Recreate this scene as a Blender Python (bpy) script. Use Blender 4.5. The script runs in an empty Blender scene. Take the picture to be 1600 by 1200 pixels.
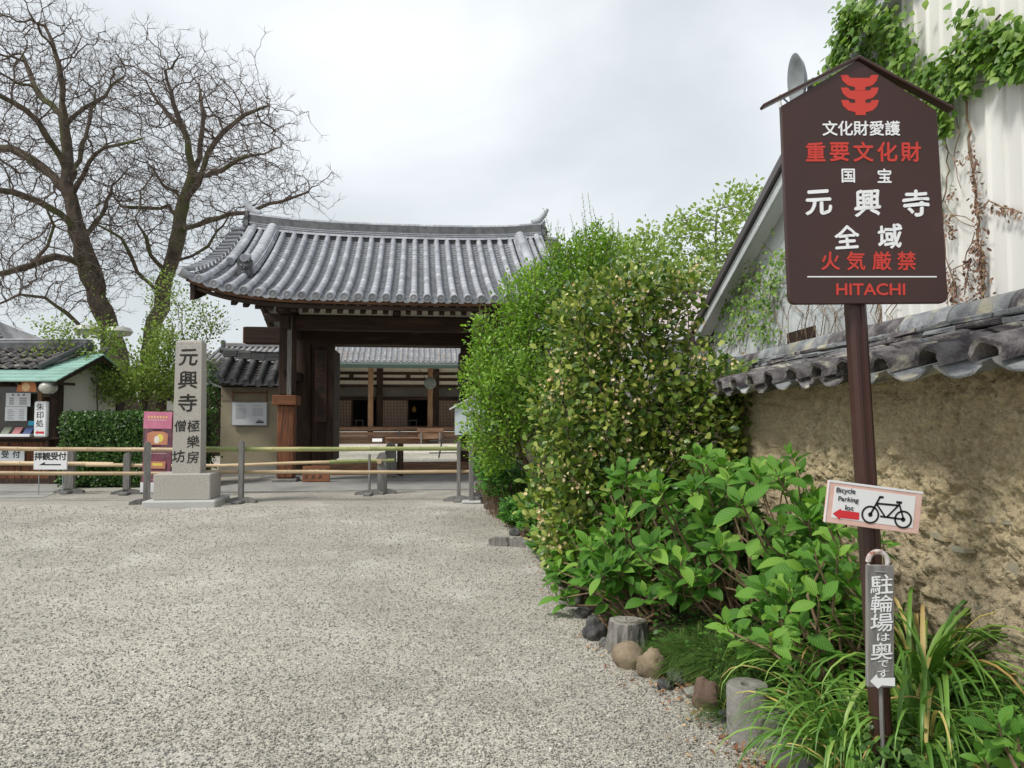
import bpy, math, random
import numpy as np
from mathutils import Vector, Matrix, kdtree, noise as mnoise
random.seed(7); RNG = np.random.default_rng(7)
PI = math.pi
R = math.radians
S = bpy.context.scene
COL = S.collection

# ------------------------------------------------------------------ camera
F, PITCH, CAMZ = 1120.0, math.atan(46/1120), 1.55
cam_d = bpy.data.cameras.new('camera'); cam = bpy.data.objects.new('camera', cam_d); COL.objects.link(cam)
cam_d.sensor_width = 36; cam_d.lens = 36*F/1600; cam_d.clip_end = 2000; cam_d.clip_start = .05
cam.location = (0, 0, CAMZ); cam.rotation_euler = (PI/2+PITCH, 0, 0)
S.camera = cam
# ------------------------------------------------------------------ light
SUN_EL, SUN_AZ = R(50), R(238)        # azimuth clockwise from +Y: behind and to the left of the viewer
W = bpy.data.worlds.new('World'); S.world = W; W.use_nodes = True
def build_world():
    nt = W.node_tree; N = nt.nodes; L = nt.links; N.clear()
    out = N.new('ShaderNodeOutputWorld'); bg = N.new('ShaderNodeBackground'); bg.inputs[1].default_value = .1
    sky = N.new('ShaderNodeTexSky'); sky.sky_type = 'NISHITA'; sky.sun_disc = False
    sky.sun_elevation = SUN_EL; sky.sun_rotation = SUN_AZ
    tc = N.new('ShaderNodeTexCoord'); mp = N.new('ShaderNodeMapping'); mp.inputs['Scale'].default_value = (1.0, 1.0, 1.7)
    mp.inputs['Location'].default_value = (.35, 1.3, .2)
    n1 = N.new('ShaderNodeTexNoise'); n1.inputs['Scale'].default_value = 1.3; n1.inputs['Detail'].default_value = 9; n1.inputs['Roughness'].default_value = .5
    n1.inputs['Distortion'].default_value = .3
    rp = N.new('ShaderNodeValToRGB'); cr = rp.color_ramp
    cr.elements[0].position = .34; cr.elements[0].color = (5.9, 6.3, 6.5, 1)
    cr.elements[1].position = .66; cr.elements[1].color = (9.4, 9.6, 9.8, 1)
    e = cr.elements.new(.45); e.color = (6.7, 7.1, 7.35, 1)
    e = cr.elements.new(.56); e.color = (7.9, 8.25, 8.5, 1)
    mx = N.new('ShaderNodeMix'); mx.data_type = 'RGBA'; mx.inputs[0].default_value = .9
    L.new(tc.outputs['Generated'], mp.inputs[0]); L.new(mp.outputs[0], n1.inputs['Vector']); L.new(n1.outputs['Fac'], rp.inputs[0])
    L.new(sky.outputs[0], mx.inputs[6]); L.new(rp.outputs[0], mx.inputs[7]); L.new(mx.outputs[2], bg.inputs[0]); L.new(bg.outputs[0], out.inputs[0])
build_world()
sd = bpy.data.lights.new('sun', 'SUN'); sd.energy = 2.5; sd.angle = R(12); sd.color = (1, .96, .9)
sun = bpy.data.objects.new('sun', sd); COL.objects.link(sun)
sv = Vector((math.sin(SUN_AZ)*math.cos(SUN_EL), math.cos(SUN_AZ)*math.cos(SUN_EL), math.sin(SUN_EL)))
sun.rotation_euler = sv.to_track_quat('Z', 'Y').to_euler(); sun.location = (-10, -10, 20)
S.view_settings.view_transform = 'Standard'; S.view_settings.look = 'None'
S.view_settings.exposure = .3; S.view_settings.gamma = 1; S.view_settings.use_curve_mapping = False
S.render.engine = 'CYCLES'
S.cycles.max_bounces = 6; S.cycles.transparent_max_bounces = 8; S.cycles.use_denoising = True; S.cycles.use_adaptive_sampling = False

# ------------------------------------------------------------------ helpers
def P(px, py, Y):
    """world point seen at a place of the 1600x1200 photograph, at distance Y"""
    x = (px-800)/F; yv = (600-py)/F
    d = (x, math.cos(PITCH)-yv*math.sin(PITCH), math.sin(PITCH)+yv*math.cos(PITCH))
    k = Y/d[1]
    return Vector((d[0]*k, Y, CAMZ+d[2]*k))
def G(px, py):
    x = (px-800)/F; yv = (600-py)/F
    d = (x, math.cos(PITCH)-yv*math.sin(PITCH), math.sin(PITCH)+yv*math.cos(PITCH))
    k = -CAMZ/d[2]
    return Vector((d[0]*k, d[1]*k, 0))

def tag(o, label=None, cat=None, group=None, kind=None):
    if label: o['label'] = label
    if cat: o['category'] = cat
    if group: o['group'] = group
    if kind: o['kind'] = kind
    return o
def empty(name, loc=(0,0,0), rz=0, label=None, cat=None, group=None):
    o = bpy.data.objects.new(name, None); COL.objects.link(o); o.location = loc; o.rotation_euler = (0,0,rz)
    o.empty_display_size = .1
    return tag(o, label, cat, group)
def link(name, me, parent=None, Mx=None, mat=None):
    o = bpy.data.objects.new(name, me); COL.objects.link(o)
    if parent is not None: o.parent = parent
    if Mx is not None: o.matrix_local = Mx
    return o
def mesh(name, V, Fc, mat=None, smooth=False, attr=None):
    me = bpy.data.meshes.new(name)
    if isinstance(V, np.ndarray) and isinstance(Fc, np.ndarray):
        n, m, k = len(V), len(Fc), Fc.shape[1]
        me.vertices.add(n); me.vertices.foreach_set('co', V.astype(np.float32).ravel())
        me.loops.add(m*k); me.loops.foreach_set('vertex_index', Fc.astype(np.int32).ravel())
        me.polygons.add(m); me.polygons.foreach_set('loop_start', (np.arange(m)*k).astype(np.int32))
        me.update(calc_edges=True)
    else:
        me.from_pydata([tuple(v) for v in V], [], [tuple(int(i) for i in f) for f in Fc]); me.update()
    if attr is not None:
        a = me.attributes.new('v', 'FLOAT', 'POINT'); a.data.foreach_set('value', np.asarray(attr, dtype=np.float32))
    if smooth: me.polygons.foreach_set('use_smooth', [True]*len(me.polygons))
    if mat: me.materials.append(mat)
    return me
class MB:
    def __init__(s): s.v = []; s.f = []
    def add(s, V, Fc):
        b = len(s.v); s.v += [tuple(v) for v in V]; s.f += [tuple(b+i for i in f) for f in Fc]; return s
    def box(s, x0, y0, z0, x1, y1, z1, Mx=None):
        V = [(x0,y0,z0),(x1,y0,z0),(x1,y1,z0),(x0,y1,z0),(x0,y0,z1),(x1,y0,z1),(x1,y1,z1),(x0,y1,z1)]
        if Mx is not None: V = [Mx @ Vector(v) for v in V]
        return s.add(V, [(0,3,2,1),(4,5,6,7),(0,1,5,4),(1,2,6,5),(2,3,7,6),(3,0,4,7)])
    def bbox(s, x0, y0, z0, x1, y1, z1, c=.01, Mx=None):
        """box with chamfered edges"""
        V = []; 
        import itertools
        xs, ys, zs = (x0,x1), (y0,y1), (z0,z1); idx = {}
        for ix in (0,1):
            for iy in (0,1):
                for iz in (0,1):
                    sx, sy, sz = (1-2*ix)*c, (1-2*iy)*c, (1-2*iz)*c
                    for k, p in enumerate(((xs[ix], ys[iy]+sy, zs[iz]+sz), (xs[ix]+sx, ys[iy], zs[iz]+sz), (xs[ix]+sx, ys[iy]+sy, zs[iz]))):
                        idx[(ix,iy,iz,k)] = len(V); V.append(p)
        q = lambda *a: tuple(idx[t] for t in a)
        Fc = []
        for ix in (0,1): Fc.append(q((ix,0,0,0),(ix,1,0,0),(ix,1,1,0),(ix,0,1,0)))
        for iy in (0,1): Fc.append(q((0,iy,0,1),(1,iy,0,1),(1,iy,1,1),(0,iy,1,1)))
        for iz in (0,1): Fc.append(q((0,0,iz,2),(1,0,iz,2),(1,1,iz,2),(0,1,iz,2)))
        for a in (0,1):
            for b in (0,1):
                Fc.append(q((a,b,0,0),(a,b,1,0),(a,b,1,1),(a,b,0,1)))
                Fc.append(q((a,0,b,0),(a,1,b,0),(a,1,b,2),(a,0,b,2)))
                Fc.append(q((0,a,b,1),(1,a,b,1),(1,a,b,2),(0,a,b,2)))
                for d in (0,1): Fc.append(q((a,b,d,0),(a,b,d,1),(a,b,d,2)))
        # orient outward
        c0 = Vector(((x0+x1)/2, (y0+y1)/2, (z0+z1)/2)); F2 = []
        for f in Fc:
            p = [Vector(V[i]) for i in f]; n = (p[1]-p[0]).cross(p[2]-p[0]); m = sum(p, Vector())/len(p)
            F2.append(f if n.dot(m-c0) > 0 else tuple(reversed(f)))
        if Mx is not None: V = [Mx @ Vector(v) for v in V]
        return s.add(V, F2)
    def tube(s, pts, rad, n=8, caps=True):
        pts = [Vector(p) for p in pts]; m = len(pts)
        if not hasattr(rad, '__len__'): rad = [rad]*m
        ref = Vector((0,0,1)) if abs((pts[-1]-pts[0]).normalized().z) < .9 else Vector((1,0,0))
        V = []
        for i, p in enumerate(pts):
            d = (pts[min(i+1,m-1)]-pts[max(i-1,0)]).normalized()
            a = d.cross(ref)
            if a.length < 1e-4: a = d.orthogonal()
            a.normalize(); b = d.cross(a).normalized()
            for k in range(n):
                t = 2*PI*k/n; V.append(p+(a*math.cos(t)+b*math.sin(t))*rad[i])
        Fc = [(i*n+k, (i+1)*n+k, (i+1)*n+(k+1)%n, i*n+(k+1)%n) for i in range(m-1) for k in range(n)]
        if caps: Fc += [tuple(range(n)), tuple(reversed(range((m-1)*n, m*n)))]
        return s.add(V, Fc)
    def lathe(s, prof, n=16, c=(0,0,0), Mx=None):
        V = []; m = len(prof)
        for r, z in prof:
            for k in range(n): V.append(Vector((c[0]+r*math.cos(2*PI*k/n), c[1]+r*math.sin(2*PI*k/n), c[2]+z)))
        if Mx is not None: V = [Mx @ v for v in V]
        Fc = [(i*n+k, i*n+(k+1)%n, (i+1)*n+(k+1)%n, (i+1)*n+k) for i in range(m-1) for k in range(n)]
        Fc += [tuple(reversed(range(n))), tuple(range((m-1)*n, m*n))]
        return s.add(V, Fc)
    def prism(s, out, y0, y1, Mx=None):
        """outline in x,z extruded along y (y0 front)"""
        n = len(out); V = [Vector((x, y0, z)) for x, z in out]+[Vector((x, y1, z)) for x, z in out]
        if Mx is not None: V = [Mx @ v for v in V]
        Fc = [tuple(range(n)), tuple(reversed(range(n, 2*n)))]+[(i, n+i, n+(i+1)%n, (i+1)%n) for i in range(n)]
        return s.add(V, Fc)
    def build(s, name, mat, parent=None, smooth=False, Mx=None):
        me = mesh(name, s.v, s.f, mat, smooth)
        if smooth: me.set_sharp_from_angle(angle=R(40))
        return link(name, me, parent, Mx)
def frame(o, x, y, z=None):
    x = Vector(x).normalized(); y = Vector(y).normalized()
    z = x.cross(y).normalized(); x = y.cross(z).normalized()
    M = Matrix.Identity(4)
    for i in range(3): M[i][0] = x[i]; M[i][1] = y[i]; M[i][2] = z[i]; M[i][3] = o[i]
    return M
def T(x, y, z, rx=0, ry=0, rz=0, s=1):
    return Matrix.Translation((x, y, z)) @ Matrix.Rotation(rz, 4, 'Z') @ Matrix.Rotation(ry, 4, 'Y') @ Matrix.Rotation(rx, 4, 'X') @ Matrix.Scale(s, 4)

# ------------------------------------------------------------------ materials
def M(name, c1, c2=None, scale=4, rough=.8, bump=0, bscale=None, rand=0, metal=0, spec=.3, stretch=(1,1,1), c3=None, s3=1.2, t3=(.55,.7), contrast=(.35,.65), huerand=0):
    m = bpy.data.materials.new(name); m.use_nodes = True; nt = m.node_tree; N = nt.nodes; L = nt.links
    b = N['Principled BSDF']; b.inputs['Roughness'].default_value = rough; b.inputs['Metallic'].default_value = metal
    b.inputs['Specular IOR Level'].default_value = spec
    c2 = c2 or tuple(x*.8 for x in c1)
    tc = N.new('ShaderNodeTexCoord'); mp = N.new('ShaderNodeMapping'); mp.inputs['Scale'].default_value = stretch
    oi = N.new('ShaderNodeObjectInfo')
    ad = N.new('ShaderNodeVectorMath'); ad.operation = 'ADD'
    sc = N.new('ShaderNodeVectorMath'); sc.operation = 'SCALE'; sc.inputs[0].default_value = (7.3, 5.1, 9.7)
    L.new(oi.outputs['Random'], sc.inputs['Scale']); L.new(tc.outputs['Object'], ad.inputs[0]); L.new(sc.outputs[0], ad.inputs[1]); L.new(ad.outputs[0], mp.inputs[0])
    n = N.new('ShaderNodeTexNoise'); n.inputs['Scale'].default_value = scale; n.inputs['Detail'].default_value = 7; n.inputs['Roughness'].default_value = .62
    L.new(mp.outputs[0], n.inputs['Vector'])
    r = N.new('ShaderNodeValToRGB'); r.color_ramp.elements[0].position = contrast[0]; r.color_ramp.elements[1].position = contrast[1]
    r.color_ramp.elements[0].color = (*c2, 1); r.color_ramp.elements[1].color = (*c1, 1)
    L.new(n.outputs['Fac'], r.inputs[0]); col = r.outputs[0]
    if c3:
        n3 = N.new('ShaderNodeTexNoise'); n3.inputs['Scale'].default_value = s3; n3.inputs['Detail'].default_value = 5
        L.new(mp.outputs[0], n3.inputs['Vector'])
        mr = N.new('ShaderNodeMapRange'); mr.inputs['From Min'].default_value = t3[0]; mr.inputs['From Max'].default_value = t3[1]
        L.new(n3.outputs['Fac'], mr.inputs['Value'])
        mx = N.new('ShaderNodeMix'); mx.data_type = 'RGBA'; L.new(mr.outputs[0], mx.inputs[0]); L.new(col, mx.inputs[6]); mx.inputs[7].default_value = (*c3, 1)
        col = mx.outputs[2]
    if rand:
        hv = N.new('ShaderNodeHueSaturation'); mr = N.new('ShaderNodeMapRange')
        mr.inputs['To Min'].default_value = 1-rand; mr.inputs['To Max'].default_value = 1+rand
        L.new(oi.outputs['Random'], mr.inputs['Value']); L.new(mr.outputs[0], hv.inputs['Value'])
        L.new(col, hv.inputs['Color']); col = hv.outputs[0]
    L.new(col, b.inputs['Base Color'])
    if bump:
        nb = N.new('ShaderNodeTexNoise'); nb.inputs['Scale'].default_value = bscale or scale*4; nb.inputs['Detail'].default_value = 6; nb.inputs['Roughness'].default_value = .65
        L.new(mp.outputs[0], nb.inputs['Vector'])
        bp = N.new('ShaderNodeBump'); bp.inputs['Strength'].default_value = bump; bp.inputs['Distance'].default_value = .02
        L.new(nb.outputs['Fac'], bp.inputs['Height']); L.new(bp.outputs[0], b.inputs['Normal'])
    return m
def leafmat(name, c1, c2, c3=None, rough=.45, trans=.3, vein=False, spec=.4):
    """colour runs c1..c2(..c3) with the leaf's own tint: point attribute v plus the object's random"""
    m = bpy.data.materials.new(name); m.use_nodes = True; nt = m.node_tree; N = nt.nodes; L = nt.links
    b = N['Principled BSDF']; b.inputs['Roughness'].default_value = rough; b.inputs['Specular IOR Level'].default_value = spec
    at = N.new('ShaderNodeAttribute'); at.attribute_name = 'v'; oi = N.new('ShaderNodeObjectInfo')
    ad = N.new('ShaderNodeMath'); ad.operation = 'ADD'; L.new(at.outputs['Fac'], ad.inputs[0]); L.new(oi.outputs['Random'], ad.inputs[1])
    fr = N.new('ShaderNodeMath'); fr.operation = 'FRACT'; L.new(ad.outputs[0], fr.inputs[0])
    r = N.new('ShaderNodeValToRGB'); r.color_ramp.elements[0].color = (*c1, 1); r.color_ramp.elements[1].color = (*(c3 or c2), 1)
    if c3: e = r.color_ramp.elements.new(.6); e.color = (*c2, 1)
    L.new(fr.outputs[0], r.inputs[0]); col = r.outputs[0]
    if vein:
        tc = N.new('ShaderNodeTexCoord'); sp = N.new('ShaderNodeSeparateXYZ'); L.new(tc.outputs['Object'], sp.inputs[0])
        ab = N.new('ShaderNodeMath'); ab.operation = 'ABSOLUTE'; L.new(sp.outputs['X'], ab.inputs[0])
        # side veins: y - 0.9|x| repeated
        ml = N.new('ShaderNodeMath'); ml.operation = 'MULTIPLY_ADD'; ml.inputs[1].default_value = -.9; L.new(ab.outputs[0], ml.inputs[0]); L.new(sp.outputs['Y'], ml.inputs[2])
        sn = N.new('ShaderNodeMath'); sn.operation = 'SINE'; k = N.new('ShaderNodeMath'); k.operation = 'MULTIPLY'; k.inputs[1].default_value = 62
        L.new(ml.outputs[0], k.inputs[0]); L.new(k.outputs[0], sn.inputs[0])
        pw = N.new('ShaderNodeMath'); pw.operation = 'GREATER_THAN'; pw.inputs[1].default_value = .93; L.new(sn.outputs[0], pw.inputs[0])
        mid = N.new('ShaderNodeMath'); mid.operation = 'LESS_THAN'; mid.inputs[1].default_value = .011; L.new(ab.outputs[0], mid.inputs[0])
        mxm = N.new('ShaderNodeMath'); mxm.operation = 'MAXIMUM'; L.new(pw.outputs[0], mxm.inputs[0]); L.new(mid.outputs[0], mxm.inputs[1])
        sc = N.new('ShaderNodeMath'); sc.operation = 'MULTIPLY'; sc.inputs[1].default_value = .16; L.new(mxm.outputs[0], sc.inputs[0])
        mx = N.new('ShaderNodeMix'); mx.data_type = 'RGBA'; L.new(sc.outputs[0], mx.inputs[0]); L.new(col, mx.inputs[6]); mx.inputs[7].default_value = (.25, .42, .12, 1)
        col = mx.outputs[2]
        bp = N.new('ShaderNodeBump'); bp.inputs['Strength'].default_value = .35; bp.inputs['Distance'].default_value = .004; bp.invert = True
        L.new(sn.outputs[0], bp.inputs['Height']); L.new(bp.outputs[0], b.inputs['Normal'])
    L.new(col, b.inputs['Base Color'])
    tr = N.new('ShaderNodeBsdfTranslucent'); hs = N.new('ShaderNodeHueSaturation'); hs.inputs['Value'].default_value = 1.5; hs.inputs['Saturation'].default_value = 1.1
    L.new(col, hs.inputs['Color']); L.new(hs.outputs[0], tr.inputs[0])
    ms = N.new('ShaderNodeMixShader'); ms.inputs[0].default_value = trans
    L.new(b.outputs[0], ms.inputs[1]); L.new(tr.outputs[0], ms.inputs[2]); L.new(ms.outputs[0], N['Material Output'].inputs[0])
    return m
def flat(name, c, rough=.6, spec=.3):
    m = bpy.data.materials.new(name); m.use_nodes = True; b = m.node_tree.nodes['Principled BSDF']
    b.inputs['Base Color'].default_value = (*c, 1); b.inputs['Roughness'].default_value = rough; b.inputs['Specular IOR Level'].default_value = spec
    return m
def gravelmat(name, scale=135, tint=(1,1,1), bright=1.0, dust=True, useobj=False):
    m = bpy.data.materials.new(name); m.use_nodes = True; nt = m.node_tree; N = nt.nodes; L = nt.links
    b = N['Principled BSDF']; b.inputs['Roughness'].default_value = .85; b.inputs['Specular IOR Level'].default_value = .25
    tc = N.new('ShaderNodeTexCoord')
    vo = N.new('ShaderNodeTexVoronoi'); vo.inputs['Scale'].default_value = scale; L.new(tc.outputs['Object'], vo.inputs['Vector'])
    sp = N.new('ShaderNodeSeparateColor'); L.new(vo.outputs['Color'], sp.inputs[0])
    r = N.new('ShaderNodeValToRGB'); r.color_ramp.interpolation = 'LINEAR'
    cols = [(0,(.155,.156,.16)),(.2,(.235,.23,.218)),(.42,(.30,.285,.25)),(.6,(.37,.34,.28)),(.72,(.345,.26,.175)),(.80,(.42,.40,.355)),(1,(.64,.61,.55))]
    for i, (p, c) in enumerate(cols):
        e = r.color_ramp.elements[0] if i == 0 else (r.color_ramp.elements[1] if i == len(cols)-1 else r.color_ramp.elements.new(p))
        e.position = p; e.color = (*[c[k]*tint[k]*bright for k in range(3)], 1)
    L.new(sp.outputs[0], r.inputs[0])
    n = N.new('ShaderNodeTexNoise'); n.inputs['Scale'].default_value = .55; n.inputs['Detail'].default_value = 6; n.inputs['Roughness'].default_value = .7; L.new(tc.outputs['Object'], n.inputs['Vector'])
    mr = N.new('ShaderNodeMapRange'); mr.inputs['From Min'].default_value = .3; mr.inputs['From Max'].default_value = .7; mr.inputs['To Min'].default_value = .74; mr.inputs['To Max'].default_value = 1.24
    L.new(n.outputs['Fac'], mr.inputs['Value'])
    hs = N.new('ShaderNodeHueSaturation'); L.new(r.outputs[0], hs.inputs['Color']); L.new(mr.outputs[0], hs.inputs['Value'])
    col = hs.outputs[0]
    if dust:
        n2 = N.new('ShaderNodeTexNoise'); n2.inputs['Scale'].default_value = 1.1; n2.inputs['Detail'].default_value = 9; n2.inputs['Roughness'].default_value = .72; n2.inputs['Distortion'].default_value = .4
        L.new(tc.outputs['Object'], n2.inputs['Vector'])
        m2 = N.new('ShaderNodeMapRange'); m2.inputs['From Min'].default_value = .55; m2.inputs['From Max'].default_value = .70; m2.inputs['To Max'].default_value = .7; L.new(n2.outputs['Fac'], m2.inputs['Value'])
        mx = N.new('ShaderNodeMix'); mx.data_type = 'RGBA'; L.new(m2.outputs[0], mx.inputs[0]); L.new(col, mx.inputs[6]); mx.inputs[7].default_value = (.52, .5, .47, 1); col = mx.outputs[2]
    L.new(col, b.inputs['Base Color'])
    bp = N.new('ShaderNodeBump'); bp.inputs['Strength'].default_value = .5; bp.inputs['Distance'].default_value = .005; bp.invert = True
    L.new(vo.outputs['Distance'], bp.inputs['Height']); L.new(bp.outputs[0], b.inputs['Normal'])
    return m
m_gravel = gravelmat('gravel', tint=(1.03,1.0,.93), bright=.88)
m_court = gravelmat('courtyard gravel', 70, (1.05,1.0,.88), 1.6, False)
m_pebble = leafmat('pebble', (.18,.178,.172), (.32,.29,.245), (.56,.53,.46), rough=.7, trans=0.0)
m_conc = M('concrete', (.34,.335,.31), (.27,.265,.25), 3, .85, .15, 60, c3=(.22,.215,.2), s3=.8)
m_soil = M('soil', (.075,.055,.035), (.04,.03,.02), 14, .95, .9, 40, c3=(.13,.09,.05), s3=9)
m_wood = M('dark old wood', (.052,.030,.020), (.026,.016,.012), 3, .75, .4, 30, stretch=(6,6,.6), rand=.25, c3=(.085,.05,.033), s3=1.1)
m_woodx = M('dark old beam', (.052,.030,.020), (.026,.016,.012), 3, .75, .4, 30, stretch=(.6,6,6), rand=.2, c3=(.085,.05,.033), s3=1.1)
m_newwood = M('repaired reddish wood', (.27,.105,.048), (.085,.035,.02), 3.5, .7, .4, 25, stretch=(9,9,.7), c3=(.04,.02,.014), s3=2, t3=(.5,.72))
m_newwoodx = M('reddish wood lying grain', (.29,.12,.055), (.14,.055,.028), 3, .7, .35, 25, stretch=(.7,9,9), rand=.15)
m_palewood = M('weathered pale wood', (.36,.225,.13), (.17,.095,.055), 3, .75, .3, 22, stretch=(9,9,.8), rand=.15, c3=(.24,.1,.05), s3=1)
m_palewoodx = M('weathered pale boards', (.33,.2,.125), (.16,.09,.055), 3, .75, .3, 22, stretch=(.7,9,9), rand=.2, c3=(.25,.11,.06), s3=1)
m_greywood = M('weathered grey wood', (.26,.25,.235), (.15,.143,.135), 5, .85, .3, 40, stretch=(7,7,.9), rand=.12)
m_plaster = M('ochre plaster', (.43,.375,.265), (.36,.31,.215), 2.2, .9, .25, 14, c3=(.31,.27,.185), s3=1.0, t3=(.5,.75))
m_white = M('white plaster', (.68,.67,.62), (.6,.59,.55), 1.5, .9, .1, 30, c3=(.5,.49,.45), s3=.7, t3=(.55,.8))
m_cream = M('cream plaster', (.75,.72,.62), (.68,.65,.56), 3, .9)
m_tile = M('fired grey roof tile', (.40,.41,.44), (.27,.28,.305), 5, .5, .25, 50, rand=.22, spec=.45, c3=(.47,.47,.475), s3=3.2, t3=(.55,.75))
m_tiled = M('dark roof tile', (.125,.127,.132), (.065,.066,.07), 6, .55, .25, 50, rand=.3, spec=.45, c3=(.13,.13,.12), s3=4)
m_tilehall = M('old mottled roof tile', (.34,.34,.345), (.17,.17,.175), 2.2, .7, .2, 20, c3=(.24,.2,.17), s3=1.6, t3=(.5,.7))
m_tilepan = M('pan tile', (.33,.34,.36), (.19,.195,.21), 7, .55, .2, 50, spec=.45)
m_oldtile = M('lichened old tile', (.22,.205,.205), (.065,.055,.06), 11, .82, 1, 60, rand=.35, spec=.25, c3=(.46,.44,.36), s3=7.5, t3=(.56,.68), contrast=(.38,.6))
m_oldtileb = M('bluish ridge tile', (.30,.315,.32), (.14,.145,.155), 8, .68, .7, 55, rand=.28, spec=.3, c3=(.42,.39,.29), s3=6, t3=(.55,.68), contrast=(.38,.62))
m_granite = M('granite', (.50,.475,.43), (.29,.27,.245), 95, .8, .2, 120, c3=(.40,.375,.33), s3=2.2, t3=(.45,.75), contrast=(.4,.58))
m_granite2 = M('pale granite slab', (.5,.5,.48), (.4,.4,.385), 60, .8, .15, 120)
m_ink = flat('carved shadowed ink', (.035,.033,.03), .9)
m_bamboo = M('dry bamboo', (.58,.45,.29), (.46,.34,.20), 2.5, .5, .05, 30, stretch=(.5,6,6), rand=.12, spec=.4, c3=(.33,.24,.13), s3=1.3)
m_bamboog = M('green bamboo', (.27,.29,.11), (.20,.235,.085), 2.2, .45, .05, 30, stretch=(.5,4,4), rand=.1, spec=.4, c3=(.5,.4,.2), s3=1.1, t3=(.5,.62))
m_bnode = flat('bamboo node', (.42,.36,.22))
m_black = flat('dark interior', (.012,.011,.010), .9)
m_copper = M('green copper', (.31,.5,.43), (.25,.42,.36), 6, .6, .1, 40, rand=.08, c3=(.2,.3,.26), s3=2)
m_copperd = flat('dull copper gutter', (.09,.14,.12), .6)
m_whiteboard = M('white painted board', (.78,.79,.8), (.73,.74,.75), 2, .55)
m_paleboard = M('pale blue-white board', (.58,.64,.68), (.54,.6,.64), 1.5, .5)
m_paper = flat('paper', (.74,.75,.78), .7)
m_print = flat('grey print', (.25,.25,.27), .8)
m_text = flat('black paint', (.02,.02,.02), .6)
m_red = flat('red paint', (.62,.035,.045), .5)
m_signred = flat('sign red', (.56,.055,.04), .45)
m_signwhite = flat('sign white', (.82,.83,.84), .5)
m_brown = M('brown enamel', (.052,.021,.016), (.043,.018,.0145), 1.6, .36, .03, 12, spec=.45, c3=(.075,.04,.042), s3=3.2, t3=(.58,.8))
m_bark = M('bark', (.15,.115,.085), (.05,.038,.03), 6, .9, .9, 14, stretch=(1,1,.35), c3=(.09,.105,.03), s3=1.0, t3=(.5,.68))
m_twig = flat('twigs', (.12,.092,.078), .9)
m_stem = M('shrub stem', (.26,.18,.11), (.12,.08,.05), 20, .8)
m_stone1 = M('dark edging stone', (.15,.145,.14), (.055,.055,.056), 14, .85, 1, 40, rand=.35, c3=(.26,.25,.23), s3=6)
m_stonetan = M('tan river stone', (.30,.235,.155), (.17,.13,.09), 9, .75, .4, 40, c3=(.3,.27,.22), s3=3)
m_stonered = M('reddish stone', (.19,.12,.09), (.1,.065,.05), 8, .85, .5, 30)
m_cblock = M('weathered concrete', (.27,.26,.235), (.16,.155,.14), 7, .9, .6, 45, c3=(.12,.125,.1), s3=4)
m_stump = M('silvered stump wood', (.27,.255,.235), (.11,.1,.09), 6, .9, .6, 30, stretch=(5,5,.6))
m_stucco = M('rough pale stucco', (.66,.69,.69), (.53,.56,.57), 9, .95, .9, 55, c3=(.42,.44,.44), s3=.9, t3=(.52,.75))
m_clad = M('white ribbed cladding', (.74,.735,.70), (.66,.65,.615), 1.0, .5, .04, 20, stretch=(1,1,.25), c3=(.47,.5,.5), s3=1.4, t3=(.6,.8))
m_fascia = M('dark brown sheet metal', (.07,.052,.05), (.05,.04,.04), 3, .4, .05, 20, spec=.5)
m_pinkroof = M('faded pink sheet roof', (.50,.42,.41), (.44,.37,.36), 2, .5, .05, 20)
m_metal = M('galvanised grey', (.33,.36,.37), (.27,.29,.3), 8, .45, .05, 30, metal=.2)
m_globe = M('dull white glass globe', (.5,.5,.44), (.4,.4,.36), 3, .25, spec=.6)
# leaves
m_hyd = leafmat('hydrangea leaf', (.05,.14,.02), (.11,.27,.035), (.24,.42,.07), rough=.5, trans=.3, vein=True, spec=.25)
m_hydsmall = leafmat('broad leaf', (.04,.12,.02), (.09,.24,.04), (.17,.36,.06), trans=.25)
m_figo = leafmat('glossy olive leaf', (.04,.10,.018), (.16,.245,.035), (.40,.43,.10), rough=.38, trans=.22)
m_box = leafmat('bright small leaf', (.08,.18,.02), (.20,.36,.04), (.34,.50,.08), rough=.45, trans=.35)
m_hedge = leafmat('dark hedge leaf', (.02,.055,.012), (.055,.125,.022), (.12,.22,.045), rough=.4, trans=.2)
m_maple = leafmat('spring maple leaf', (.13,.20,.04), (.22,.31,.07), (.33,.42,.13), rough=.5, trans=.45)
m_ginkgo = leafmat('spring ginkgo leaf', (.15,.24,.04), (.27,.37,.09), (.38,.48,.16), rough=.5, trans=.45)
m_ivy = leafmat('ivy leaf', (.07,.16,.025), (.16,.28,.045), (.28,.40,.09), rough=.45, trans=.3)
m_dead = leafmat('dry leaf', (.20,.09,.05), (.34,.19,.10), (.52,.38,.22), rough=.8, trans=.15)
m_strap = leafmat('strap leaf', (.08,.19,.03), (.16,.31,.055), (.30,.43,.10), rough=.4, trans=.25)
m_strapy = leafmat('yellowing strap leaf', (.6,.5,.16), (.62,.48,.2), (.45,.28,.1), rough=.55, trans=.25)
m_grass = leafmat('dark grass', (.04,.09,.02), (.09,.17,.035), (.17,.25,.06), rough=.5, trans=.2)
m_flower = leafmat('cream blossom', (.78,.64,.34), (.80,.68,.42), (.50,.32,.14), rough=.6, trans=.25)

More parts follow.
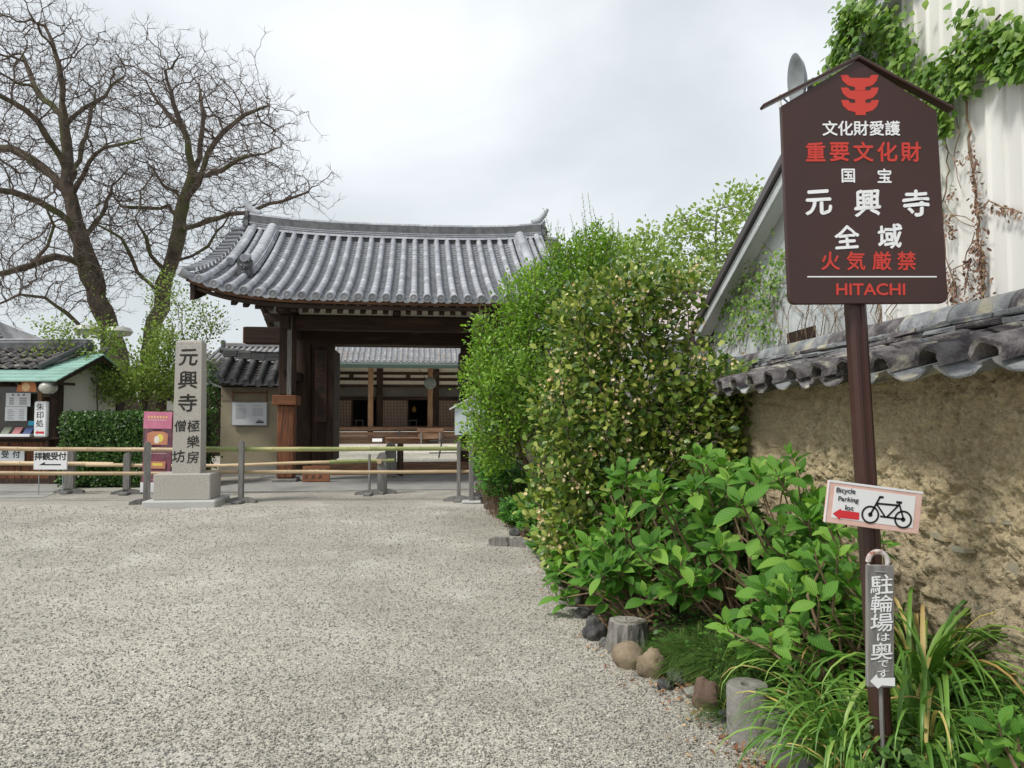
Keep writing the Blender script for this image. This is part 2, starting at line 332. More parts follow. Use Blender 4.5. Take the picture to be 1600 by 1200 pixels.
# ------------------------------------------------------------------ lettering
_tc = {}
def glyphs(s, bold=0, extr=.0):
    key = (s, bold, extr)
    if key in _tc: return _tc[key]
    c = bpy.data.curves.new('lettering', 'FONT'); c.body = s; c.size = 1; c.offset = bold; c.extrude = extr; c.resolution_u = 4
    c.align_x = 'LEFT'
    o = bpy.data.objects.new('lettering', c); COL.objects.link(o)
    dg = bpy.context.evaluated_depsgraph_get(); dg.update()
    me = bpy.data.meshes.new_from_object(o.evaluated_get(dg))
    V = np.array([v.co[:] for v in me.vertices]); Fc = [tuple(p.vertices) for p in me.polygons]
    bpy.data.objects.remove(o); bpy.data.curves.remove(c); bpy.data.meshes.remove(me)
    if len(V):
        lo, hi = V.min(0), V.max(0); V[:, 0] -= (lo[0]+hi[0])/2; V[:, 1] -= (lo[1]+hi[1])/2
    _tc[key] = (V, Fc, (hi-lo) if len(V) else None); return _tc[key]
class Text:
    """lettering on a board: local x right, z up, facing -y, at depth y"""
    def __init__(s, y): s.mb = MB(); s.y = y
    def put(s, ch, x, z, h, bold=.02, w=None, wob=0, rot=0):
        V, Fc, d = glyphs(ch, 0); b2 = bold*.75
        shifts = [(0, 0)] if bold < .006 else [(-b2, 0), (b2, 0), (0, b2), (0, -b2)]
        k = h/.92 if len(ch) == 1 and ord(ch) > 255 else h/max(d[1], .01)
        kx = k if w is None else w/d[0]
        ca, sa = math.cos(rot), math.sin(rot)
        for ns, (sx_, sz_) in enumerate(shifts):
          out = []
          for a, b, _ in V:
            if wob:
                q = mnoise.noise(Vector((a*3.1+x*9, b*3.1+z*9, 1.7))); q2 = mnoise.noise(Vector((a*3.3+5+x*9, b*3.3+z*9, 7.7)))
                a += q*wob; b += q2*wob + a*1.5*wob
            X, Z = (a+sx_)*kx, (b+sz_)*k
            out.append((x+X*ca-Z*sa, s.y-ns*.0004, z+X*sa+Z*ca))
          s.mb.add(out, Fc)
        return s
    def bar(s, x0, z0, x1, z1):
        s.mb.add([(x0,s.y,z0),(x1,s.y,z0),(x1,s.y,z1),(x0,s.y,z1)], [(0,1,2,3)]); return s
    def poly(s, pts):
        s.mb.add([(x, s.y, z) for x, z in pts], [tuple(range(len(pts)))]); return s
    def line(s, x0, z0, x1, z1, w):
        d = Vector((x1-x0, z1-z0)); n = Vector((-d.y, d.x)).normalized()*w/2
        return s.poly([(x0-n.x, z0-n.y), (x1-n.x, z1-n.y), (x1+n.x, z1+n.y), (x0+n.x, z0+n.y)])
    def ring(s, x, z, r, w, n=28):
        V = []; 
        for k in range(n):
            c, q = math.cos(2*PI*k/n), math.sin(2*PI*k/n); V += [(x+c*(r-w), s.y, z+q*(r-w)), (x+c*r, s.y, z+q*r)]
        s.mb.add(V, [(2*k, 2*k+1, (2*k+3)%(2*n), (2*k+2)%(2*n)) for k in range(n)]); return s
    def build(s, name, mat, parent, Mx=None):
        o = s.mb.build(name, mat, parent, Mx=Mx); return o

# ------------------------------------------------------------------ leaves and growth
def leaf_tpl(L, W, n=4, fold=.25, droop=.25, tip=1.0):
    """a leaf along +y, folded along its midrib: rows of left/mid/right"""
    V = []; rows = n
    for i in range(rows+1):
        t = i/rows
        w = W*.5*(math.sin(PI*min(1, t**.92))**.8)*(1 if t < 1 else 0)
        y = L*t*(1-.08*t); z = -droop*L*t*t
        if i == 0 or i == rows: V.append((0, y, z))
        else: V += [(-w, y, z+w*fold), (0, y, z), (w, y, z+w*fold)]
    Fc = [(0, 1, 2, 2), (0, 2, 3, 3)]
    Fc = []
    Fc += [(0, 2, 1), (0, 3, 2)]
    for i in range(1, rows-1):
        a = 1+(i-1)*3; b = a+3
        Fc += [(a, a+1, b+1), (a, b+1, b), (a+1, a+2, b+2), (a+1, b+2, b+1)]
    a = 1+(rows-2)*3; e = len(V)-1
    Fc += [(a, a+1, e), (a+1, a+2, e)]
    return np.array(V), np.array(Fc)
def rot_from(dirs, ups):
    """matrices whose columns are side, dir, up"""
    d = dirs/np.linalg.norm(dirs, axis=1, keepdims=True)
    s = np.cross(d, ups); s /= np.maximum(np.linalg.norm(s, axis=1, keepdims=True), 1e-6)
    u = np.cross(s, d)
    return np.stack([s, d, u], axis=2)
def scatter(tpl, pos, Rm, scl, tint=None):
    V, Fc = tpl; n = len(pos); k = len(V)
    out = np.einsum('nij,kj->nki', Rm*scl[:, None, None], V)+pos[:, None, :]
    f = (Fc[None]+(np.arange(n)*k)[:, None, None]).reshape(-1, Fc.shape[1])
    tint = RNG.random(n) if tint is None else tint
    return out.reshape(-1, 3), f, np.repeat(tint, k)
def colonize(seeds, parents, att, step, infl, kill, iters=120, maxn=60000, up=0.0, jit=.25):
    pts = [Vector(p) for p in seeds]; par = list(parents); att = [Vector(a) for a in att]
    alive = list(range(len(att)))
    best = [None]*len(att); bd = [1e9]*len(att)
    new = list(range(len(pts)))
    for it in range(iters):
        if not alive or not new: break
        kd = kdtree.KDTree(len(new))
        for j, i in enumerate(new): kd.insert(pts[i], j)
        kd.balance()
        acc = {}; keep = []
        for a in alive:
            co, j, d = kd.find(att[a])
            if d < bd[a]: bd[a] = d; best[a] = new[j]
            if bd[a] < kill: continue
            keep.append(a)
            if bd[a] < infl:
                v = (att[a]-pts[best[a]]).normalized(); k = best[a]
                acc[k] = acc.get(k, Vector())+v
        alive = keep
        new = []
        for k, v in acc.items():
            if v.length < 1e-3: continue
            v = v.normalized()
            v = (v+Vector((random.gauss(0, jit), random.gauss(0, jit), random.gauss(0, jit)+up))).normalized()
            q = pts[k]+v*step
            pts.append(q); par.append(k); new.append(len(pts)-1)
        if len(pts) > maxn: break
        if not new: break
    return pts, par
def radii(pts, par, rmin, e):
    n = len(pts); acc = [0.0]*n
    for i in range(n-1, -1, -1):
        if acc[i] == 0: acc[i] = rmin**e
        if par[i] >= 0: acc[par[i]] += acc[i]
    return [a**(1/e) for a in acc]
def chains(pts, par, rad):
    ch = [[] for _ in pts]
    for i, p in enumerate(par):
        if p >= 0: ch[p].append(i)
    out = []; st = [(i, -1) for i, p in enumerate(par) if p < 0]
    while st:
        i, p = st.pop(); c = [p, i] if p >= 0 else [i]
        while ch[i]:
            b = max(ch[i], key=lambda k: rad[k])
            for k in ch[i]:
                if k != b: st.append((k, i))
            c.append(b); i = b
        out.append(c)
    return out
def tree_mesh(pts, par, rad, mats, parent, big=.05, trunkname='trunk', limbname='limb', twigname='twigs', rough=.0):
    """thick chains become trunk and limbs, the rest one mass of twigs"""
    cs = chains(pts, par, rad); tw = MB(); first = True
    segs0, segs1, r0, r1 = [], [], [], []
    for c in cs:
        pr = [rad[i] for i in c]
        if len(c) > 1 and pr[0] > pr[1]*1.6: pr[0] = pr[1]*1.15
        if len(c) < 2: continue
        if max(pr) > big:
            mb = MB(); k = 12 if max(pr) > .15 else 7
            # smooth the line a little
            pp = [pts[i].copy() for i in c]
            cut = next((j for j, r in enumerate(pr) if r < .014), len(pr))
            cut = max(cut, 2)
            mb.tube(pp[:cut], pr[:cut], k, False)
            if rough:
                for j, v in enumerate(mb.v):
                    v = Vector(v); q = mnoise.fractal(v*2.2, 1, 2, 3)*rough; ax = pp[min(j//k, len(pp)-1)]
                    d = (v-ax); mb.v[j] = tuple(ax+d*(1+q))
            mb.build(trunkname if first else limbname, mats[0], parent, True); first = False
            for j in range(cut-1, len(c)-1):
                segs0.append(pts[c[j]]); segs1.append(pts[c[j+1]]); r0.append(pr[j]); r1.append(pr[j+1])
        else:
            for j in range(len(c)-1):
                segs0.append(pts[c[j]]); segs1.append(pts[c[j+1]]); r0.append(pr[j]); r1.append(pr[j+1])
    if segs0:
        A = np.array([p[:] for p in segs0]); B = np.array([p[:] for p in segs1]); ra = np.array(r0); rb = np.array(r1)
        return A, B, ra, rb
    return None
def prisms(A, B, ra, rb, n=3):
    d = B-A; l = np.linalg.norm(d, axis=1, keepdims=True); d = d/np.maximum(l, 1e-6)
    ref = np.where(np.abs(d[:, 2:3]) < .9, np.array([[0, 0, 1.]]), np.array([[1., 0, 0]]))
    a = np.cross(d, ref); a /= np.linalg.norm(a, axis=1, keepdims=True); b = np.cross(d, a)
    V = []
    for P0, r in ((A, ra), (B, rb)):
        for k in range(n):
            t = 2*PI*k/n; V.append(P0+(a*math.cos(t)+b*math.sin(t))*r[:, None])
    V = np.stack(V, 1).reshape(-1, 3); m = len(A)
    f = np.array([[k, n+k, n+(k+1) % n, (k+1) % n] for k in range(n)])
    Fc = (f[None]+(np.arange(m)*2*n)[:, None, None]).reshape(-1, 4)
    return V, Fc
def blob_points(blobs, n, shell=0):
    """points in ellipsoids given as (centre, radii, weight)"""
    w = np.array([b[2] for b in blobs], float); w /= w.sum(); out = []
    for (c, r, _), k in zip(blobs, RNG.multinomial(n, w)):
        d = RNG.normal(size=(k, 3)); d /= np.linalg.norm(d, axis=1, keepdims=True)
        u = RNG.random(k)**(1/3); u = shell+(1-shell)*u if shell else u
        out.append(np.array(c)+d*u[:, None]*np.array(r))
    return np.concatenate(out)
def stuff_mesh(name, data, mat, parent=None, smooth=True, kind='stuff'):
    V, Fc, a = data if len(data) == 3 else (*data, None)
    o = link(name, mesh(name, V, Fc, mat, smooth, a), parent)
    if kind: o['kind'] = kind
    return o

# ================================================================== SETTING
def edge_x(Y):
    pts = [(0,1.3),(2.6,1.27),(3.2,1.2),(3.78,1.11),(4.2,.97),(4.6,.83),(5.15,.68),(6.2,.52),(8.1,.48),(9.5,.2),(10.9,-.12),(12.5,-.58),(15.6,-.9),(16.2,-.4),(20,3)]
    for (a, b), (c, d) in zip(pts, pts[1:]):
        if a <= Y <= c: return b+(d-b)*(Y-a)/(c-a)
    return pts[-1][1]
def wall_x(Y): return 2.1-.018*Y
def bed_z(x, Y):
    e, w = edge_x(Y)+.05, wall_x(Y)
    t = min(1, max(0, (x-e)/max(.2, w-e)))
    return .03+(.24+.16*max(0,min(1,(6-Y)/2)))*t**.8+.03*mnoise.noise(Vector((x*3, Y*3, 0)))
link('ground', mesh('ground', [(-300,-60,-.004),(300,-60,-.004),(300,600,-.004),(-300,600,-.004)], [(0,1,2,3)], m_gravel))['kind'] = 'structure'
# low relief of the forecourt gravel
def gravel_sheet():
    xs = np.linspace(-9.5, 3.2, 230); ys = np.concatenate([np.linspace(1.2, 7, 150), np.linspace(7.08, 15, 90)])
    V = [(x, y, .006+.012*mnoise.fractal(Vector((x*1.3, y*1.3, 3)), 1, 2, 4) + .004*mnoise.noise(Vector((x*9, y*9, 1)))) for y in ys for x in xs]
    nx, ny = len(xs), len(ys)
    Fc = [(j*nx+i, j*nx+i+1, (j+1)*nx+i+1, (j+1)*nx+i) for j in range(ny-1) for i in range(nx-1)]
    o = link('gravel_forecourt', mesh('gravel_forecourt', V, Fc, m_gravel, True)); o['kind'] = 'structure'
gravel_sheet()
def pebbles():
    # loose stones on the near gravel, thinning with distance
    n = 56000; Y = 2.7+9.3*RNG.random(n)**2.7; X = (RNG.random(n)*1.56-.78)*Y
    ok = np.array([x < edge_x(y)+.02 for x, y in zip(X, Y)]); X, Y = X[ok], Y[ok]; n = len(X)
    t = (1+5**.5)/2; ico = np.array([(0,0,1),(.87,0,.35),(.27,.83,.35),(-.7,.51,.35),(-.7,-.51,.35),(.27,-.83,.35),(.5,.36,-.6),(-.2,.6,-.6),(-.62,0,-.6),(-.2,-.6,-.6),(.5,-.36,-.6)])
    Fc = [(0,1,2),(0,2,3),(0,3,4),(0,4,5),(0,5,1),(1,6,2),(2,6,7),(2,7,3),(3,7,8),(3,8,4),(4,8,9),(4,9,5),(5,9,10),(5,10,1),(1,10,6)]
    s = .0025+.0028*RNG.random(n)**2+.0004*Y
    d = RNG.normal(size=(n, 3)); d[:, 2] *= .3; u = np.tile([0, 0, 1.], (n, 1))+RNG.normal(size=(n, 3))*.3
    Rm = rot_from(d, u)*np.stack([1+.5*RNG.random(n), 1+.3*RNG.random(n), .6+.3*RNG.random(n)], 1)[:, None, :]
    z = np.array([.008+.012*mnoise.fractal(Vector((x*1.3, y*1.3, 3)), 1, 2, 4) for x, y in zip(X, Y)])+s*.35
    dat = scatter((ico, np.array(Fc)), np.stack([X, Y, z], 1), Rm, s)
    stuff_mesh('loose_gravel', dat, m_pebble)
pebbles()
def bed():
    ys = np.linspace(.5, 16.2, 170); V = []; k = 22
    for y in ys:
        a, b = edge_x(y)-.02, wall_x(y)+.12
        for i in range(k):
            x = a+(b-a)*i/(k-1); V.append((x, y, bed_z(x, y) if i else -.02))
    Fc = [(j*k+i, j*k+i+1, (j+1)*k+i+1, (j+1)*k+i) for j in range(len(ys)-1) for i in range(k-1)]
    link('planting_bed_soil', mesh('planting_bed_soil', V, Fc, m_soil, True))['kind'] = 'structure'
bed()
# ---- gate frame
TH = math.atan(147/1120)
GC = Vector((-2.94, 18.5, 0)); GU = Vector((math.cos(TH), math.sin(TH), 0)); GV = Vector((-math.sin(TH), math.cos(TH), 0))
def gl(u, v, z=0): return GC+GU*u+GV*v+Vector((0, 0, z))
# paving in front of and under the gate, inner courtyard
mb = MB(); pv = [(-4.0,-4.15),(4.4,-4.15),(4.4,.9),(-3.2,.9),(-3.2,-2.0)]
mb.add([gl(a, b, .03) for a, b in pv]+[gl(a, b, -.05) for a, b in pv], [tuple(range(5))]+[(i, 5+i, 5+(i+1)%5, (i+1)%5) for i in range(5)])
tag(mb.build('concrete_paving', m_conc), kind='structure')
mb = MB(); mb.add([gl(-9,.95,.02),gl(9,.95,.02),gl(11,19,.06),gl(-12,19,.06)], [(0,1,2,3)])
tag(mb.build('courtyard_gravel', m_court), kind='structure')
mb = MB(); mb.add([(-13,13.0,.012),(-8.6,13.2,.012),(-9.4,15.9,.012),(-13,15.9,.012)], [(0,1,2,3)])
tag(mb.build('stone_path', m_conc), kind='structure')

# ================================================================== EARTH WALL ON THE RIGHT
EWL = 'crumbling ochre earth wall with tiled coping behind the shrubs and the brown sign'
ew = empty('earth_wall', (0, 0, 0), 0, EWL, 'wall')
def earth_face():
    ys = np.concatenate([np.linspace(1.7, 5.2, 400), np.linspace(5.23, 15.5, 190)]); zs = np.linspace(.0, 1.8, 175)
    V = []; vn = mnoise.voronoi
    for y in ys:
        for z in zs:
            p = Vector((0, y, z)); q = Vector((y*1.0, z*1.0, 0))
            wv = Vector((mnoise.noise(q*3.1), mnoise.noise(q*3.1+Vector((9,0,0))), 0))
            big = mnoise.fractal(q*1.6, 1, 2, 4)*.045
            fin = mnoise.fractal(q*13, .5, 2.1, 7)*.034
            d, _ = vn(Vector(((q.x+wv.x*.12)*3.6, (q.y+wv.y*.12)*2.6, 0)), distance_metric='DISTANCE')
            e = d[1]-d[0]; msk = max(0, min(1, .75+2.2*mnoise.noise(q*1.9+Vector((3, 8, 0))))); up = max(0, min(1, (z-.95)/.3))
            crack = -max(0, 1-e/.04)**.7*.055*msk*(.35+.65*up)-max(0, 1-abs(mnoise.noise(Vector((q.x*5.5+wv.x, q.y*9, 6))))/.035)*.014*max(0, mnoise.noise(q*2.2+Vector((0,4,1)))+.35)
            mid = math.exp(-((z-.72)/.36)**2)
            d2, _ = vn(Vector(((q.x+wv.x*.08)*9, (q.y+wv.y*.06)*15, 0)), distance_metric='DISTANCE')
            m2 = max(0, min(1, .4+2*mnoise.noise(q*2.7+Vector((1, 2, 0)))))
            lump = ((.45-min(.6, d2[0]))*.045-max(0, 1-(d2[1]-d2[0])/.12)*.014)*mid*m2
            d3, _ = vn(q*24, distance_metric='DISTANCE'); peb = max(0, .36-d3[0])*.05*max(0, .3+mnoise.noise(q*4))
            lay = 0
            for zl, am in ((1.22, .010), (1.13, .016), (.99, .022), (.80, .012), (.60, .018), (.42, .014)):
                zz = z-zl-.02*mnoise.noise(Vector((y*1.9, zl*7, 0)))-.006*mnoise.noise(Vector((y*13, zl*5, 0)))
                lay += am*(1/(1+math.exp(max(-40, min(40, zz*260)))))*max(0, .35+1.6*mnoise.noise(Vector((y*1.5, zl*9, 4))))
            hx = big+fin+crack+lump+peb+lay-.02*max(0, z-1.45)
            V.append((wall_x(y)-hx, y, z))
    ny, nz = len(ys), len(zs)
    Fc = np.array([(j*nz+i, j*nz+i+1, (j+1)*nz+i+1, (j+1)*nz+i) for j in range(ny-1) for i in range(nz-1)])
    m = M('packed earth', (.82,.68,.43), (.64,.51,.31), 9, .97, 1, 70, c3=(.58,.46,.29), s3=1.5, t3=(.5,.66))
    nt = m.node_tree; N = nt.nodes; L = nt.links; b = N['Principled BSDF']
    # grit and pale specks
    tc = N.new('ShaderNodeTexCoord'); vo = N.new('ShaderNodeTexVoronoi'); vo.inputs['Scale'].default_value = 75; L.new(tc.outputs['Object'], vo.inputs['Vector'])
    sp = N.new('ShaderNodeSeparateColor'); L.new(vo.outputs['Color'], sp.inputs[0]); gt = N.new('ShaderNodeMapRange'); gt.inputs['From Min'].default_value = .86; gt.inputs['From Max'].default_value = .97; gt.inputs['To Max'].default_value = .5
    L.new(sp.outputs[0], gt.inputs['Value']); src = b.inputs['Base Color'].links[0].from_socket
    mx = N.new('ShaderNodeMix'); mx.data_type = 'RGBA'; L.new(gt.outputs[0], mx.inputs[0]); L.new(src, mx.inputs[6]); mx.inputs[7].default_value = (.62,.55,.4,1)
    # grey weathering low down, with ragged top
    sx = N.new('ShaderNodeSeparateXYZ'); L.new(tc.outputs['Object'], sx.inputs[0])
    nn = N.new('ShaderNodeTexNoise'); nn.inputs['Scale'].default_value = 3.2; nn.inputs['Detail'].default_value = 6; L.new(tc.outputs['Object'], nn.inputs['Vector'])
    ma = N.new('ShaderNodeMath'); ma.operation = 'MULTIPLY_ADD'; ma.inputs[1].default_value = -1.2; L.new(nn.outputs['Fac'], ma.inputs[0]); L.new(sx.outputs['Z'], ma.inputs[2])
    rr = N.new('ShaderNodeMapRange'); rr.inputs['From Min'].default_value = .05; rr.inputs['From Max'].default_value = .5; rr.inputs['To Min'].default_value = .55; rr.inputs['To Max'].default_value = 0; L.new(ma.outputs[0], rr.inputs['Value'])
    m2 = N.new('ShaderNodeMix'); m2.data_type = 'RGBA'; L.new(rr.outputs[0], m2.inputs[0]); L.new(mx.outputs[2], m2.inputs[6]); m2.inputs[7].default_value = (.52,.43,.31,1)
    fg = N.new('ShaderNodeTexNoise'); fg.inputs['Scale'].default_value = 48; fg.inputs['Detail'].default_value = 5; fg.inputs['Roughness'].default_value = .75; L.new(tc.outputs['Object'], fg.inputs['Vector'])
    fr = N.new('ShaderNodeMapRange'); fr.inputs['From Min'].default_value = .3; fr.inputs['From Max'].default_value = .7; fr.inputs['To Min'].default_value = .68; fr.inputs['To Max'].default_value = 1.2; L.new(fg.outputs['Fac'], fr.inputs['Value'])
    hv = N.new('ShaderNodeHueSaturation'); L.new(m2.outputs[2], hv.inputs['Color']); L.new(fr.outputs[0], hv.inputs['Value']); L.new(hv.outputs[0], b.inputs['Base Color'])
    N_b = b.inputs['Normal'].links[0].from_node; N_b.inputs['Distance'].default_value = .035
    link('earth_face', mesh('earth_face', np.array(V), Fc, m, True), ew)
    mb = MB(); mb.box(0, 1.7, 0, .42, 15.5, 1.8, Matrix(((1,-.018,0,2.16),(0,1,0,0),(0,0,1,0),(0,0,0,1)))); mb.build('wall_core', m, ew)
earth_face()
m_shard = M('earthy shard', (.33,.31,.24), (.22,.2,.15), 9, .85, .5, 30, rand=.35, c3=(.42,.34,.2), s3=5, t3=(.45,.6))
def shards():
    # broken roof tiles and stones bedded in the earth
    spots = [(3.05,1.45,.07,.06,1),(3.0,1.10,.16,.018,0),(2.95,.90,.10,.09,1),(3.1,.70,.2,.016,0),(3.6,1.13,.12,.016,0),(4.1,1.17,.2,.016,0),(4.4,1.15,.16,.014,0),(3.9,1.02,.2,.018,0),(4.15,.99,.15,.018,0),(4.38,1.0,.13,.02,0),
             (3.45,.96,.12,.018,0),(3.3,.93,.1,.025,0),(2.75,.83,.14,.02,0),(3.35,.66,.06,.03,1),(3.5,.72,.09,.03,1),(2.85,.62,.07,.05,1),(4.9,1.16,.2,.014,0),(5.3,1.0,.2,.015,0),(3.15,.52,.05,.04,1),(2.7,.55,.09,.03,1),(3.7,.55,.06,.045,1),(4.7,.8,.15,.02,0),(2.6,1.12,.2,.016,0)]
    for y, z, l, h, k in spots:
        mb = MB(); x = wall_x(y)
        n = 7; pr = []
        for i in range(n):
            a = 2*PI*i/n; q = .8+.35*random.random(); pr.append((math.cos(a)*l/2*q, math.sin(a)*h/2*q))
        if not k: pr = [(-l/2, -h*.3), (-l*.1, -h*.55), (l/2, -h*.35), (l/2*.95, h*.4), (0, h*.5), (-l/2*.97, h*.45)]
        Mx = T(x-.02, y, z, rx=random.uniform(-.12,.12)) @ Matrix.Rotation(-PI/2, 4, 'Z')
        mb.prism(pr, .012, .09, Mx)
        mb.build('tile_shard' if not k else 'bedded_stone', m_shard, ew)
shards()
def coping():
    # a thick round tile (open end towards the path), a pan tile and ridge pieces
    def arc(r, th, L, n=12, down=False, wav=0):
        V = []; 
        for yi, y in enumerate((0, L*.5, L)):
            rr = r*(1-.06*yi/2)
            for rad in (rr, rr-th):
                for k in range(n+1):
                    t = PI*k/n; x = math.cos(t)*rad; z = math.sin(t)*rad*(1 if not down else -.42)
                    V.append((x, y+ (wav*(random.uniform(-1, 1)+3*mnoise.noise(Vector((k*.9, wav*900+random.random()*.2, 2)))) if yi == 0 else 0), z*(1+.02*math.sin(k*2.3+yi))))
        m = n+1; Fc = []
        for yi in range(2):
            for k in range(n):
                a = yi*2*m+k; b = a+2*m
                Fc += [(a, a+1, b+1, b), (a+m, b+m, b+m+1, a+m+1)]
            Fc += [(yi*2*m, yi*2*m+2*m, yi*2*m+3*m, yi*2*m+m), (yi*2*m+n, yi*2*m+m+n, yi*2*m+3*m+n, yi*2*m+2*m+n)]
        for k in range(n):
            Fc.append((k, m+k, m+k+1, k+1)); a = 4*m+k; Fc.append((a, a+1, a+m+1, a+m))
        return mesh('round_tile', V, Fc, m_oldtile, True)
    rts = []
    for i in range(5):
        me = arc(.088, .02, .34, wav=.006); me.set_sharp_from_angle(angle=R(50)); rts.append(me)
    pans = []
    for i in range(3):
        me = arc(.135, .022, .34, down=True, wav=.005); me.name = 'pan_tile'; me.materials[0] = m_oldtileb if i == 0 else m_oldtile; me.set_sharp_from_angle(angle=R(50)); pans.append(me)
    sp = .345; y = 1.9; k = 0; slope = .25
    while y < 15.4:
        ex = wall_x(y)-.33; z0 = 1.70
        for half in (0, 1):
            for q in range(2):
                if half and y > 7: continue
                dy = random.uniform(-.015, .015); lift = random.uniform(-.006, .01)
                sx = 1 if not half else -1
                x0 = ex if not half else wall_x(y)+.73
                Yd = Vector((sx*1, random.uniform(-.05,.05), slope)).normalized()
                o = Vector((x0+sx*q*.29*.9, y+dy, z0+q*.29*.9*slope+lift+q*.004))
                Mx = frame(o, Vector((0, -sx, random.uniform(-.06,.06))), Yd)
                link('round_tile', random.choice(rts), ew, Mx @ Matrix.Translation((0,0,.045)))
                o2 = o+Vector((0, sp/2, .05)); Mx = frame(o2, Vector((0, -sx, random.uniform(-.05,.05))), Yd)
                link('pan_tile', random.choice(pans), ew, Mx @ Matrix.Translation((0,-.015,0)) @ Matrix.Scale(1.02, 4))
        y += sp; k += 1
    # ridge: two or three courses of flat tiles and the round caps
    mb = MB(); mb.box(-.1, 1.8, 1.75, .1, 15.4, 1.99, Matrix(((1,-.018,0,2.1+.20),(0,1,0,0),(0,0,1,0),(0,0,0,1)))); mb.build('ridge_bedding', m_cblock, ew)
    rz = lambda y: .012*mnoise.noise(Vector((y*.9, 0, 5)))
    for lay, (hw, z) in enumerate(((.20, 1.915), (.175, 1.95), (.15, 1.985))):
        y = 1.8+random.random()*.2
        while y < 15.3:
            L = random.uniform(.26, .34); mb = MB(); mb.bbox(-hw, 0, 0, hw, L-.006, .027, .005)
            V = []
            for (a, b, c) in mb.v:  # the flat tile droops at its edges and is chipped
                V.append((a+random.uniform(-.006,.006), b, c-abs(a)*.10+random.uniform(-.002,.002)))
            mb.v = V
            mb.build('ridge_tile', random.choice((m_oldtile, m_oldtileb, m_oldtileb)), ew, Mx=T(wall_x(y)+.20, y, z+rz(y), rz=random.uniform(-.02,.02), ry=random.uniform(-.03,.03), rx=random.uniform(-.02,.02)))
            y += L
    y = 1.8
    caps = []
    for i in range(4):
        me = arc(.098, .018, .45, n=12, wav=.004); me.name = 'cap_tile'; me.materials[0] = (m_oldtileb, m_oldtileb, m_oldtile, m_oldtileb)[i]; me.set_sharp_from_angle(angle=R(50)); caps.append(me)
    while y < 15.2:
        Mx = frame(Vector((wall_x(y)+.20, y, 2.0+rz(y))), Vector((1, 0, random.uniform(-.03,.03))), Vector((-.018, 1, random.uniform(-.02,.03))))
        link('cap_tile', random.choice(caps), ew, Mx); y += .43
coping()

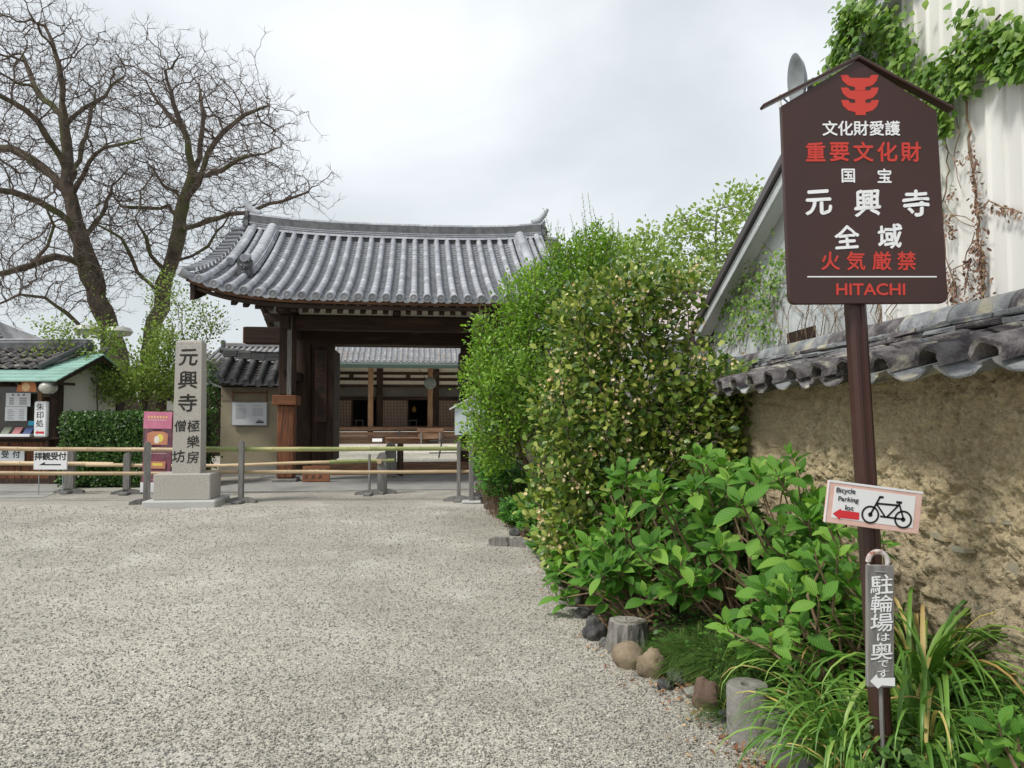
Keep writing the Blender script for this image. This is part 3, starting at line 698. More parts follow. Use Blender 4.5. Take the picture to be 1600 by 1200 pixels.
# ================================================================== GATE
gate = empty('temple_gate', GC, TH, 'large dark timber temple gate with curved grey tiled roof behind the bamboo fence', 'gate')
EV, EZ, RH = -4.1, 3.86, 2.22           # eave offset, height at mid eave, rise to the ridge
HW = 3.98
def surf(u, t):
    s = abs(u)/HW
    v = EV*(1-t); z = EZ+RH*(.62*t+.38*t*t)+.39*s**5*(1-t)**1.2+.19*s**3*t
    return Vector((u, v-.07*s**3*(1-t), z))
def backsurf(u, t):
    p = surf(u, t); return Vector((p.x, -p.y, p.z))
SPC = 7.70/28
def gate_roof():
    rt = MB(); n = 8
    V = []
    for yi, (y, r) in enumerate(((0, 1.0), (.12, 1.0), (1, .93))):
        for k in range(n+1): t = PI*k/n; V.append((math.cos(t)*r*.070, y, math.sin(t)*r*.080))
    m = n+1; Fc = [(yi*m+k, yi*m+k+1, (yi+1)*m+k+1, (yi+1)*m+k) for yi in range(2) for k in range(n)]
    Fc = [tuple(reversed(f)) for f in Fc]; Fc += [tuple(range(m))]
    seg = mesh('round_tile', V, Fc, m_tile, True); seg.set_sharp_from_angle(angle=R(50))
    # disc at the eave end of a row: rim, recess, boss
    d = MB(); d.lathe([(.0,-.34),(.083,-.34),(.088,-.005),(.082,.004),(.066,.004),(.060,-.014),(.032,-.014),(.024,.0),(.001,.003)], 16, Mx=Matrix.Rotation(PI/2, 4, 'X'))
    disc = mesh('eave_tile', d.v, d.f, m_tile, True); disc.set_sharp_from_angle(angle=R(35))
    us = [(-13.5+i)*SPC for i in range(28)]
    NS = 15; rest = MB(); cnt = 0
    for i in range(28):
        u = us[i]
        for j in range(NS):
            t0, t1 = j/NS, (j+1)/NS
            if t1 > .985: t1 = .985
            p, q = surf(u, t0), surf(u, t1); L = (q-p).length*1.02
            X = surf(u+.05, t0)-surf(u-.05, t0)
            Mx = frame(p+Vector((0,0,.05)), X, q-p) @ Matrix.Diagonal((1, L, 1, 1))
            if j < 11 and cnt < 300: link('round_tile', seg, gate, Mx); cnt += 1
            else: rest.add([Mx @ v.co for v in seg.vertices], [tuple(pp.vertices) for pp in seg.polygons])
        p, q = surf(u, 0), surf(u, .05); X = surf(u+.05, 0)-surf(u-.05, 0)
        dd = (q-p).normalized(); dd.z -= .05
        link('eave_tile', disc, gate, frame(p-dd*.095+Vector((0,0,.045)), X, dd))
    # joints: thin dark rings are the tapering ends of the pieces themselves
    for i in range(28):       # back slope
        u = us[i]
        for j in range(5):
            p, q = backsurf(u, j/5), backsurf(u, min(.985, (j+1)/5)); X = Vector((-1, 0, 0))
            Mx = frame(p+Vector((0,0,.05)), X, q-p) @ Matrix.Diagonal((1, (q-p).length, 1, 1))
            rest.add([Mx @ v.co for v in seg.vertices], [tuple(pp.vertices) for pp in seg.polygons])
    o = rest.build('round_tiles_upper', m_tile, gate, True); o['kind'] = 'stuff'
    # pan tiles: stepped arcs between the rows
    pan = MB(); NC = 30; ue = [(-14+i)*SPC for i in range(29)]
    for i in range(29):
        u = ue[i]; hw = SPC*.36
        for j in range(NC):
            t0, t1 = j/NC, (j+1.25)/NC
            V = []
            for tt, dz in ((t0, .055), (t0, .005), (min(1, t1), -.002)):
                for k in range(5):
                    a = -1+2*k/4; p = surf(u+a*hw, tt); V.append(p+Vector((0, -.004 if dz == .012 else 0, dz-.035*(1-a*a))))
            pan.add(V, [(k, k+1, 6+k, 5+k)[::-1] for k in range(4)]+[(k, 10+k, 11+k, k+1)[::-1] for k in range(4)])
    for j in range(1): pass
    o = pan.build('pan_tiles', m_tilepan, gate); o['kind'] = 'stuff'
    # eave pan tiles with thick down-turned crescent faces
    for i in range(29):
        u = ue[i]; hw = SPC*.42; mb = MB(); V = []
        for k in range(7):
            a = -1+2*k/6; p = surf(u+a*hw, 0)+Vector((0, -.05, 0)); zt = .02-.045*(1-a*a)
            V += [p+Vector((0, 0, zt)), p+Vector((0, .005, zt-.055*(1-.3*abs(a)))), surf(u+a*hw, .05)+Vector((0, 0, zt))]
        Fc = []
        for k in range(6): a = 3*k; Fc += [(a, a+1, a+4, a+3), (a, a+3, a+5, a+2)]
        mb.add(V, Fc).build('eave_pan_tile', m_tile, gate)
    # roof boarding below the tiles (both slopes) and the underside
    for nm, fn, mat in (('roof_boarding', surf, m_wood), ('roof_boarding', backsurf, m_tilepan)):
        V = []; nu, ntt = 24, 12
        for j in range(ntt+1):
            for i in range(nu+1): p = fn(-HW+2*HW*i/nu, j/ntt); V.append(p-Vector((0,0,.035)))
        b = len(V); V += [p-Vector((0,0,.09)) for p in V[:b]]
        Fc = []
        for j in range(ntt):
            for i in range(nu):
                a = j*(nu+1)+i; Fc += [(a, a+1, a+nu+2, a+nu+1), (b+a, b+a+nu+1, b+a+nu+2, b+a+1)]
        for i in range(nu): Fc.append((i, b+i, b+i+1, i+1))
        for j in range(ntt):
            a = j*(nu+1); Fc += [(a, a+nu+1, b+a+nu+1, b+a), (a+nu, b+a+nu, b+a+2*nu+1, a+2*nu+1)]
        mb = MB(); mb.add(V, Fc).build(nm, mat, gate)
    # eave laths under the tile edge (brown) and fascia, curved with the eave
    for nm, v0, v1, z0, z1, mat in (('eave_lath', -.02, .10, -.115, -.055, M('brown lath', (.15,.07,.035), (.08,.04,.022), 3, .8)), ('eave_fascia', .06, .2, -.20, -.128, m_woodx)):
        for fn, sg in ((surf, 1), (backsurf, -1)):
            mb = MB(); V = []; nn = 40
            for i in range(nn+1):
                u = -HW+.05+2*(HW-.05)*i/nn; p = fn(u, 0)
                V += [p+Vector((0, sg*v0, z0)), p+Vector((0, sg*v1, z0)), p+Vector((0, sg*v1, z1)), p+Vector((0, sg*v0, z1))]
            Fc = [(4*i+k, 4*i+4+k, 4*i+4+(k+1)%4, 4*i+(k+1)%4) for i in range(nn) for k in range(4)]+[(0,1,2,3), (4*nn+3, 4*nn+2, 4*nn+1, 4*nn)]
            mb.add(V, Fc).build(nm, mat, gate)
    # rafters
    rf = MB(); rf.bbox(-.05, 0, -.06, .05, 1, .0, .004); rme = mesh('rafter', rf.v, rf.f, m_wood)
    u = -HW+.28
    while u < HW-.2:
        for sg in (1, -1):
            fn = surf if sg == 1 else backsurf
            for ta, tb, dz, sc in ((.05, .55, -.14, 1), (.13, .62, -.36, 1.1)):
                if sc > 1 and abs(u) > 3.25: continue
                p, q = fn(u, ta)+Vector((0,0,dz)), fn(u, tb)+Vector((0,0,dz-.02))
                p.z -= 0; L = (q-p).length
                link('rafter', rme, gate, frame(p, Vector((1,0,0)), q-p) @ Matrix.Diagonal((sc, L, 1.3, 1)))
        u += .235
    # bargeboards and verge tiles
    half = []
    for k in range(7): t = PI*k/6; half.append((math.cos(t)*.078, math.sin(t)*.078))
    vb = MB(); V = [(a, 0, b) for a, b in half]+[(a, .34, b) for a, b in half]; vb.add(V, [(k, k+1, 8+k, 7+k)[::-1] for k in range(6)]+[tuple(range(7))])
    vme = mesh('verge_tile', vb.v, vb.f, m_tile, True); vme.set_sharp_from_angle(angle=R(50))
    for sg in (-1, 1):
        for fn in (surf, backsurf):
            mb = MB(); V = []; nn = 16
            for j in range(nn+1):
                p = fn(sg*(HW-.12), j/nn); hh = .34+.08*(j/nn)
                V += [p+Vector((-.04, 0, -.10)), p+Vector((.04, 0, -.10)), p+Vector((.04, 0, -.10-hh)), p+Vector((-.04, 0, -.10-hh))]
            Fc = [(4*i+k, 4*i+4+k, 4*i+4+(k+1)%4, 4*i+(k+1)%4) for i in range(nn) for k in range(4)]+[(0,1,2,3), (4*nn+3, 4*nn+2, 4*nn+1, 4*nn)]
            mb.add(V, Fc).build('bargeboard', m_wood, gate)
            L = 4.55; nv = 16
            for j in range(nv):
                t = .02+.93*j/(nv-1); p = fn(sg*(HW+.17), t)+Vector((0,0,.03)); X = fn(sg*HW, t+.02)-fn(sg*HW, t-.02)
                link('verge_tile', vme, gate, frame(p, -sg*X if fn is surf else -sg*X, Vector((-sg, 0, .10))))
    # main ridge
    rz = lambda u: surf(u, 1).z
    rm = MB(); layers = 7; RB, RT = -.02, .34
    for lay in range(layers):
        z0 = RB+.035+lay*(RT-RB-.03)/layers; z1 = z0+.027; hw = .165-.006*lay; u = -3.74+(lay % 2)*.14
        while u < 3.74:
            ue2 = min(3.74, u+.285); a, b = rz(u), rz(ue2)
            e = .002*random.random()
            rm.add([(u+.004, -hw-e, a+z0), (ue2-.004, -hw-e, b+z0), (ue2-.004, hw, b+z0), (u+.004, hw, a+z0), (u+.004, -hw-e, a+z1), (ue2-.004, -hw-e, b+z1), (ue2-.004, hw, b+z1), (u+.004, hw, a+z1)], [(0,3,2,1),(4,5,6,7),(0,1,5,4),(1,2,6,5),(2,3,7,6),(3,0,4,7)])
            u = ue2
    rm.build('ridge_courses', m_tile, gate)['kind'] = 'stuff'
    mb = MB(); nn = 30
    V = []
    for i in range(nn+1):
        u = -3.72+7.44*i/nn; z = rz(u); V += [(u,-.15,z-.12),(u,.15,z-.12),(u,.15,z+RT-.02),(u,-.15,z+RT-.02)]
    mb.add(V, [(4*i+k, 4*i+4+k, 4*i+4+(k+1)%4, 4*i+(k+1)%4) for i in range(nn) for k in range(4)]+[(0,1,2,3),(4*nn+3,4*nn+2,4*nn+1,4*nn)]); mb.build('ridge_core', m_tiled, gate)
    cm = MB(); V = [(math.cos(PI*k/8)*.085, y, math.sin(PI*k/8)*.07) for y in (0, 1) for k in range(9)]
    cm.add(V, [(k, k+1, 10+k, 9+k)[::-1] for k in range(8)]); cme = mesh('ridge_cap_tile', cm.v, cm.f, m_tile, True)
    lm = mesh('ridge_base_tile', [(v[0]*.75, v[1], v[2]*.8) for v in cm.v], cm.f, m_tile, True)
    u = -3.74
    while u < 3.7:
        u2 = min(3.74, u+.33); p, q = Vector((u, 0, rz(u)+RT)), Vector((u2-.006, 0, rz(u2)+RT))
        link('ridge_cap_tile', cme, gate, frame(p, Vector((0,-1,0)), q-p) @ Matrix.Diagonal((1.1, (q-p).length, 1, 1)))
        p, q = Vector((u, -.175, rz(u)-.035)), Vector((u2-.006, -.175, rz(u2)-.035))
        link('ridge_base_tile', lm, gate, frame(p, Vector((0,-1,0)), q-p) @ Matrix.Diagonal((1, (q-p).length, 1, 1)))
        u = u2
    # demon tiles at the ridge ends, with horn tiles curving up over them
    def oni(Mx, s=1.0):
        mb = MB()
        out = [(-.17,-.34),(-.10,-.30),(-.06,-.36),(.06,-.36),(.10,-.30),(.17,-.34),(.21,-.18),(.17,-.02),(.20,.08),(.19,.20),(.13,.14),(.08,.17),(.0,.20),(-.08,.17),(-.13,.14),(-.19,.20),(-.20,.08),(-.17,-.02),(-.21,-.18)]
        mb.prism([(a*s, b*s) for a, b in out], -.03*s, .05*s, Mx)
        mb.prism([(a*.72*s, (b*.72-.01)*s) for a, b in out if b < .18], -.07*s, -.025*s, Mx)
        mb.tube([Mx @ Vector((-.11*s,-.05*s,.06*s)), Mx @ Vector((-.05*s,-.10*s,.02*s)), Mx @ Vector((0,-.07*s,.04*s)), Mx @ Vector((.05*s,-.10*s,.02*s)), Mx @ Vector((.11*s,-.05*s,.06*s))], .024*s, 6)
        mb.tube([Mx @ Vector((-.09*s,-.06*s,-.16*s)), Mx @ Vector((0,-.11*s,-.13*s)), Mx @ Vector((.09*s,-.06*s,-.16*s))], [.02*s,.035*s,.02*s], 6)
        mb.tube([Mx @ Vector((0,-.07*s,.03*s)), Mx @ Vector((0,-.13*s,-.05*s)), Mx @ Vector((0,-.09*s,-.09*s))], [.02*s,.035*s,.03*s], 6)
        for sx in (-1, 1):
            mb.tube([Mx @ Vector((sx*.07*s,-.07*s,-.01*s)), Mx @ Vector((sx*.07*s,-.10*s,-.01*s))], [.03*s,.02*s], 7)
            mb.tube([Mx @ Vector((sx*.10*s,0,.12*s)), Mx @ Vector((sx*.15*s,-.02*s,.2*s)), Mx @ Vector((sx*.13*s,-.03*s,.27*s))], [.04*s,.028*s,.006*s], 6)
        return mb
    for sg in (-1, 1):
        Mx = Matrix.Translation((sg*3.80, 0, rz(3.8)+.2)) @ Matrix.Rotation(sg*PI/2, 4, 'Z')
        oni(Mx, .95).build('demon_tile', m_tiled, gate, False)
        mb = MB(); pts = [Vector((sg*(3.5+.085*k), 0, rz(3.6)+RT+.06+.016*k*k)) for k in range(6)]
        mb.tube(pts, [.095,.095,.09,.08,.07,.045], 10); mb.build('horn_tile', m_tile, gate, True)
    # descending ridges
    for sg in (-1, 1):
        for fn, fs in ((surf, -1), (backsurf, 1)):
            uc = sg*(11.0*SPC+.135)
            t0, t1 = .30, .97; nn = 9
            for lay, (hw, za, zb) in enumerate(((.185, .085, .118), (.165, .130, .160), (.14, .172, .202))):
                for j in range(nn):
                    a, b = fn(uc, t0+(t1-t0)*j/nn), fn(uc, t0+(t1-t0)*(j+1)/nn); g = (b-a)*.01
                    V = []
                    for p in (a+g, b-g):
                        for (x, z) in ((-hw, za), (hw, za), (hw, zb), (-hw, zb)): V.append(p+Vector((x, 0, z)))
                    MB().add(V, [(0,1,2,3),(7,6,5,4),(0,4,5,1),(1,5,6,2),(2,6,7,3),(3,7,4,0)]).build('descending_ridge_tile', m_tile, gate)
            mb = MB(); V = []
            for j in range(nn+1):
                p = fn(uc, t0+(t1-t0)*j/nn); V += [p+Vector((x, 0, z)) for x, z in ((-.12,-.03),(.12,-.03),(.12,.2),(-.12,.2))]
            mb.add(V, [(4*i+k, 4*i+4+k, 4*i+4+(k+1)%4, 4*i+(k+1)%4) for i in range(nn) for k in range(4)]+[(0,1,2,3),(4*nn+3,4*nn+2,4*nn+1,4*nn)]); mb.build('descending_ridge_core', m_tiled, gate)
            for j in range(nn):
                p, q = fn(uc, t0+(t1-t0)*j/nn)+Vector((0,0,.208)), fn(uc, t0+(t1-t0)*(j+1)/nn)+Vector((0,0,.208))
                link('descending_cap_tile', cme, gate, frame(p, Vector((1,0,0)), q-p) @ Matrix.Diagonal((1.28, (q-p).length*.985, 1.15, 1)))
            p = fn(uc, t0-.01)
            Mx = Matrix.Translation(p+Vector((0, fs*.02, .22))) @ (Matrix.Identity(4) if fs < 0 else Matrix.Rotation(PI, 4, 'Z'))
            oni(Mx, .82).build('demon_tile', m_tiled, gate)
            mb = MB(); q = fn(uc, t0+.08); a = p+Vector((0, fs*.14, .40)); mb.tube([a, a+Vector((0, -fs*.35, .1))], .085, 12); mb.build('round_end_tile', m_tile, gate, True)
            # small outer ridge towards the verge
            uo = sg*(13.1*SPC)
            for k in range(8):
                p, q = fn(uo, .42+.55*k/8)+Vector((0, 0, .13)), fn(uo, .42+.55*(k+1)/8)+Vector((0, 0, .13)); link('outer_ridge_tile', cme, gate, frame(p, Vector((1, 0, 0)), q-p) @ Matrix.Diagonal((.95, (q-p).length*.985, 1.1, 1)))
            mb = MB(); p = fn(uo, .42)+Vector((0, 0, .13)); d_ = (fn(uo, .5)-fn(uo, .42)).normalized(); mb.tube([p-d_*.03, p+d_*.06], .088, 14); mb.build('round_end_tile', m_tile, gate, True)
    # corner tile curling out at each eave corner
    for sg in (-1, 1):
        mb = MB(); p = surf(sg*(HW-.32), 0); mb.tube([p+Vector((-sg*.0,.55,.18)), p+Vector((sg*.18,.25,.10)), p+Vector((sg*.32,-.02,.13)), p+Vector((sg*.42,-.12,.19))], [.07,.085,.088,.09], 12); mb.build('corner_tile', m_tile, gate, True)
gate_roof()
def gate_frame():
    w = 2.42
    def B(nm, x0, y0, z0, x1, y1, z1, mat, c=.012, par=gate): mb = MB(); mb.bbox(x0, y0, z0, x1, y1, z1, c); return mb.build(nm, mat, par)
    for sg in (-1, 1):
        # front legs: new wood foot, collar block, old upper post
        x = sg*w
        B('base_stone', x-.27, -2.27, -.02, x+.27, -1.73, .10, m_cblock, .02)
        B('repaired_post_foot', x-.185, -2.185, .10, x+.185, -1.815, 1.735, m_newwood, .03)
        B('collar_block', x-.28, -2.26, 1.735, x+.24, -1.6, 1.96, m_newwoodx, .015)
        B('post', x-.17, -2.17, 1.96, x+.17, -1.83, 3.95, m_wood, .03)
        B('post_strip', x+.02 if sg < 0 else x-.12, -2.215, 1.962, x+.12 if sg < 0 else x-.02, -2.172, 3.9, m_greywood if sg < 0 else m_wood, .005)
        B('post', x-.17, 1.83, .1, x+.17, 2.17, 3.95, m_wood, .03)
        mb = MB(); mb.lathe([(.27,.05),(.26,2.0),(.245,4.3)], 20, (x, 0, 0)); mb.build('main_pillar', m_wood, gate, True)
        # tie beams running front to back, and a side panel
        B('side_beam', x-.1, -2.5, 3.42, x+.1, 2.5, 3.72, m_wood); B('side_beam', x-.075, -2.17, 1.98 if sg > 0 else 2.35, x+.075, 2.1, 2.2 if sg > 0 else 2.55, m_wood)
        B('bracket_arm', x-.13, -2.75, 3.74, x+.13, 2.75, 3.93, m_wood); B('bracket_block', x-.22, -2.22, 3.935, x+.22, -1.78, 4.12, m_wood)
        B('purlin_end', x-.1, -2.9, 3.98, x+.1, -2.25, 4.12, m_wood)
        # side panel between pillar and jamb
        xi = sg*(w-.27); xj = sg*1.70; a, b = min(xi, xj), max(xi, xj)
        n = 3
        for k in range(n): B('side_plank', a+(b-a)*k/n+.002, -.05+.006*(k % 2), .3, a+(b-a)*(k+1)/n-.002, .02+.006*(k % 2), 3.28, m_wood, .004)
        B('door_jamb', sg*1.70-.09, -.11, .28, sg*1.70+.09, .13, 3.28, m_wood)
        # opened door leaf, swung into the court
        for k in range(5): B('door_plank', sg*1.66-.035-.0, 0.15+k*.26, .33, sg*1.66+.035, .15+(k+1)*.26-.006, 3.2, m_wood, .006)
        B('door_rail', sg*1.66-.05, .14, 1.2, sg*1.66+.05, 1.44, 1.35, m_wood); B('door_rail', sg*1.66-.05, .14, 2.6, sg*1.66+.05, 1.44, 2.75, m_wood)
    B('threshold_beam', -2.15, -.13, .05, 2.15, .11, .30, m_palewoodx, .02)
    B('threshold_step', -1.6, -.55, .0, 2.15, -.3, .13, m_newwoodx, .02)
    B('main_lintel', -3.80, -.2, 3.30, 3.80, .2, 3.72, m_woodx, .02)
    B('lintel_end_cap', -3.83, -.19, 3.31, -3.803, .19, 3.71, m_newwoodx, .003)
    B('upper_wall_board', -2.4, -.06, 3.72, 2.4, .06, 5.2, m_woodx)
    B('front_tie_beam', -2.6, -2.1, 3.44, 2.6, -1.9, 3.78, m_woodx, .02)
    B('front_purlin', -3.75, -2.13, 4.13, 3.75, -1.87, 4.34, m_woodx, .02)
    B('back_tie_beam', -2.6, 1.9, 3.44, 2.6, 2.1, 3.78, m_woodx, .02)
    B('back_purlin', -3.75, 1.87, 4.13, 3.75, 2.13, 4.34, m_woodx, .02)
    for a, b in ((-2.18, -.08), (.10, 2.18)):
        B('plaster_strip', a, -2.03, 3.80, b, -1.97, 4.12, m_cream, .004)
    B('central_strut', -.075, -2.1, 3.782, .095, -1.92, 4.128, m_wood)
    # gable ends: plaster triangle, struts
    for sg in (-1, 1):
        mb = MB(); out = [(-1.9, 4.0), (1.9, 4.0), (1.2, 4.9), (0, 5.7), (-1.2, 4.9)]
        mb.add([(sg*2.45, a, b) for a, b in out]+[(sg*2.52, a, b) for a, b in out], [tuple(range(5)), tuple(reversed(range(5, 10)))]+[(i, 5+i, 5+(i+1) % 5, (i+1) % 5) for i in range(5)])
        mb.build('gable_plaster', m_white, gate)
        B('gable_strut', sg*2.56-.04, -.12, 4.0, sg*2.56+.04, .12, 5.6, m_wood); B('gable_beam', sg*2.56-.05, -2.4, 3.95, sg*2.56+.05, 2.4, 4.12, m_wood)
        B('eave_purlin', min(sg*2.4, sg*3.85), -.12, 5.42, max(sg*2.4, sg*3.85), .12, 5.66, m_woodx)
    # little dark wedges seen below the gable eave
    for sg in (-1, 1):
        for k in range(6):
            u = sg*(2.75+.19*k); p = surf(u, .3); B('gable_rafter_end', u-.055, -3.05+.05*k, p.z-.46, u+.055, -2.4, p.z-.30, m_wood, .006)
gate_frame()
# calligraphy board hung on the left side panel
cb = empty('calligraphy_board', gl(-1.93, -.07, 1.33), TH, 'tall dark wooden board with carved calligraphy hung inside the left gatepost', 'sign board')
mb = MB(); mb.bbox(-.15, -.07, 0, .15, -.02, 1.82, .008); mb.build('panel', M('warm dark board', (.085,.042,.026), (.045,.024,.017), 4, .7, .3, 30, stretch=(8,8,.6)), cb)
tx = Text(-.0725)
for i, ch in enumerate('佛法元興之場'): tx.put(ch, 0, 1.66-.285*i, .235, .01, wob=.03)
tx.build('lettering', m_ink, cb)
# small slanting wooden notice at the foot of the gate
wn = empty('wooden_notice', gl(-1.72, -2.35, .04), TH-.03, 'low orange-brown wooden notice with black characters at the foot of the gatepost', 'sign board')
mb = MB(); mb.bbox(-.30, -.02, 0, .30, .02, .35, .006, Matrix.Rotation(-.2, 4, 'X')); mb.build('panel', m_newwoodx, wn)
tx = Text(-.0225)
for r, (z, n) in enumerate(((.235, 4), (.10, 3))):     # brush characters too worn to read
    for i in range(n):
        x = -.21+.15*i
        for a, b, c, d in ((-.04,.03,.04,.035),(-.03,0,.035,.005),(0,.045,-.005,-.04),(-.01,-.01,-.045,-.045),(.01,-.01,.045,-.04)): tx.line(x+a+random.uniform(-.008,.008), z+b, x+c, z+d+random.uniform(-.008,.008), .011)
tx.build('worn_marks', m_ink, wn, Mx=Matrix.Rotation(-.2, 4, 'X'))

# ================================================================== TILED WING WALLS
def wing(u0, u1, label, dens=True):
    a = gl(u0, 0); w = empty('wing_wall', a, TH, label, 'wall'); L = u1-u0
    mb = MB(); mb.bbox(0, -.22, -.05, L, .22, 2.2, .01); mb.build('plaster_body', m_plaster, w)
    mb = MB(); mb.bbox(.01, -.235, 1.86, L-.01, -.221, 2.2, .003); mb.build('upper_band', M('brown plaster band', (.3,.25,.18), (.25,.205,.15), 3, .9), w)
    mb = MB(); mb.bbox(-.02, -.30, -.05, L, -.222, .32, .02); mb.build('stone_footing', m_conc, w)
    half = MB(); n = 8; V = [(math.cos(PI*k/n)*r*.085, y, math.sin(PI*k/n)*r*.085) for y, r in ((0,1),(.15,1),(1,.92)) for k in range(n+1)]
    half.add(V, [(yi*9+k, yi*9+k+1, (yi+1)*9+k+1, (yi+1)*9+k)[::-1] for yi in range(2) for k in range(n)]+[tuple(range(9))])
    hm = mesh('round_tile', half.v, half.f, m_tiled, True); hm.set_sharp_from_angle(angle=R(50))
    dk = MB(); dk.lathe([(.0,-.1),(.092,-.1),(.094,0),(.085,.004),(.07,.004),(.066,-.01),(.001,-.008)], 14, Mx=Matrix.Rotation(PI/2, 4, 'X')); dm = mesh('eave_tile', dk.v, dk.f, m_tiled, True); dm.set_sharp_from_angle(angle=R(40))
    zc = lambda x: (.10*max(0, 1-x/1.2)**2 if u0 < 0 else .0)
    zt = lambda x, t: 2.24+.62*t*(.85+.15*t)+zc(x)
    k = 0; x = .16
    while x < L:
        for sg in (-1, 1):
            for j in range(4):
                p = Vector((x, sg*.95*(1-j/4), zt(x, j/4)+.03)); q = Vector((x, sg*.95*(1-(j+1)/4), zt(x, (j+1)/4)+.03))
                link('round_tile', hm, w, frame(p, Vector((-sg, 0, 0)), q-p) @ Matrix.Diagonal((1, (q-p).length, 1, 1)))
            p = Vector((x, sg*.97, zt(x, 0)+.03)); link('eave_tile', dm, w, frame(p, Vector((-sg, 0, 0)), Vector((0, -sg*.3, .04))))
        x += .292
    pan = MB(); x = .16-.146
    while x < L+.1:
        for sg in (-1, 1):
            for j in range(9):
                V = []
                for tt, dz in ((j/9, .03), (j/9, .0), (min(1, (j+1.2)/9), .0)):
                    for kk in range(5):
                        aa = -1+kk/2; V.append((x+aa*.095, sg*(.98*(1-tt)), zt(x, tt)+dz-.035*(1-aa*aa)))
                Fc = [(kk, kk+1, 6+kk, 5+kk) for kk in range(4)]+[(kk, 10+kk, 11+kk, kk+1) for kk in range(4)]
                pan.add(V, [f[::-1] for f in Fc] if sg < 0 else Fc)
        x += .292
    pan.build('pan_tiles', m_tiled, w)['kind'] = 'stuff'
    mb = MB(); mb.add([(0,-.95,2.17+zc(0)),(L,-.95,2.17),(L,0,2.8),(0,0,2.8+zc(0)),(0,.95,2.17+zc(0)),(L,.95,2.17),(0,0,2.2),(L,0,2.2)], [(0,1,2,3),(3,2,5,4),(0,6,7,1),(6,4,5,7),(0,3,6),(3,4,6),(1,7,2),(2,7,5)]); mb.build('roof_boarding', m_wood, w)
    for lay in range(4):
        x = 0
        while x < L-.02:
            x2 = min(L, x+.34); z = 2.87+.042*lay; hw = .15-.01*lay
            mb = MB(); mb.bbox(x+.003, -hw, z+zc(x), x2-.003, hw, z+.034+zc(x), .004); mb.build('ridge_tile', m_tiled, w); x = x2
    x = -.1
    while x < L-.02:
        x2 = min(L, x+.36); mb = MB(); mb.tube([(x, 0, 3.03+zc(max(0,x))*1.1), (x2-.005, 0, 3.03+zc(x2)*1.1)], .075, 10); mb.build('ridge_cap_tile', m_tiled, w, True); x = x2
    return w
wl = wing(-4.32, -2.69, 'short ochre plaster wall with dark tiled coping left of the gate, holding a notice')
wr = wing(2.69, 5.4, 'short ochre plaster wall with dark tiled coping right of the gate behind the shrubs')
# notice board fixed to the left wing wall
ib = empty('notice_board', gl(-3.62, -.26, 1.24), TH, 'white framed notice board with printed text on the ochre wall', 'notice board')
mb = MB(); mb.bbox(-.43, -.035, 0, .43, 0, .6, .008); mb.build('frame', m_metal, ib)
mb = MB(); mb.bbox(-.405, -.042, .025, .405, -.037, .575, .001); mb.build('sheet', m_paper, ib)
tx = Text(-.0445)
for c in range(2):
    for r in range(11):
        if c and r > 7: continue
        x0 = -.33+c*.40; tx.bar(x0, .44-r*.026, x0+.27-random.random()*.02, .447-r*.026)
tx.bar(-.33,.50,-.12,.508); tx.bar(.07,.50,.3,.508); tx.build('printed_text', m_print, ib)
tx = Text(-.0445); tx.poly([(.15,.07),(.35,.07),(.36,.085),(.25,.1),(.15,.09)]); tx.build('photo_base', m_text, ib)
tx = Text(-.0446); tx.poly([(.15,.092),(.25,.103),(.36,.087),(.33,.125),(.22,.16)]); tx.build('photo_roof', m_print, ib)
mb = MB()
for x in (-.40, .40): mb.box(x-.012, -.03, .6, x+.012, -.01, .88)
mb.box(-.412, -.03, .81, .412, -.01, .835); mb.build('hanging_bracket', m_newwoodx, ib)

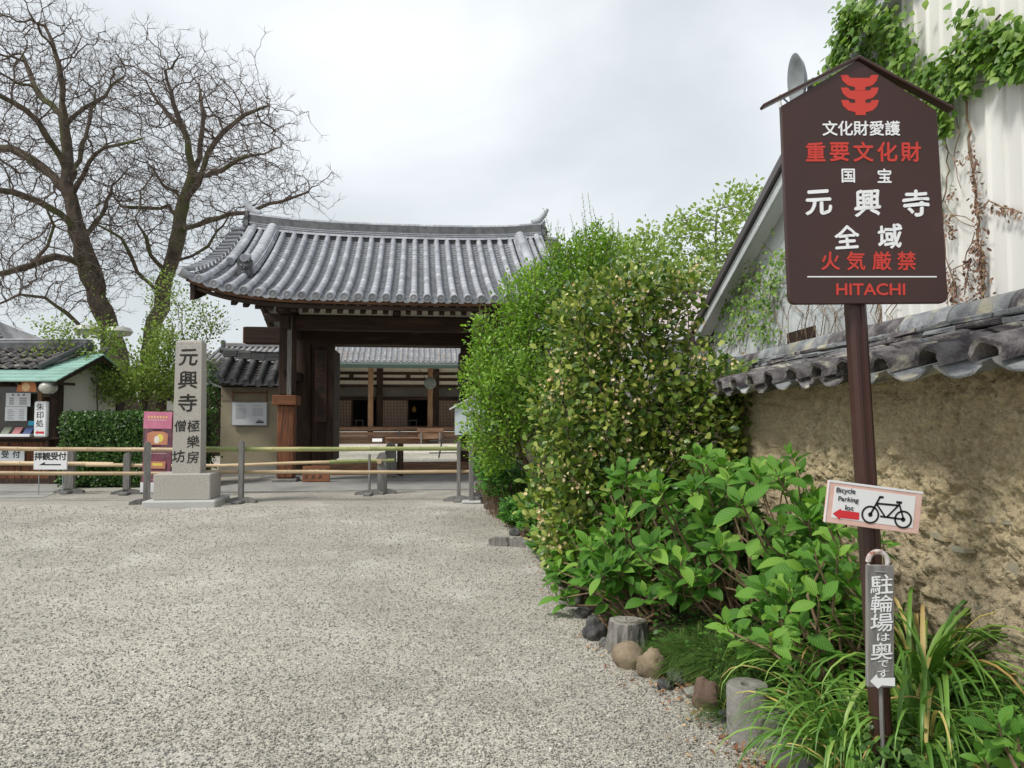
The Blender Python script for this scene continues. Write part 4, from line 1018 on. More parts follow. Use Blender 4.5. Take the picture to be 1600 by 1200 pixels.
# ================================================================== TEMPLE HALL BEYOND THE GATE
HO = Vector((-7.10, 36.0, 0))
hall = empty('temple_hall', HO, TH, 'long low temple hall with lattice doors and grey tiled roof seen through the gate', 'temple')
def hz(y): return 1.55+(646-y)*.0330
def hall_build():
    def B(nm, x0, y0, z0, x1, y1, z1, mat, c=0): 
        mb = MB(); mb.bbox(x0, y0, z0, x1, y1, z1, c) if c else mb.box(x0, y0, z0, x1, y1, z1); return mb.build(nm, mat, hall)
    X0, X1, b = -2.95, 14.9, 2.97; fy = 2.0      # front wall is 2 m behind the posts
    for k in range(-1, 6):
        x = k*b; B('column', x-.13, -.13, .12, x+.13, .13, hz(574), m_palewood, .03); B('column_stone', x-.3, -.3, -.02, x+.3, .3, .12, m_granite2, .03)
        B('bracket', x-.55, -.12, hz(575.5), x+.55, .12, hz(571.5), m_wood, .03)
        B('wall_post', x-.16+.35, fy-.12, .7, x+.16+.35, fy+.1, hz(574), m_wood, .02)
    B('eave_beam', X0-1, -.1, hz(572), X1, .1, hz(568.5), m_woodx, .01)
    wz = lambda y: 1.55+(646-y)*.0345
    for nm, a, c2, m, o in (('white_band', 582, 574, m_cream, 0), ('tie_beam', 586.5, 582, m_woodx, -.05), ('white_band', 591, 586.5, m_cream, 0), ('tie_beam', 595.5, 591, m_woodx, -.05), ('white_band', 601.5, 595.5, m_cream, 0), ('tie_beam', 605.5, 601.5, m_woodx, -.06), ('tie_beam', 625.5, 620.3, m_woodx, -.06)):
        B(nm, X0-1, fy+o, wz(a)+.001, X1, fy+.1, wz(c2)-.001, m)
    B('lattice_backing', X0-1, fy+.08, wz(620.2), X1, fy+.12, wz(605.6), m_white)
    for k in range(-1, 5):
        x0, x1 = k*b+.35+.17, (k+1)*b+.35-.17
        B('short_strut', (x0+x1)/2-.12, fy-.06, wz(591), (x0+x1)/2+.12, fy-.051, wz(586.4), m_wood)
        # diamond lattice transom
        lt = MB(); z0, z1 = wz(620.3), wz(605.5); h = z1-z0; st = .105; n = int((x1-x0+h)/st)
        for i in range(n+1):
            for s in (1, -1):
                a = x0+i*st-h; c2 = a+h
                pa, pb = Vector((a, 0, z0 if s > 0 else z1)), Vector((c2, 0, z1 if s > 0 else z0))
                if pa.x < x0: f = (x0-pa.x)/(pb.x-pa.x); pa = pa.lerp(pb, f)
                if pb.x > x1: f = (x1-pa.x)/(pb.x-pa.x); pb = pa.lerp(pb, max(0, f))
                if (pb-pa).length < .02: continue
                d = (pb-pa).normalized(); q = Vector((-d.z, 0, d.x))*.013; yy = fy+.03-.003*s
                lt.add([pa-q+Vector((0,yy,0)), pb-q+Vector((0,yy,0)), pb+q+Vector((0,yy,0)), pa+q+Vector((0,yy,0))], [(0,1,2,3)])
        lt.build('lattice_transom', m_wood, hall)['kind'] = 'stuff'
        # square lattice door over half the bay, dark opening beside it
        xd = x0+(x1-x0)*(.52 if k != 0 else .50)
        gd = MB(); z0, z1 = wz(669), wz(625.6); 
        i = x0
        while i < xd: gd.box(i-.014, fy-.01, z0, i+.014, fy+.01, z1); i += .077
        i = z0
        while i < z1: gd.box(x0, fy-.016, i-.012, xd, fy-.011, i+.012); i += .077
        gd.build('lattice_door', m_newwood, hall)['kind'] = 'stuff'
        B('door_paper', x0, fy+.03, z0, xd, fy+.04, z1, m_cream); B('door_frame', xd-.03, fy-.03, z0, xd+.05, fy+.04, z1, m_wood)
    # dark room behind
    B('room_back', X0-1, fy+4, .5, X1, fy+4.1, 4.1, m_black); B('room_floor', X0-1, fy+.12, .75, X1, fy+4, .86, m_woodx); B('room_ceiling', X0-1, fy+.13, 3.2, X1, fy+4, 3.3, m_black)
    # veranda
    for k in range(9): B('floor_board', X0-1, -.35+k*.26, .80, X1, -.35+(k+1)*.26-.01, .865, m_palewoodx)
    B('veranda_edge', X0-1, -.42, .70, X1, -.355, .87, m_palewoodx, .01)
    for k in range(3): B('under_board', -2.9 if k else -2.9, -.30-.02*k, .44-.2*k, X1, -.26-.02*k, .63-.2*k, m_palewoodx)
    for k in range(-1, 6): B('veranda_post', k*b+1.4, -.4, .0, k*b+1.5, -.3, .7, m_greywood)
    B('step_board', .8, -1.15, .33, 2.75, -.5, .39, m_palewoodx); B('step_riser', .8, -.9, .0, 2.75, -.85, .33, m_palewoodx)
    B('stone_terrace', X0-1, -1.5, -.05, X1, 6, .06, m_granite2, .01)
    # roof: hipped, deep eaves
    x0, x1, ya, ex = -3.9, 15.6, -1.9, 3.99; rise, dep = 5.0, 8.0
    P0 = [(x0,ya,ex),(x1,ya,ex),(x1-8,ya+dep,ex+rise),(x0+8,ya+dep,ex+rise),(x0,ya+2*dep,ex),(x1,ya+2*dep,ex)]
    mb = MB(); mb.add(P0+[(a, b2, c-.12) for a, b2, c in P0], [(0,1,2,3),(0,3,4),(1,5,2),(3,2,5,4),(6,9,8,7),(6,10,9),(7,8,11),(9,10,11,8),(0,6,7,1),(0,4,10,6),(1,7,11,5),(4,5,11,10)]).build('roof_boarding', m_tilehall, hall)
    rt = MB(); pn = MB(); sp = .262; x = x0+.2
    while x < x1-.2:
        tmax = min(1, (x-x0)/8, (x1-x)/8)
        n = max(1, int(tmax*26))
        for j in range(n):
            a, c2 = j/26, (j+1)/26; 
            A0 = Vector((x, ya+dep*a, ex+rise*a+.02)); B0 = Vector((x, ya+dep*c2, ex+rise*c2+.02)); V = []
            for p, r in ((A0, .075), (B0, .066)):
                for q in range(6): t = PI*q/5; V.append(p+Vector((math.cos(t)*r, 0, math.sin(t)*r)))
            rt.add(V, [(q, 6+q, 7+q, q+1)[::1] for q in range(5)]+[tuple(range(6))])
            if j < 14:
                for jj in (0, .5):
                    aa = (j+jj)/26; V = []
                    for tt, dz in ((aa, .03), (aa, .0), (aa+.5/26, .0)):
                        for q in (-1, 0, 1): V.append((x+sp/2+q*.062, ya+dep*tt, ex+rise*tt+dz-(.018 if q == 0 else 0)+.01))
                    pn.add(V, [(0,3,4,1),(1,4,5,2),(0,1,7,6),(1,2,8,7)])
        rt.lathe([(.0,-.02),(.08,-.02),(.08,.02),(.05,.02),(.001,.01)], 8, Mx=frame(Vector((x, ya-.01, ex+.03)), Vector((1,0,0)), Vector((0,0,1))) )
        x += sp
    rt.build('roof_tiles', m_tilehall, hall)['kind'] = 'stuff'; pn.build('pan_tiles', m_tilepan, hall)['kind'] = 'stuff'
    mb = MB(); mb.tube([(x0+.4, ya-.10, ex-.10), (x1, ya-.10, ex-.14)], .06, 8); mb.build('copper_gutter', m_copperd, hall, True)
    mb = MB(); mb.box(x0, ya+.0, ex-.26, x1, ya+.06, ex-.13); mb.build('eave_fascia', m_copperd, hall)
    rf = MB(); rf.box(-.05, 0, -.06, .05, 2.6, .05); rme = mesh('rafter', rf.v, rf.f, m_wood); x = x0+.2
    while x < x1-.2: link('rafter', rme, hall, frame(Vector((x, ya+.25, ex-.16)), Vector((1,0,0)), Vector((0,1,.18)))); x += .24
    B('soffit', x0+.1, ya+.3, ex-.02, x1, 2.2, ex+.05, m_cream)
hall_build()
g = empty('hanging_gong', HO+GU*2.97+Vector((-.02,0,0)), TH, 'round green bronze gong hanging on ropes before the hall column', 'gong')
mb = MB(); mb.lathe([(.0,-.1),(.2,-.09),(.3,-.03),(.3,.03),(.2,.09),(.1,.10),(.0,.115)], 20, Mx=T(0,-1.0,hz(601),rx=PI/2)); mb.build('disc', M('grey bronze', (.15,.17,.145), (.1,.11,.1), 5, .6), g, True)
mb = MB(); mb.tube([(-.2,-1,hz(594)),(-.75,-1.1,hz(577)+.2)], .015, 5); mb.tube([(.2,-1,hz(594)),(.75,-1.1,hz(577)+.2)], .015, 5); mb.build('rope', m_twig, g)
ob = empty('offertory_box', HO+GU*2.97+GV*-1.0, TH, 'wide wooden offertory box standing before the hall steps', 'box')
mb = MB(); mb.bbox(-.65,-.3,.62,.65,.3,.82,.02); mb.build('lid', m_palewoodx, ob)
mb = MB(); mb.bbox(-.58,-.25,.3,.58,.25,.618,.02); mb.build('body', m_palewoodx, ob)
for sx in (-1, 1): mb = MB(); mb.bbox(sx*.45-.04,-.3,.0,sx*.45+.04,-.22,.62,.01); mb.build('leg', m_greywood, ob)
bench = empty('courtyard_stand', HO+GU*-1.9+GV*-2.2, TH, 'thin white metal stand before the hall left column', 'stand')
mb = MB(); mb.tube([(-.5,0,0),(-.42,0,.55),(.42,0,.55),(.5,0,0)], .022, 6); mb.build('frame', m_whiteboard, bench)
sg2 = empty('low_white_sign', HO+GU*.45+GV*-2.6, TH, 'small white sign lying on the hall step beside the column', 'sign')
mb = MB(); mb.bbox(-.2,-.02,.26,.25,.02,.42,.004,Matrix.Rotation(-.5,4,'X')); mb.build('panel', m_whiteboard, sg2)
for x, zz in ((-1.05, 641), (2.0, 641), (3.35, 641)):
    pass
gd = empty('gilt_ornament', HO+GU*2.15+GV*3.2, TH, 'small gilt hanging ornament in the dark middle doorway of the hall', 'ornament')
mb = MB(); mb.lathe([(0,-.16),(.1,-.12),(.12,0),(.06,.15),(0,.2)], 10, (0,0,hz(641)+.05)); mb.build('ornament', M('gilt', (.6,.35,.08), (.4,.2,.05), 5, .4), gd)
gd2 = empty('gilt_ornament', HO+GU*3.9+GV*3.2, TH, 'small gilt hanging ornament in the dark doorway right of the gong', 'ornament')
mb = MB(); mb.lathe([(0,-.16),(.1,-.12),(.12,0),(.06,.15),(0,.2)], 10, (0,0,hz(641)+.05)); mb.build('ornament', bpy.data.materials['gilt'], gd2)
for u, lb in ((-.75, 'low pale table inside the left doorway of the hall'), (2.1, 'low pale box inside the middle doorway of the hall'), (4.9, 'low pale box inside the right doorway of the hall')):
    t = empty('low_table', HO+GU*u+GV*2.6, TH, lb, 'table')
    mb = MB(); mb.box(-.22,-.15,1.15,.22,.15,1.2); mb.build('top', m_greywood, t)
    mb = MB(); [mb.box(sx*.18-.02,-.02,.86,sx*.18+.02,.02,1.149) for sx in (-1,1)]; mb.build('legs', m_greywood, t)
# fence of black poles in the courtyard
cf = empty('courtyard_barrier', gl(2.0, 6.0), TH, 'dark bamboo barrier standing in the inner courtyard', 'fence')
mb = MB(); mb.tube([(-1.1,0,.62),(3,0,.66)], .025, 6); mb.build('rail', m_tiled, cf); mb = MB(); mb.tube([(-1.1,0,.2),(3,0,.2)], .022, 6); mb.build('rail', m_tiled, cf)
mb = MB(); mb.tube([(-.78,0,0),(-.62,0,.85)], .03, 6); mb.build('post', m_tiled, cf); mb = MB(); mb.tube([(2.2,0,0),(2.2,0,.8)], .03, 6); mb.build('post', m_tiled, cf)
# low roofed building left of the hall, seen over the wing wall
sb = empty('side_hall', (-13.2, 33.2, 0), TH, 'low building with pale grey tiled roof showing above the left wing wall', 'building')
mb = MB(); mb.box(-1.2,.9,0,4.3,4.3,3.6); mb.build('wall', m_white, sb)
mb = MB(); ex, rd = 3.95, 4.85
mb.add([(-1.6,0,ex),(4.6,0,ex),(4.6,2.6,rd),(-.6,2.6,rd),(-1.6,5.2,ex),(4.6,5.2,ex)], [(0,1,2,3),(3,2,5,4),(0,3,4),(0,4,5,1)]).build('roof', m_tilehall, sb)
mb = MB(); x = -1.5
while x < 4.6:
    t = min(1, .3+(x+1.6)*.9); V = []
    for p, r in ((Vector((x,-.03,ex+.02)), .08), (Vector((x,2.6*t,ex+(rd-ex)*t+.02)), .075)):
        for q in range(6): a = PI*q/5; V.append(p+Vector((math.cos(a)*r, 0, math.sin(a)*r)))
    mb.add(V, [(q, 6+q, 7+q, q+1) for q in range(5)]+[tuple(range(6))]); x += .28
mb.build('roof_tiles', m_tilehall, sb)['kind'] = 'stuff'
mb = MB(); mb.bbox(-.8,2.45,rd,4.6,2.75,rd+.22,.04); mb.build('ridge', m_tilehall, sb)
mb = MB(); mb.bbox(-.95,2.4,rd-.05,-.8,2.8,rd+.35,.03); mb.build('ridge_end_tile', m_tiled, sb)

# ================================================================== STONE MONUMENT
MT = math.atan(115/1120)
mon = empty('stone_monument', (-5.40, 11.95, 0), MT, 'tall granite pillar with carved black characters on a stepped base beside the fence', 'monument')
mu = lambda x, y=0: x
def mon_build():
    Z = lambda y, Yd: CAMZ+(646-y)/F*Yd
    mb = MB(); mb.bbox(-.66,-.12,-.02,.50,.74,.115,.02); mb.build('base_slab', m_granite2, mon)
    mb = MB(); mb.bbox(-.53,.0,.115,.38,.60,.545,.012); mb.build('plinth', m_granite, mon)
    mb = MB(); x0, x1, y0, y1 = -.285, .175, .13, .43; tz = 2.80; q = .018
    V = [(x0,y0,.545),(x1,y0,.545),(x1,y1,.545),(x0,y1,.545),(x0+q,y0+q,tz-.05),(x1-q,y0+q,tz-.05),(x1-q,y1-q,tz-.05),(x0+q,y1-q,tz-.05),(x0+q+.012,y0+q+.012,tz-.02),(x1-q-.012,y0+q+.012,tz-.02),(x1-q-.012,y1-q-.012,tz-.02),(x0+q+.012,y1-q-.012,tz-.02),((x0+x1)/2,(y0+y1)/2,tz+.01)]
    mb.add(V, [(0,3,2,1),(0,1,5,4),(1,2,6,5),(2,3,7,6),(3,0,4,7),(4,5,9,8),(5,6,10,9),(6,7,11,10),(7,4,8,11),(8,9,12),(9,10,12),(10,11,12),(11,8,12)])
    mb.build('pillar', m_granite, mon)
    tx = Text(0); cx = -.055
    for i, ch in enumerate('元興寺'): tx.put(ch, cx+.0, 2.50-.385*i, .30, .022, wob=.05, rot=-.03)
    for i, ch in enumerate('極樂房'): tx.put(ch, cx+.105, 1.34-.262*i, .195, .018, wob=.05)
    tx.put('僧', cx-.115, 1.34, .195, .018, wob=.05); tx.put('坊', cx-.125, .83, .2, .018, wob=.05)
    tx.mb.v = [(a, b+.13+.018*(c-.545)/2.2-.0025, c) for a, b, c in tx.mb.v]
    tx.build('carved_lettering', m_ink, mon)
mon_build()

# ================================================================== BAMBOO FENCES
def bamboo(name, par, a, b, r, green=False, nodes=.42, sag=.0, mat=None):
    a, b = Vector(a), Vector(b); L = (b-a).length; pts, rad = [], []; t = random.random()*nodes*.6; xs = [0]
    stations = [(0, r)]
    while t < L-.03:
        stations += [(t-.03, r*.99), (t-.008, r*1.10), (t, r*.97), (t+.008, r*1.10), (t+.03, r*.99)]; t += nodes*random.uniform(.85, 1.15)
    stations.append((L, r*.96)); stations = [s for s in stations if 0 <= s[0] <= L]; stations.sort()
    for s, rr in stations:
        p = a.lerp(b, s/L); p.z += -sag*4*(s/L)*(1-s/L)+.012*mnoise.noise(Vector((s*.8+a.x, a.z*7, 0))); pts.append(p); rad.append(rr*(1-.1*s/L))
    mb = MB(); mb.tube(pts, rad, 10); return mb.build(name, mat or (m_bamboog if green else m_bamboo), par, True)
def fpost(par, x, y, h, w, d, rot=0, mat=None, foot=True):
    Mx = T(x, y, 0, rz=rot)
    mb = MB(); out = [(-w/2, .06), (w/2, .06), (w/2, h-w*.6)]+[(w/2*math.cos(PI*k/8), h-w*.6+w*.6*math.sin(PI*k/8)) for k in range(1, 8)]+[(-w/2, h-w*.6)]
    mb.prism(out, -d/2, d/2, Mx); p = mb.build('post', mat or m_greywood, par)
    if foot:
        mb = MB(); a = .27; mb.prism([(-a, .0), (a, .0), (a*.98, .05), (a*.6, .085), (.05, .10), (-.05, .10), (-a*.6, .085), (-a*.98, .05)], -.055, .055, Mx @ Matrix.Rotation(0, 4, 'Z')); mb.build('foot', m_greywood, par)
        mb = MB(); mb.bbox(-.075,-.25,0,.075,.25,.055,.015,Mx); mb.build('cross_foot', m_greywood, par)
f1 = empty('bamboo_fence', (-6.26, 12.35, 0), 0, 'front bamboo rail fence with two yellow rails left of the stone monument', 'fence', 'low bamboo fences before the gate')
fpost(f1, 0, 0, 1.07, .11, .09, .5); fpost(f1, -4.6, 0, 1.07, .11, .09, .1)
bamboo('rail', f1, (-5.6,.25,.94), (1.22,.32,.905), .04); bamboo('rail', f1, (-5.6,.16,.52), (.62,.22,.50), .037)
f2 = empty('bamboo_fence', (-4.70, 12.5, 0), 0, 'front bamboo rail fence with a green upper rail between monument and shrubs', 'fence', 'low bamboo fences before the gate')
fpost(f2, 0, 0, 1.08, .075, .09, 0); fpost(f2, 3.76, .2, 1.07, .06, .09, 0)
bamboo('rail', f2, (-.66,.08,.93), (4.35,.25,.93), .042, True); bamboo('rail', f2, (-.62,.05,.53), (4.05,.24,.52), .034)
f3 = empty('bamboo_fence', (-8.6, 13.9, 0), 0, 'rear bamboo rail fence with one low rail on stout posts before the hedge', 'fence', 'low bamboo fences before the gate')
fpost(f3, 0, .1, .84, .17, .11, .12); fpost(f3, 1.22, -.1, .80, .11, .11, .2)
bamboo('rail', f3, (-3.2,.05,.60), (.9,.0,.575), .045); bamboo('rail', f3, (.4,-.05,.56), (3.35,-.1,.545), .036)
f4 = empty('bamboo_fence', (-5.25, 13.8, 0), 0, 'rear bamboo rail fence ending at a stout round-topped post before the gate', 'fence', 'low bamboo fences before the gate')
bamboo('rail', f4, (-.2,0,.55), (2.0,.05,.63), .034); bamboo('rail', f4, (1.75,.02,.62), (2.98,.1,.65), .04, True)
fpost(f4, 2.54, -.12, .78, .035, .08, 0); fpost(f4, 2.74, .12, .80, .17, .12, 0)
mb = MB(); mb.lathe([(0,-.02),(.05,-.02),(.05,.03),(0,.03)], 12, Mx=T(2.70,.03,.63,rx=PI/2)); mb.build('rail_end', m_bamboo, f4, True)
f5 = empty('barrier_post', (-2.9, 17.2, 0), TH, 'broad grey round-topped post with a slanting brace before the threshold', 'post')
fpost(f5, 0, 0, .86, .26, .14, 0); mb = MB(); mb.bbox(.15,-.04,.06,.30,.06,.82,.02); mb.build('side_post', m_wood, f5)
mb = MB(); mb.tube([(-.3,-.4,.5),(-.02,-.1,.68)], .025, 6); mb.build('brace', m_greywood, f5)

# gabled white sign on a post, half in the shrubs
ws = empty('gabled_white_sign', (-.70, 12.45, 0), .05, 'pale gabled information board on a grey post at the edge of the tall shrub', 'sign board')
mb = MB(); mb.bbox(-.045,-.03,0,.045,.05,1.22,.01); mb.build('post', m_greywood, ws); mb = MB(); mb.bbox(-.17,-.12,0,.17,.14,.05,.02); mb.build('foot', m_granite2, ws)
mb = MB(); mb.prism([(-.29,1.18),(.45,1.18),(.45,1.66),(.08,1.86),(-.29,1.66)], -.055, -.031); mb.build('panel', m_paleboard, ws)
mb = MB(); mb.prism([(-.38,1.61),(.08,1.86),(.54,1.61),(.54,1.635),(.08,1.888),(-.38,1.635)], -.10, .05); mb.build('roof', m_whiteboard, ws)
tx = Text(-.0575)
for k in range(9): 
    z = 1.55
    while z > 1.25+.07*random.random(): tx.bar(.41-k*.062, z-.018, .428-k*.062, z); z -= .026
tx.build('printed_text', m_print, ws)

# ================================================================== BANNER, HEDGE SIDE SIGNS
bn = empty('banner_stand', (-6.40, 13.05, 0), .03, 'pink and maroon banner stand with a gold moon picture beside the stone monument', 'banner')
sh = Matrix(((.88, 0, .035, -.08), (0, 1, .06, 0), (0, 0, 1, 0), (0, 0, 0, 1)))
mb = MB(); mb.bbox(-.29,-.008,.12,.29,.008,1.58,.002,sh); mb.build('sheet', M('maroon print', (.24,.085,.12), (.18,.06,.09), 6, .5, stretch=(6,1,.6)), bn)
tx = Text(-.0095); tx.bar(-.289,1.27,.289,1.579); tx.build('pink_panel', M('pink print', (.6,.22,.32), (.5,.15,.24), 5, .5), bn, sh)
tx = Text(-.0095); tx.bar(-.289,.121,.289,.30); tx.build('white_panel', m_paper, bn, sh)
tx = Text(-.0098)
for k in range(10): tx.bar(-.28+k*.02, .75, -.274+k*.02, 1.265); tx.bar(.1+k*.02, .75, .106+k*.02, 1.265)
tx.build('stripe_print', M('grey violet print', (.3,.2,.26), (.25,.15,.2), 5), bn, sh)
tx = Text(-.0105); tx.poly([(-.2,.98),(.22,.98),(.22,1.18),(.12,1.22),(-.1,1.22),(-.2,1.18)]); pp_ = Text(-.0105); pp_.poly([(-.12,.55),(.2,.55),(.2,.68),(-.12,.68)]); tx.build('picture_panel', M('salmon print', (.55,.25,.15), (.48,.2,.12), 5), bn, sh); pp_.build('picture_panel', bpy.data.materials['salmon print'], bn, sh)
tx = Text(-.0115); tx.poly([(.06+.075*math.cos(a*PI/10), 1.1+.075*math.sin(a*PI/10)) for a in range(20)]); tx.bar(-.06,.60,.14,.65); tx.build('yellow_print', flat('yellow print', (.75,.6,.12)), bn, sh)
tx = Text(-.0125); tx.poly([(.0+.055*math.cos(a*PI/8), 1.07+.07*math.sin(a*PI/8)) for a in range(16)])
for k in range(11): tx.bar(-.2+k*.035, 1.42, -.18+k*.035, 1.432); tx.bar(-.14+k*.03,.86,-.122+k*.03,.872); tx.bar(-.1+k*.03,.82,-.085+k*.03,.832); tx.bar(-.1+k*.03,.45,-.085+k*.03,.46); tx.bar(-.22+k*.04,.34,-.20+k*.04,.352)
tx.build('small_print', flat('pale print', (.75,.7,.62)), bn, sh)
tx = Text(-.0126)
for k in range(7): tx.bar(-.2+k*.06, 1.46, -.165+k*.06, 1.50)
tx.build('gold_print', flat('gold print', (.8,.5,.2)), bn, sh)
mb = MB(); mb.tube([(-.25,.02,.0),(-.25,.02,.2)], .012, 6); mb.tube([(.25,.02,.0),(.25,.02,.2)], .012, 6); mb.tube([(-.25,.35,.0),(-.25,.06,.9)], .01, 6); mb.build('legs', m_metal, bn)
def board_sign(name, loc, rz, w, h, z, label, draw, leg=True):
    o = empty(name, loc, rz, label, 'sign board')
    mb = MB(); mb.bbox(-w/2,-.015,z,w/2,.01,z+h,.004); mb.build('panel', m_whiteboard, o)
    if leg:
        for sx in (-1, 1): mb = MB(); mb.tube([(sx*w*.36,.02,0),(sx*w*.36,.015,z+h*.5)], .009, 6); mb.build('leg', m_metal, o)
    tx = Text(-.0175); draw(tx); tx.build('lettering', m_text, o); return o
def d1(tx):
    for i, ch in enumerate('拝観受付'): tx.put(ch, -.225+i*.15, .745, .145, .035)
    tx.poly([(-.2,.575),(-.12,.64),(-.12,.59),(.2,.59),(.2,.57),(-.12,.57),(-.2,.57)][:1]+[(-.11,.575),(-.11,.575)]) if False else None
    tx.poly([(-.21,.575),(-.1,.575),(-.1,.635)]); tx.bar(-.1,.573,.2,.595)
board_sign('ticket_sign', (-8.72, 13.6, 0), .02, .62, .385, .49, 'white sign reading 拝観受付 above a long arrow on thin legs', d1)

# ================================================================== TICKET BOOTH
bx, by = -9.95, 15.8
booth = empty('ticket_booth', (bx, by, 0), 0, 'wooden ticket booth with green copper eave and white side wall', 'booth')
def booth_build():
    def B(nm, x0, y0, z0, x1, y1, z1, mat, c=.006): mb = MB(); mb.bbox(x0, y0, z0, x1, y1, z1, c); return mb.build(nm, mat, booth)
    H = 2.35
    z = lambda y: 1.55+(646-y)/F*15.8
    # front counter with upright planks
    k = -3.2
    while k < -.1: B('counter_plank', k, -.02, .12, min(-.02, k+.145), .02, .92, m_newwood); k += .15
    B('counter_base', -3.2, -.05, .0, 0, .05, .12, m_wood); B('counter_top', -3.2, -.34, z(683)-.03, .22, .2, z(683)+.01, m_wood, .01); B('counter_board', -3.2, -.03, .922, 0, .03, z(683)-.032, m_wood)
    B('counter_bracket', -.1, -.3, .75, -.05, -.02, .97, m_wood)
    B('corner_post', -.16, -.1, 0, .0, .12, H, m_wood, .01)
    for x in (-.62+.2, -1.72, -2.9): B('window_post', x-.04, -.06, z(683)+.012, x+.04, .06, z(604), m_palewood)
    B('header_beam', -3.2, -.08, z(604), -.162, .08, z(597.5), m_wood); B('plaster_band', -3.2, -.03, z(597.5)+.003, -.162, .04, H, m_white)
    B('window_glass', -1.68, .01, z(683)+.02, -.47, .016, z(604), flat('dim glass', (.05,.045,.035), .15, .6))
    B('interior_shelf', -3.2, .9, z(660), -.3, 1.0, z(657), m_palewoodx); B('interior_back', -3.2, 1.2, .9, -.1, 1.25, H, M('dim brown wall', (.12,.075,.045), (.07,.045,.03), 3, .9))
    # gable side wall
    mb = MB(); mb.add([(.0,.1,0),(.0,2.2,0),(.0,2.2,2.25),(.0,1.0,2.8),(.0,.1,2.35),(-.1,.1,0),(-.1,2.2,0),(-.1,2.2,2.25),(-.1,1.0,2.8),(-.1,.1,2.35)], [(0,1,2,3,4),(9,8,7,6,5),(0,5,6,1),(1,6,7,2),(2,7,8,3),(3,8,9,4),(4,9,5,0)]).build('side_wall', m_white, booth)
    B('rear_post', -.1, 2.2, 0, .03, 2.62, 2.2, m_wood, .01)
    # copper roof: strips running along the eave
    ez, rz2, ya, yr = 2.235, 2.93, -.72, 1.0
    n = 9
    for k in range(n):
        a, c = k/n, (k+1)/n; y0, y1 = ya+(yr-ya)*a, ya+(yr-ya)*c; z0, z1 = ez+(rz2-ez)*a, ez+(rz2-ez)*c
        mb = MB(); mb.add([(-3.4,y0,z0-.01),(.36,y0,z0-.01),(.36,y1,z1-.01),(-3.4,y1,z1-.01),(-3.4,y0,z0+.022),(.36,y0,z0+.022),(.36,y1+.02,z1+.012),(-3.4,y1+.02,z1+.012)], [(0,3,2,1),(4,5,6,7),(0,1,5,4),(1,2,6,5),(2,3,7,6),(3,0,4,7)]).build('copper_strip', m_copper, booth)
    mb = MB(); mb.add([(-3.4,yr,rz2-.02),(.36,yr,rz2-.02),(.36,2.75,2.2),(-3.4,2.75,2.2),(-3.4,yr,rz2+.02),(.36,yr,rz2+.02),(.36,2.75,2.24),(-3.4,2.75,2.24)], [(0,1,2,3),(4,7,6,5),(0,4,5,1),(1,5,6,2),(2,6,7,3),(3,7,4,0)]).build('rear_roof', m_copper, booth)
    for nm, (y0, z0), (y1, z1) in (('bargeboard', (ya, ez), (yr, rz2)), ('bargeboard', (2.75, 2.2), (yr, rz2))):
        mb = MB(); mb.add([(.27,y0,z0-.013),(.33,y0,z0-.013),(.33,y1,z1-.013),(.27,y1,z1-.013),(.27,y0,z0-.11),(.33,y0,z0-.11),(.33,y1,z1-.14),(.27,y1,z1-.14)], [(0,1,2,3),(4,7,6,5),(0,4,5,1),(1,5,6,2),(2,6,7,3),(3,7,4,0)]).build(nm, m_wood, booth)
    for k in range(9): B('rafter', -3.1+k*.42, -.62, 2.16, -3.04+k*.42, -.0, 2.22, m_wood)
    # raised tiled roof above
    tz0, tz1 = 2.50, 3.12
    mb = MB(); mb.add([(-3.4,-.1,tz0),(-.45,-.1,tz0),(-.02,1.0,tz1-.12),(-3.4,1.0,tz1),(-3.4,2.2,tz0),(-.45,2.2,tz0)], [(0,1,2,3),(3,2,5,4),(1,5,2)]).build('tiled_roof_slope', m_tiled, booth)
    rt = MB(); x = -3.35
    while x < -.4:
        for j in range(4):
            p, q = Vector((x, -.12+1.1*j/4, tz0+.6*j/4+.02)), Vector((x, -.12+1.1*(j+1)/4, tz0+.6*(j+1)/4+.0)); V = []
            for pp, zz in ((p, .035), (q, .02)):
                for i in range(7): a = -1+i/3; V.append(pp+Vector((.13+.14*a, 0, zz+.035*math.sin(a*PI))))
            rt.add(V, [(i, i+1, 8+i, 7+i) for i in range(6)]+[tuple(range(7))])
        x += .27
    rt.build('wavy_tiles', m_oldtile, booth)['kind'] = 'stuff'
    B('tiled_ridge', -3.4, .85, tz1-.1, .05, 1.15, tz1+.12, m_tiled, .04); B('tiled_ridge_cap', -3.4, .92, tz1+.122, .0, 1.08, tz1+.18, m_tile, .02)
    mb = MB(); mb.tube([(-.42,-.12,tz0+.07),(-.05,.95,tz1+.02)], .07, 8); mb.build('hip_tiles', m_tiled, booth, True)
booth_build()
def on_booth(name, x, y, label, cat): return empty(name, (bx+x, by+y, 0), 0, label, cat)
zb = lambda y: 1.55+(646-y)/F*15.7
rs = on_booth('reception_sign', -.78, -.07, 'white sign reading 受付 on the booth counter front', 'sign')
mb = MB(); mb.bbox(-.49,-.03,.42,.08+.0,-.0,.77,.004); mb.build('panel', m_whiteboard, rs); tx = Text(-.0325); tx.put('受', -.335, .66, .16, .03); tx.put('付', -.09, .66, .16, .03); tx.build('lettering', m_text, rs)
ss = on_booth('seal_office_sign', -.13, -.42, 'tall white lightbox reading 朱印処 with a red arrow', 'sign')
mb = MB(); mb.bbox(-.14,-.05,zb(682),.14,.05,zb(627.5),.025); mb.build('panel', m_whiteboard, ss); tx = Text(-.0525)
for i, ch in enumerate('朱印処'): tx.put(ch, -.005, zb(636)-.175*i, .155, .01, wob=.03)
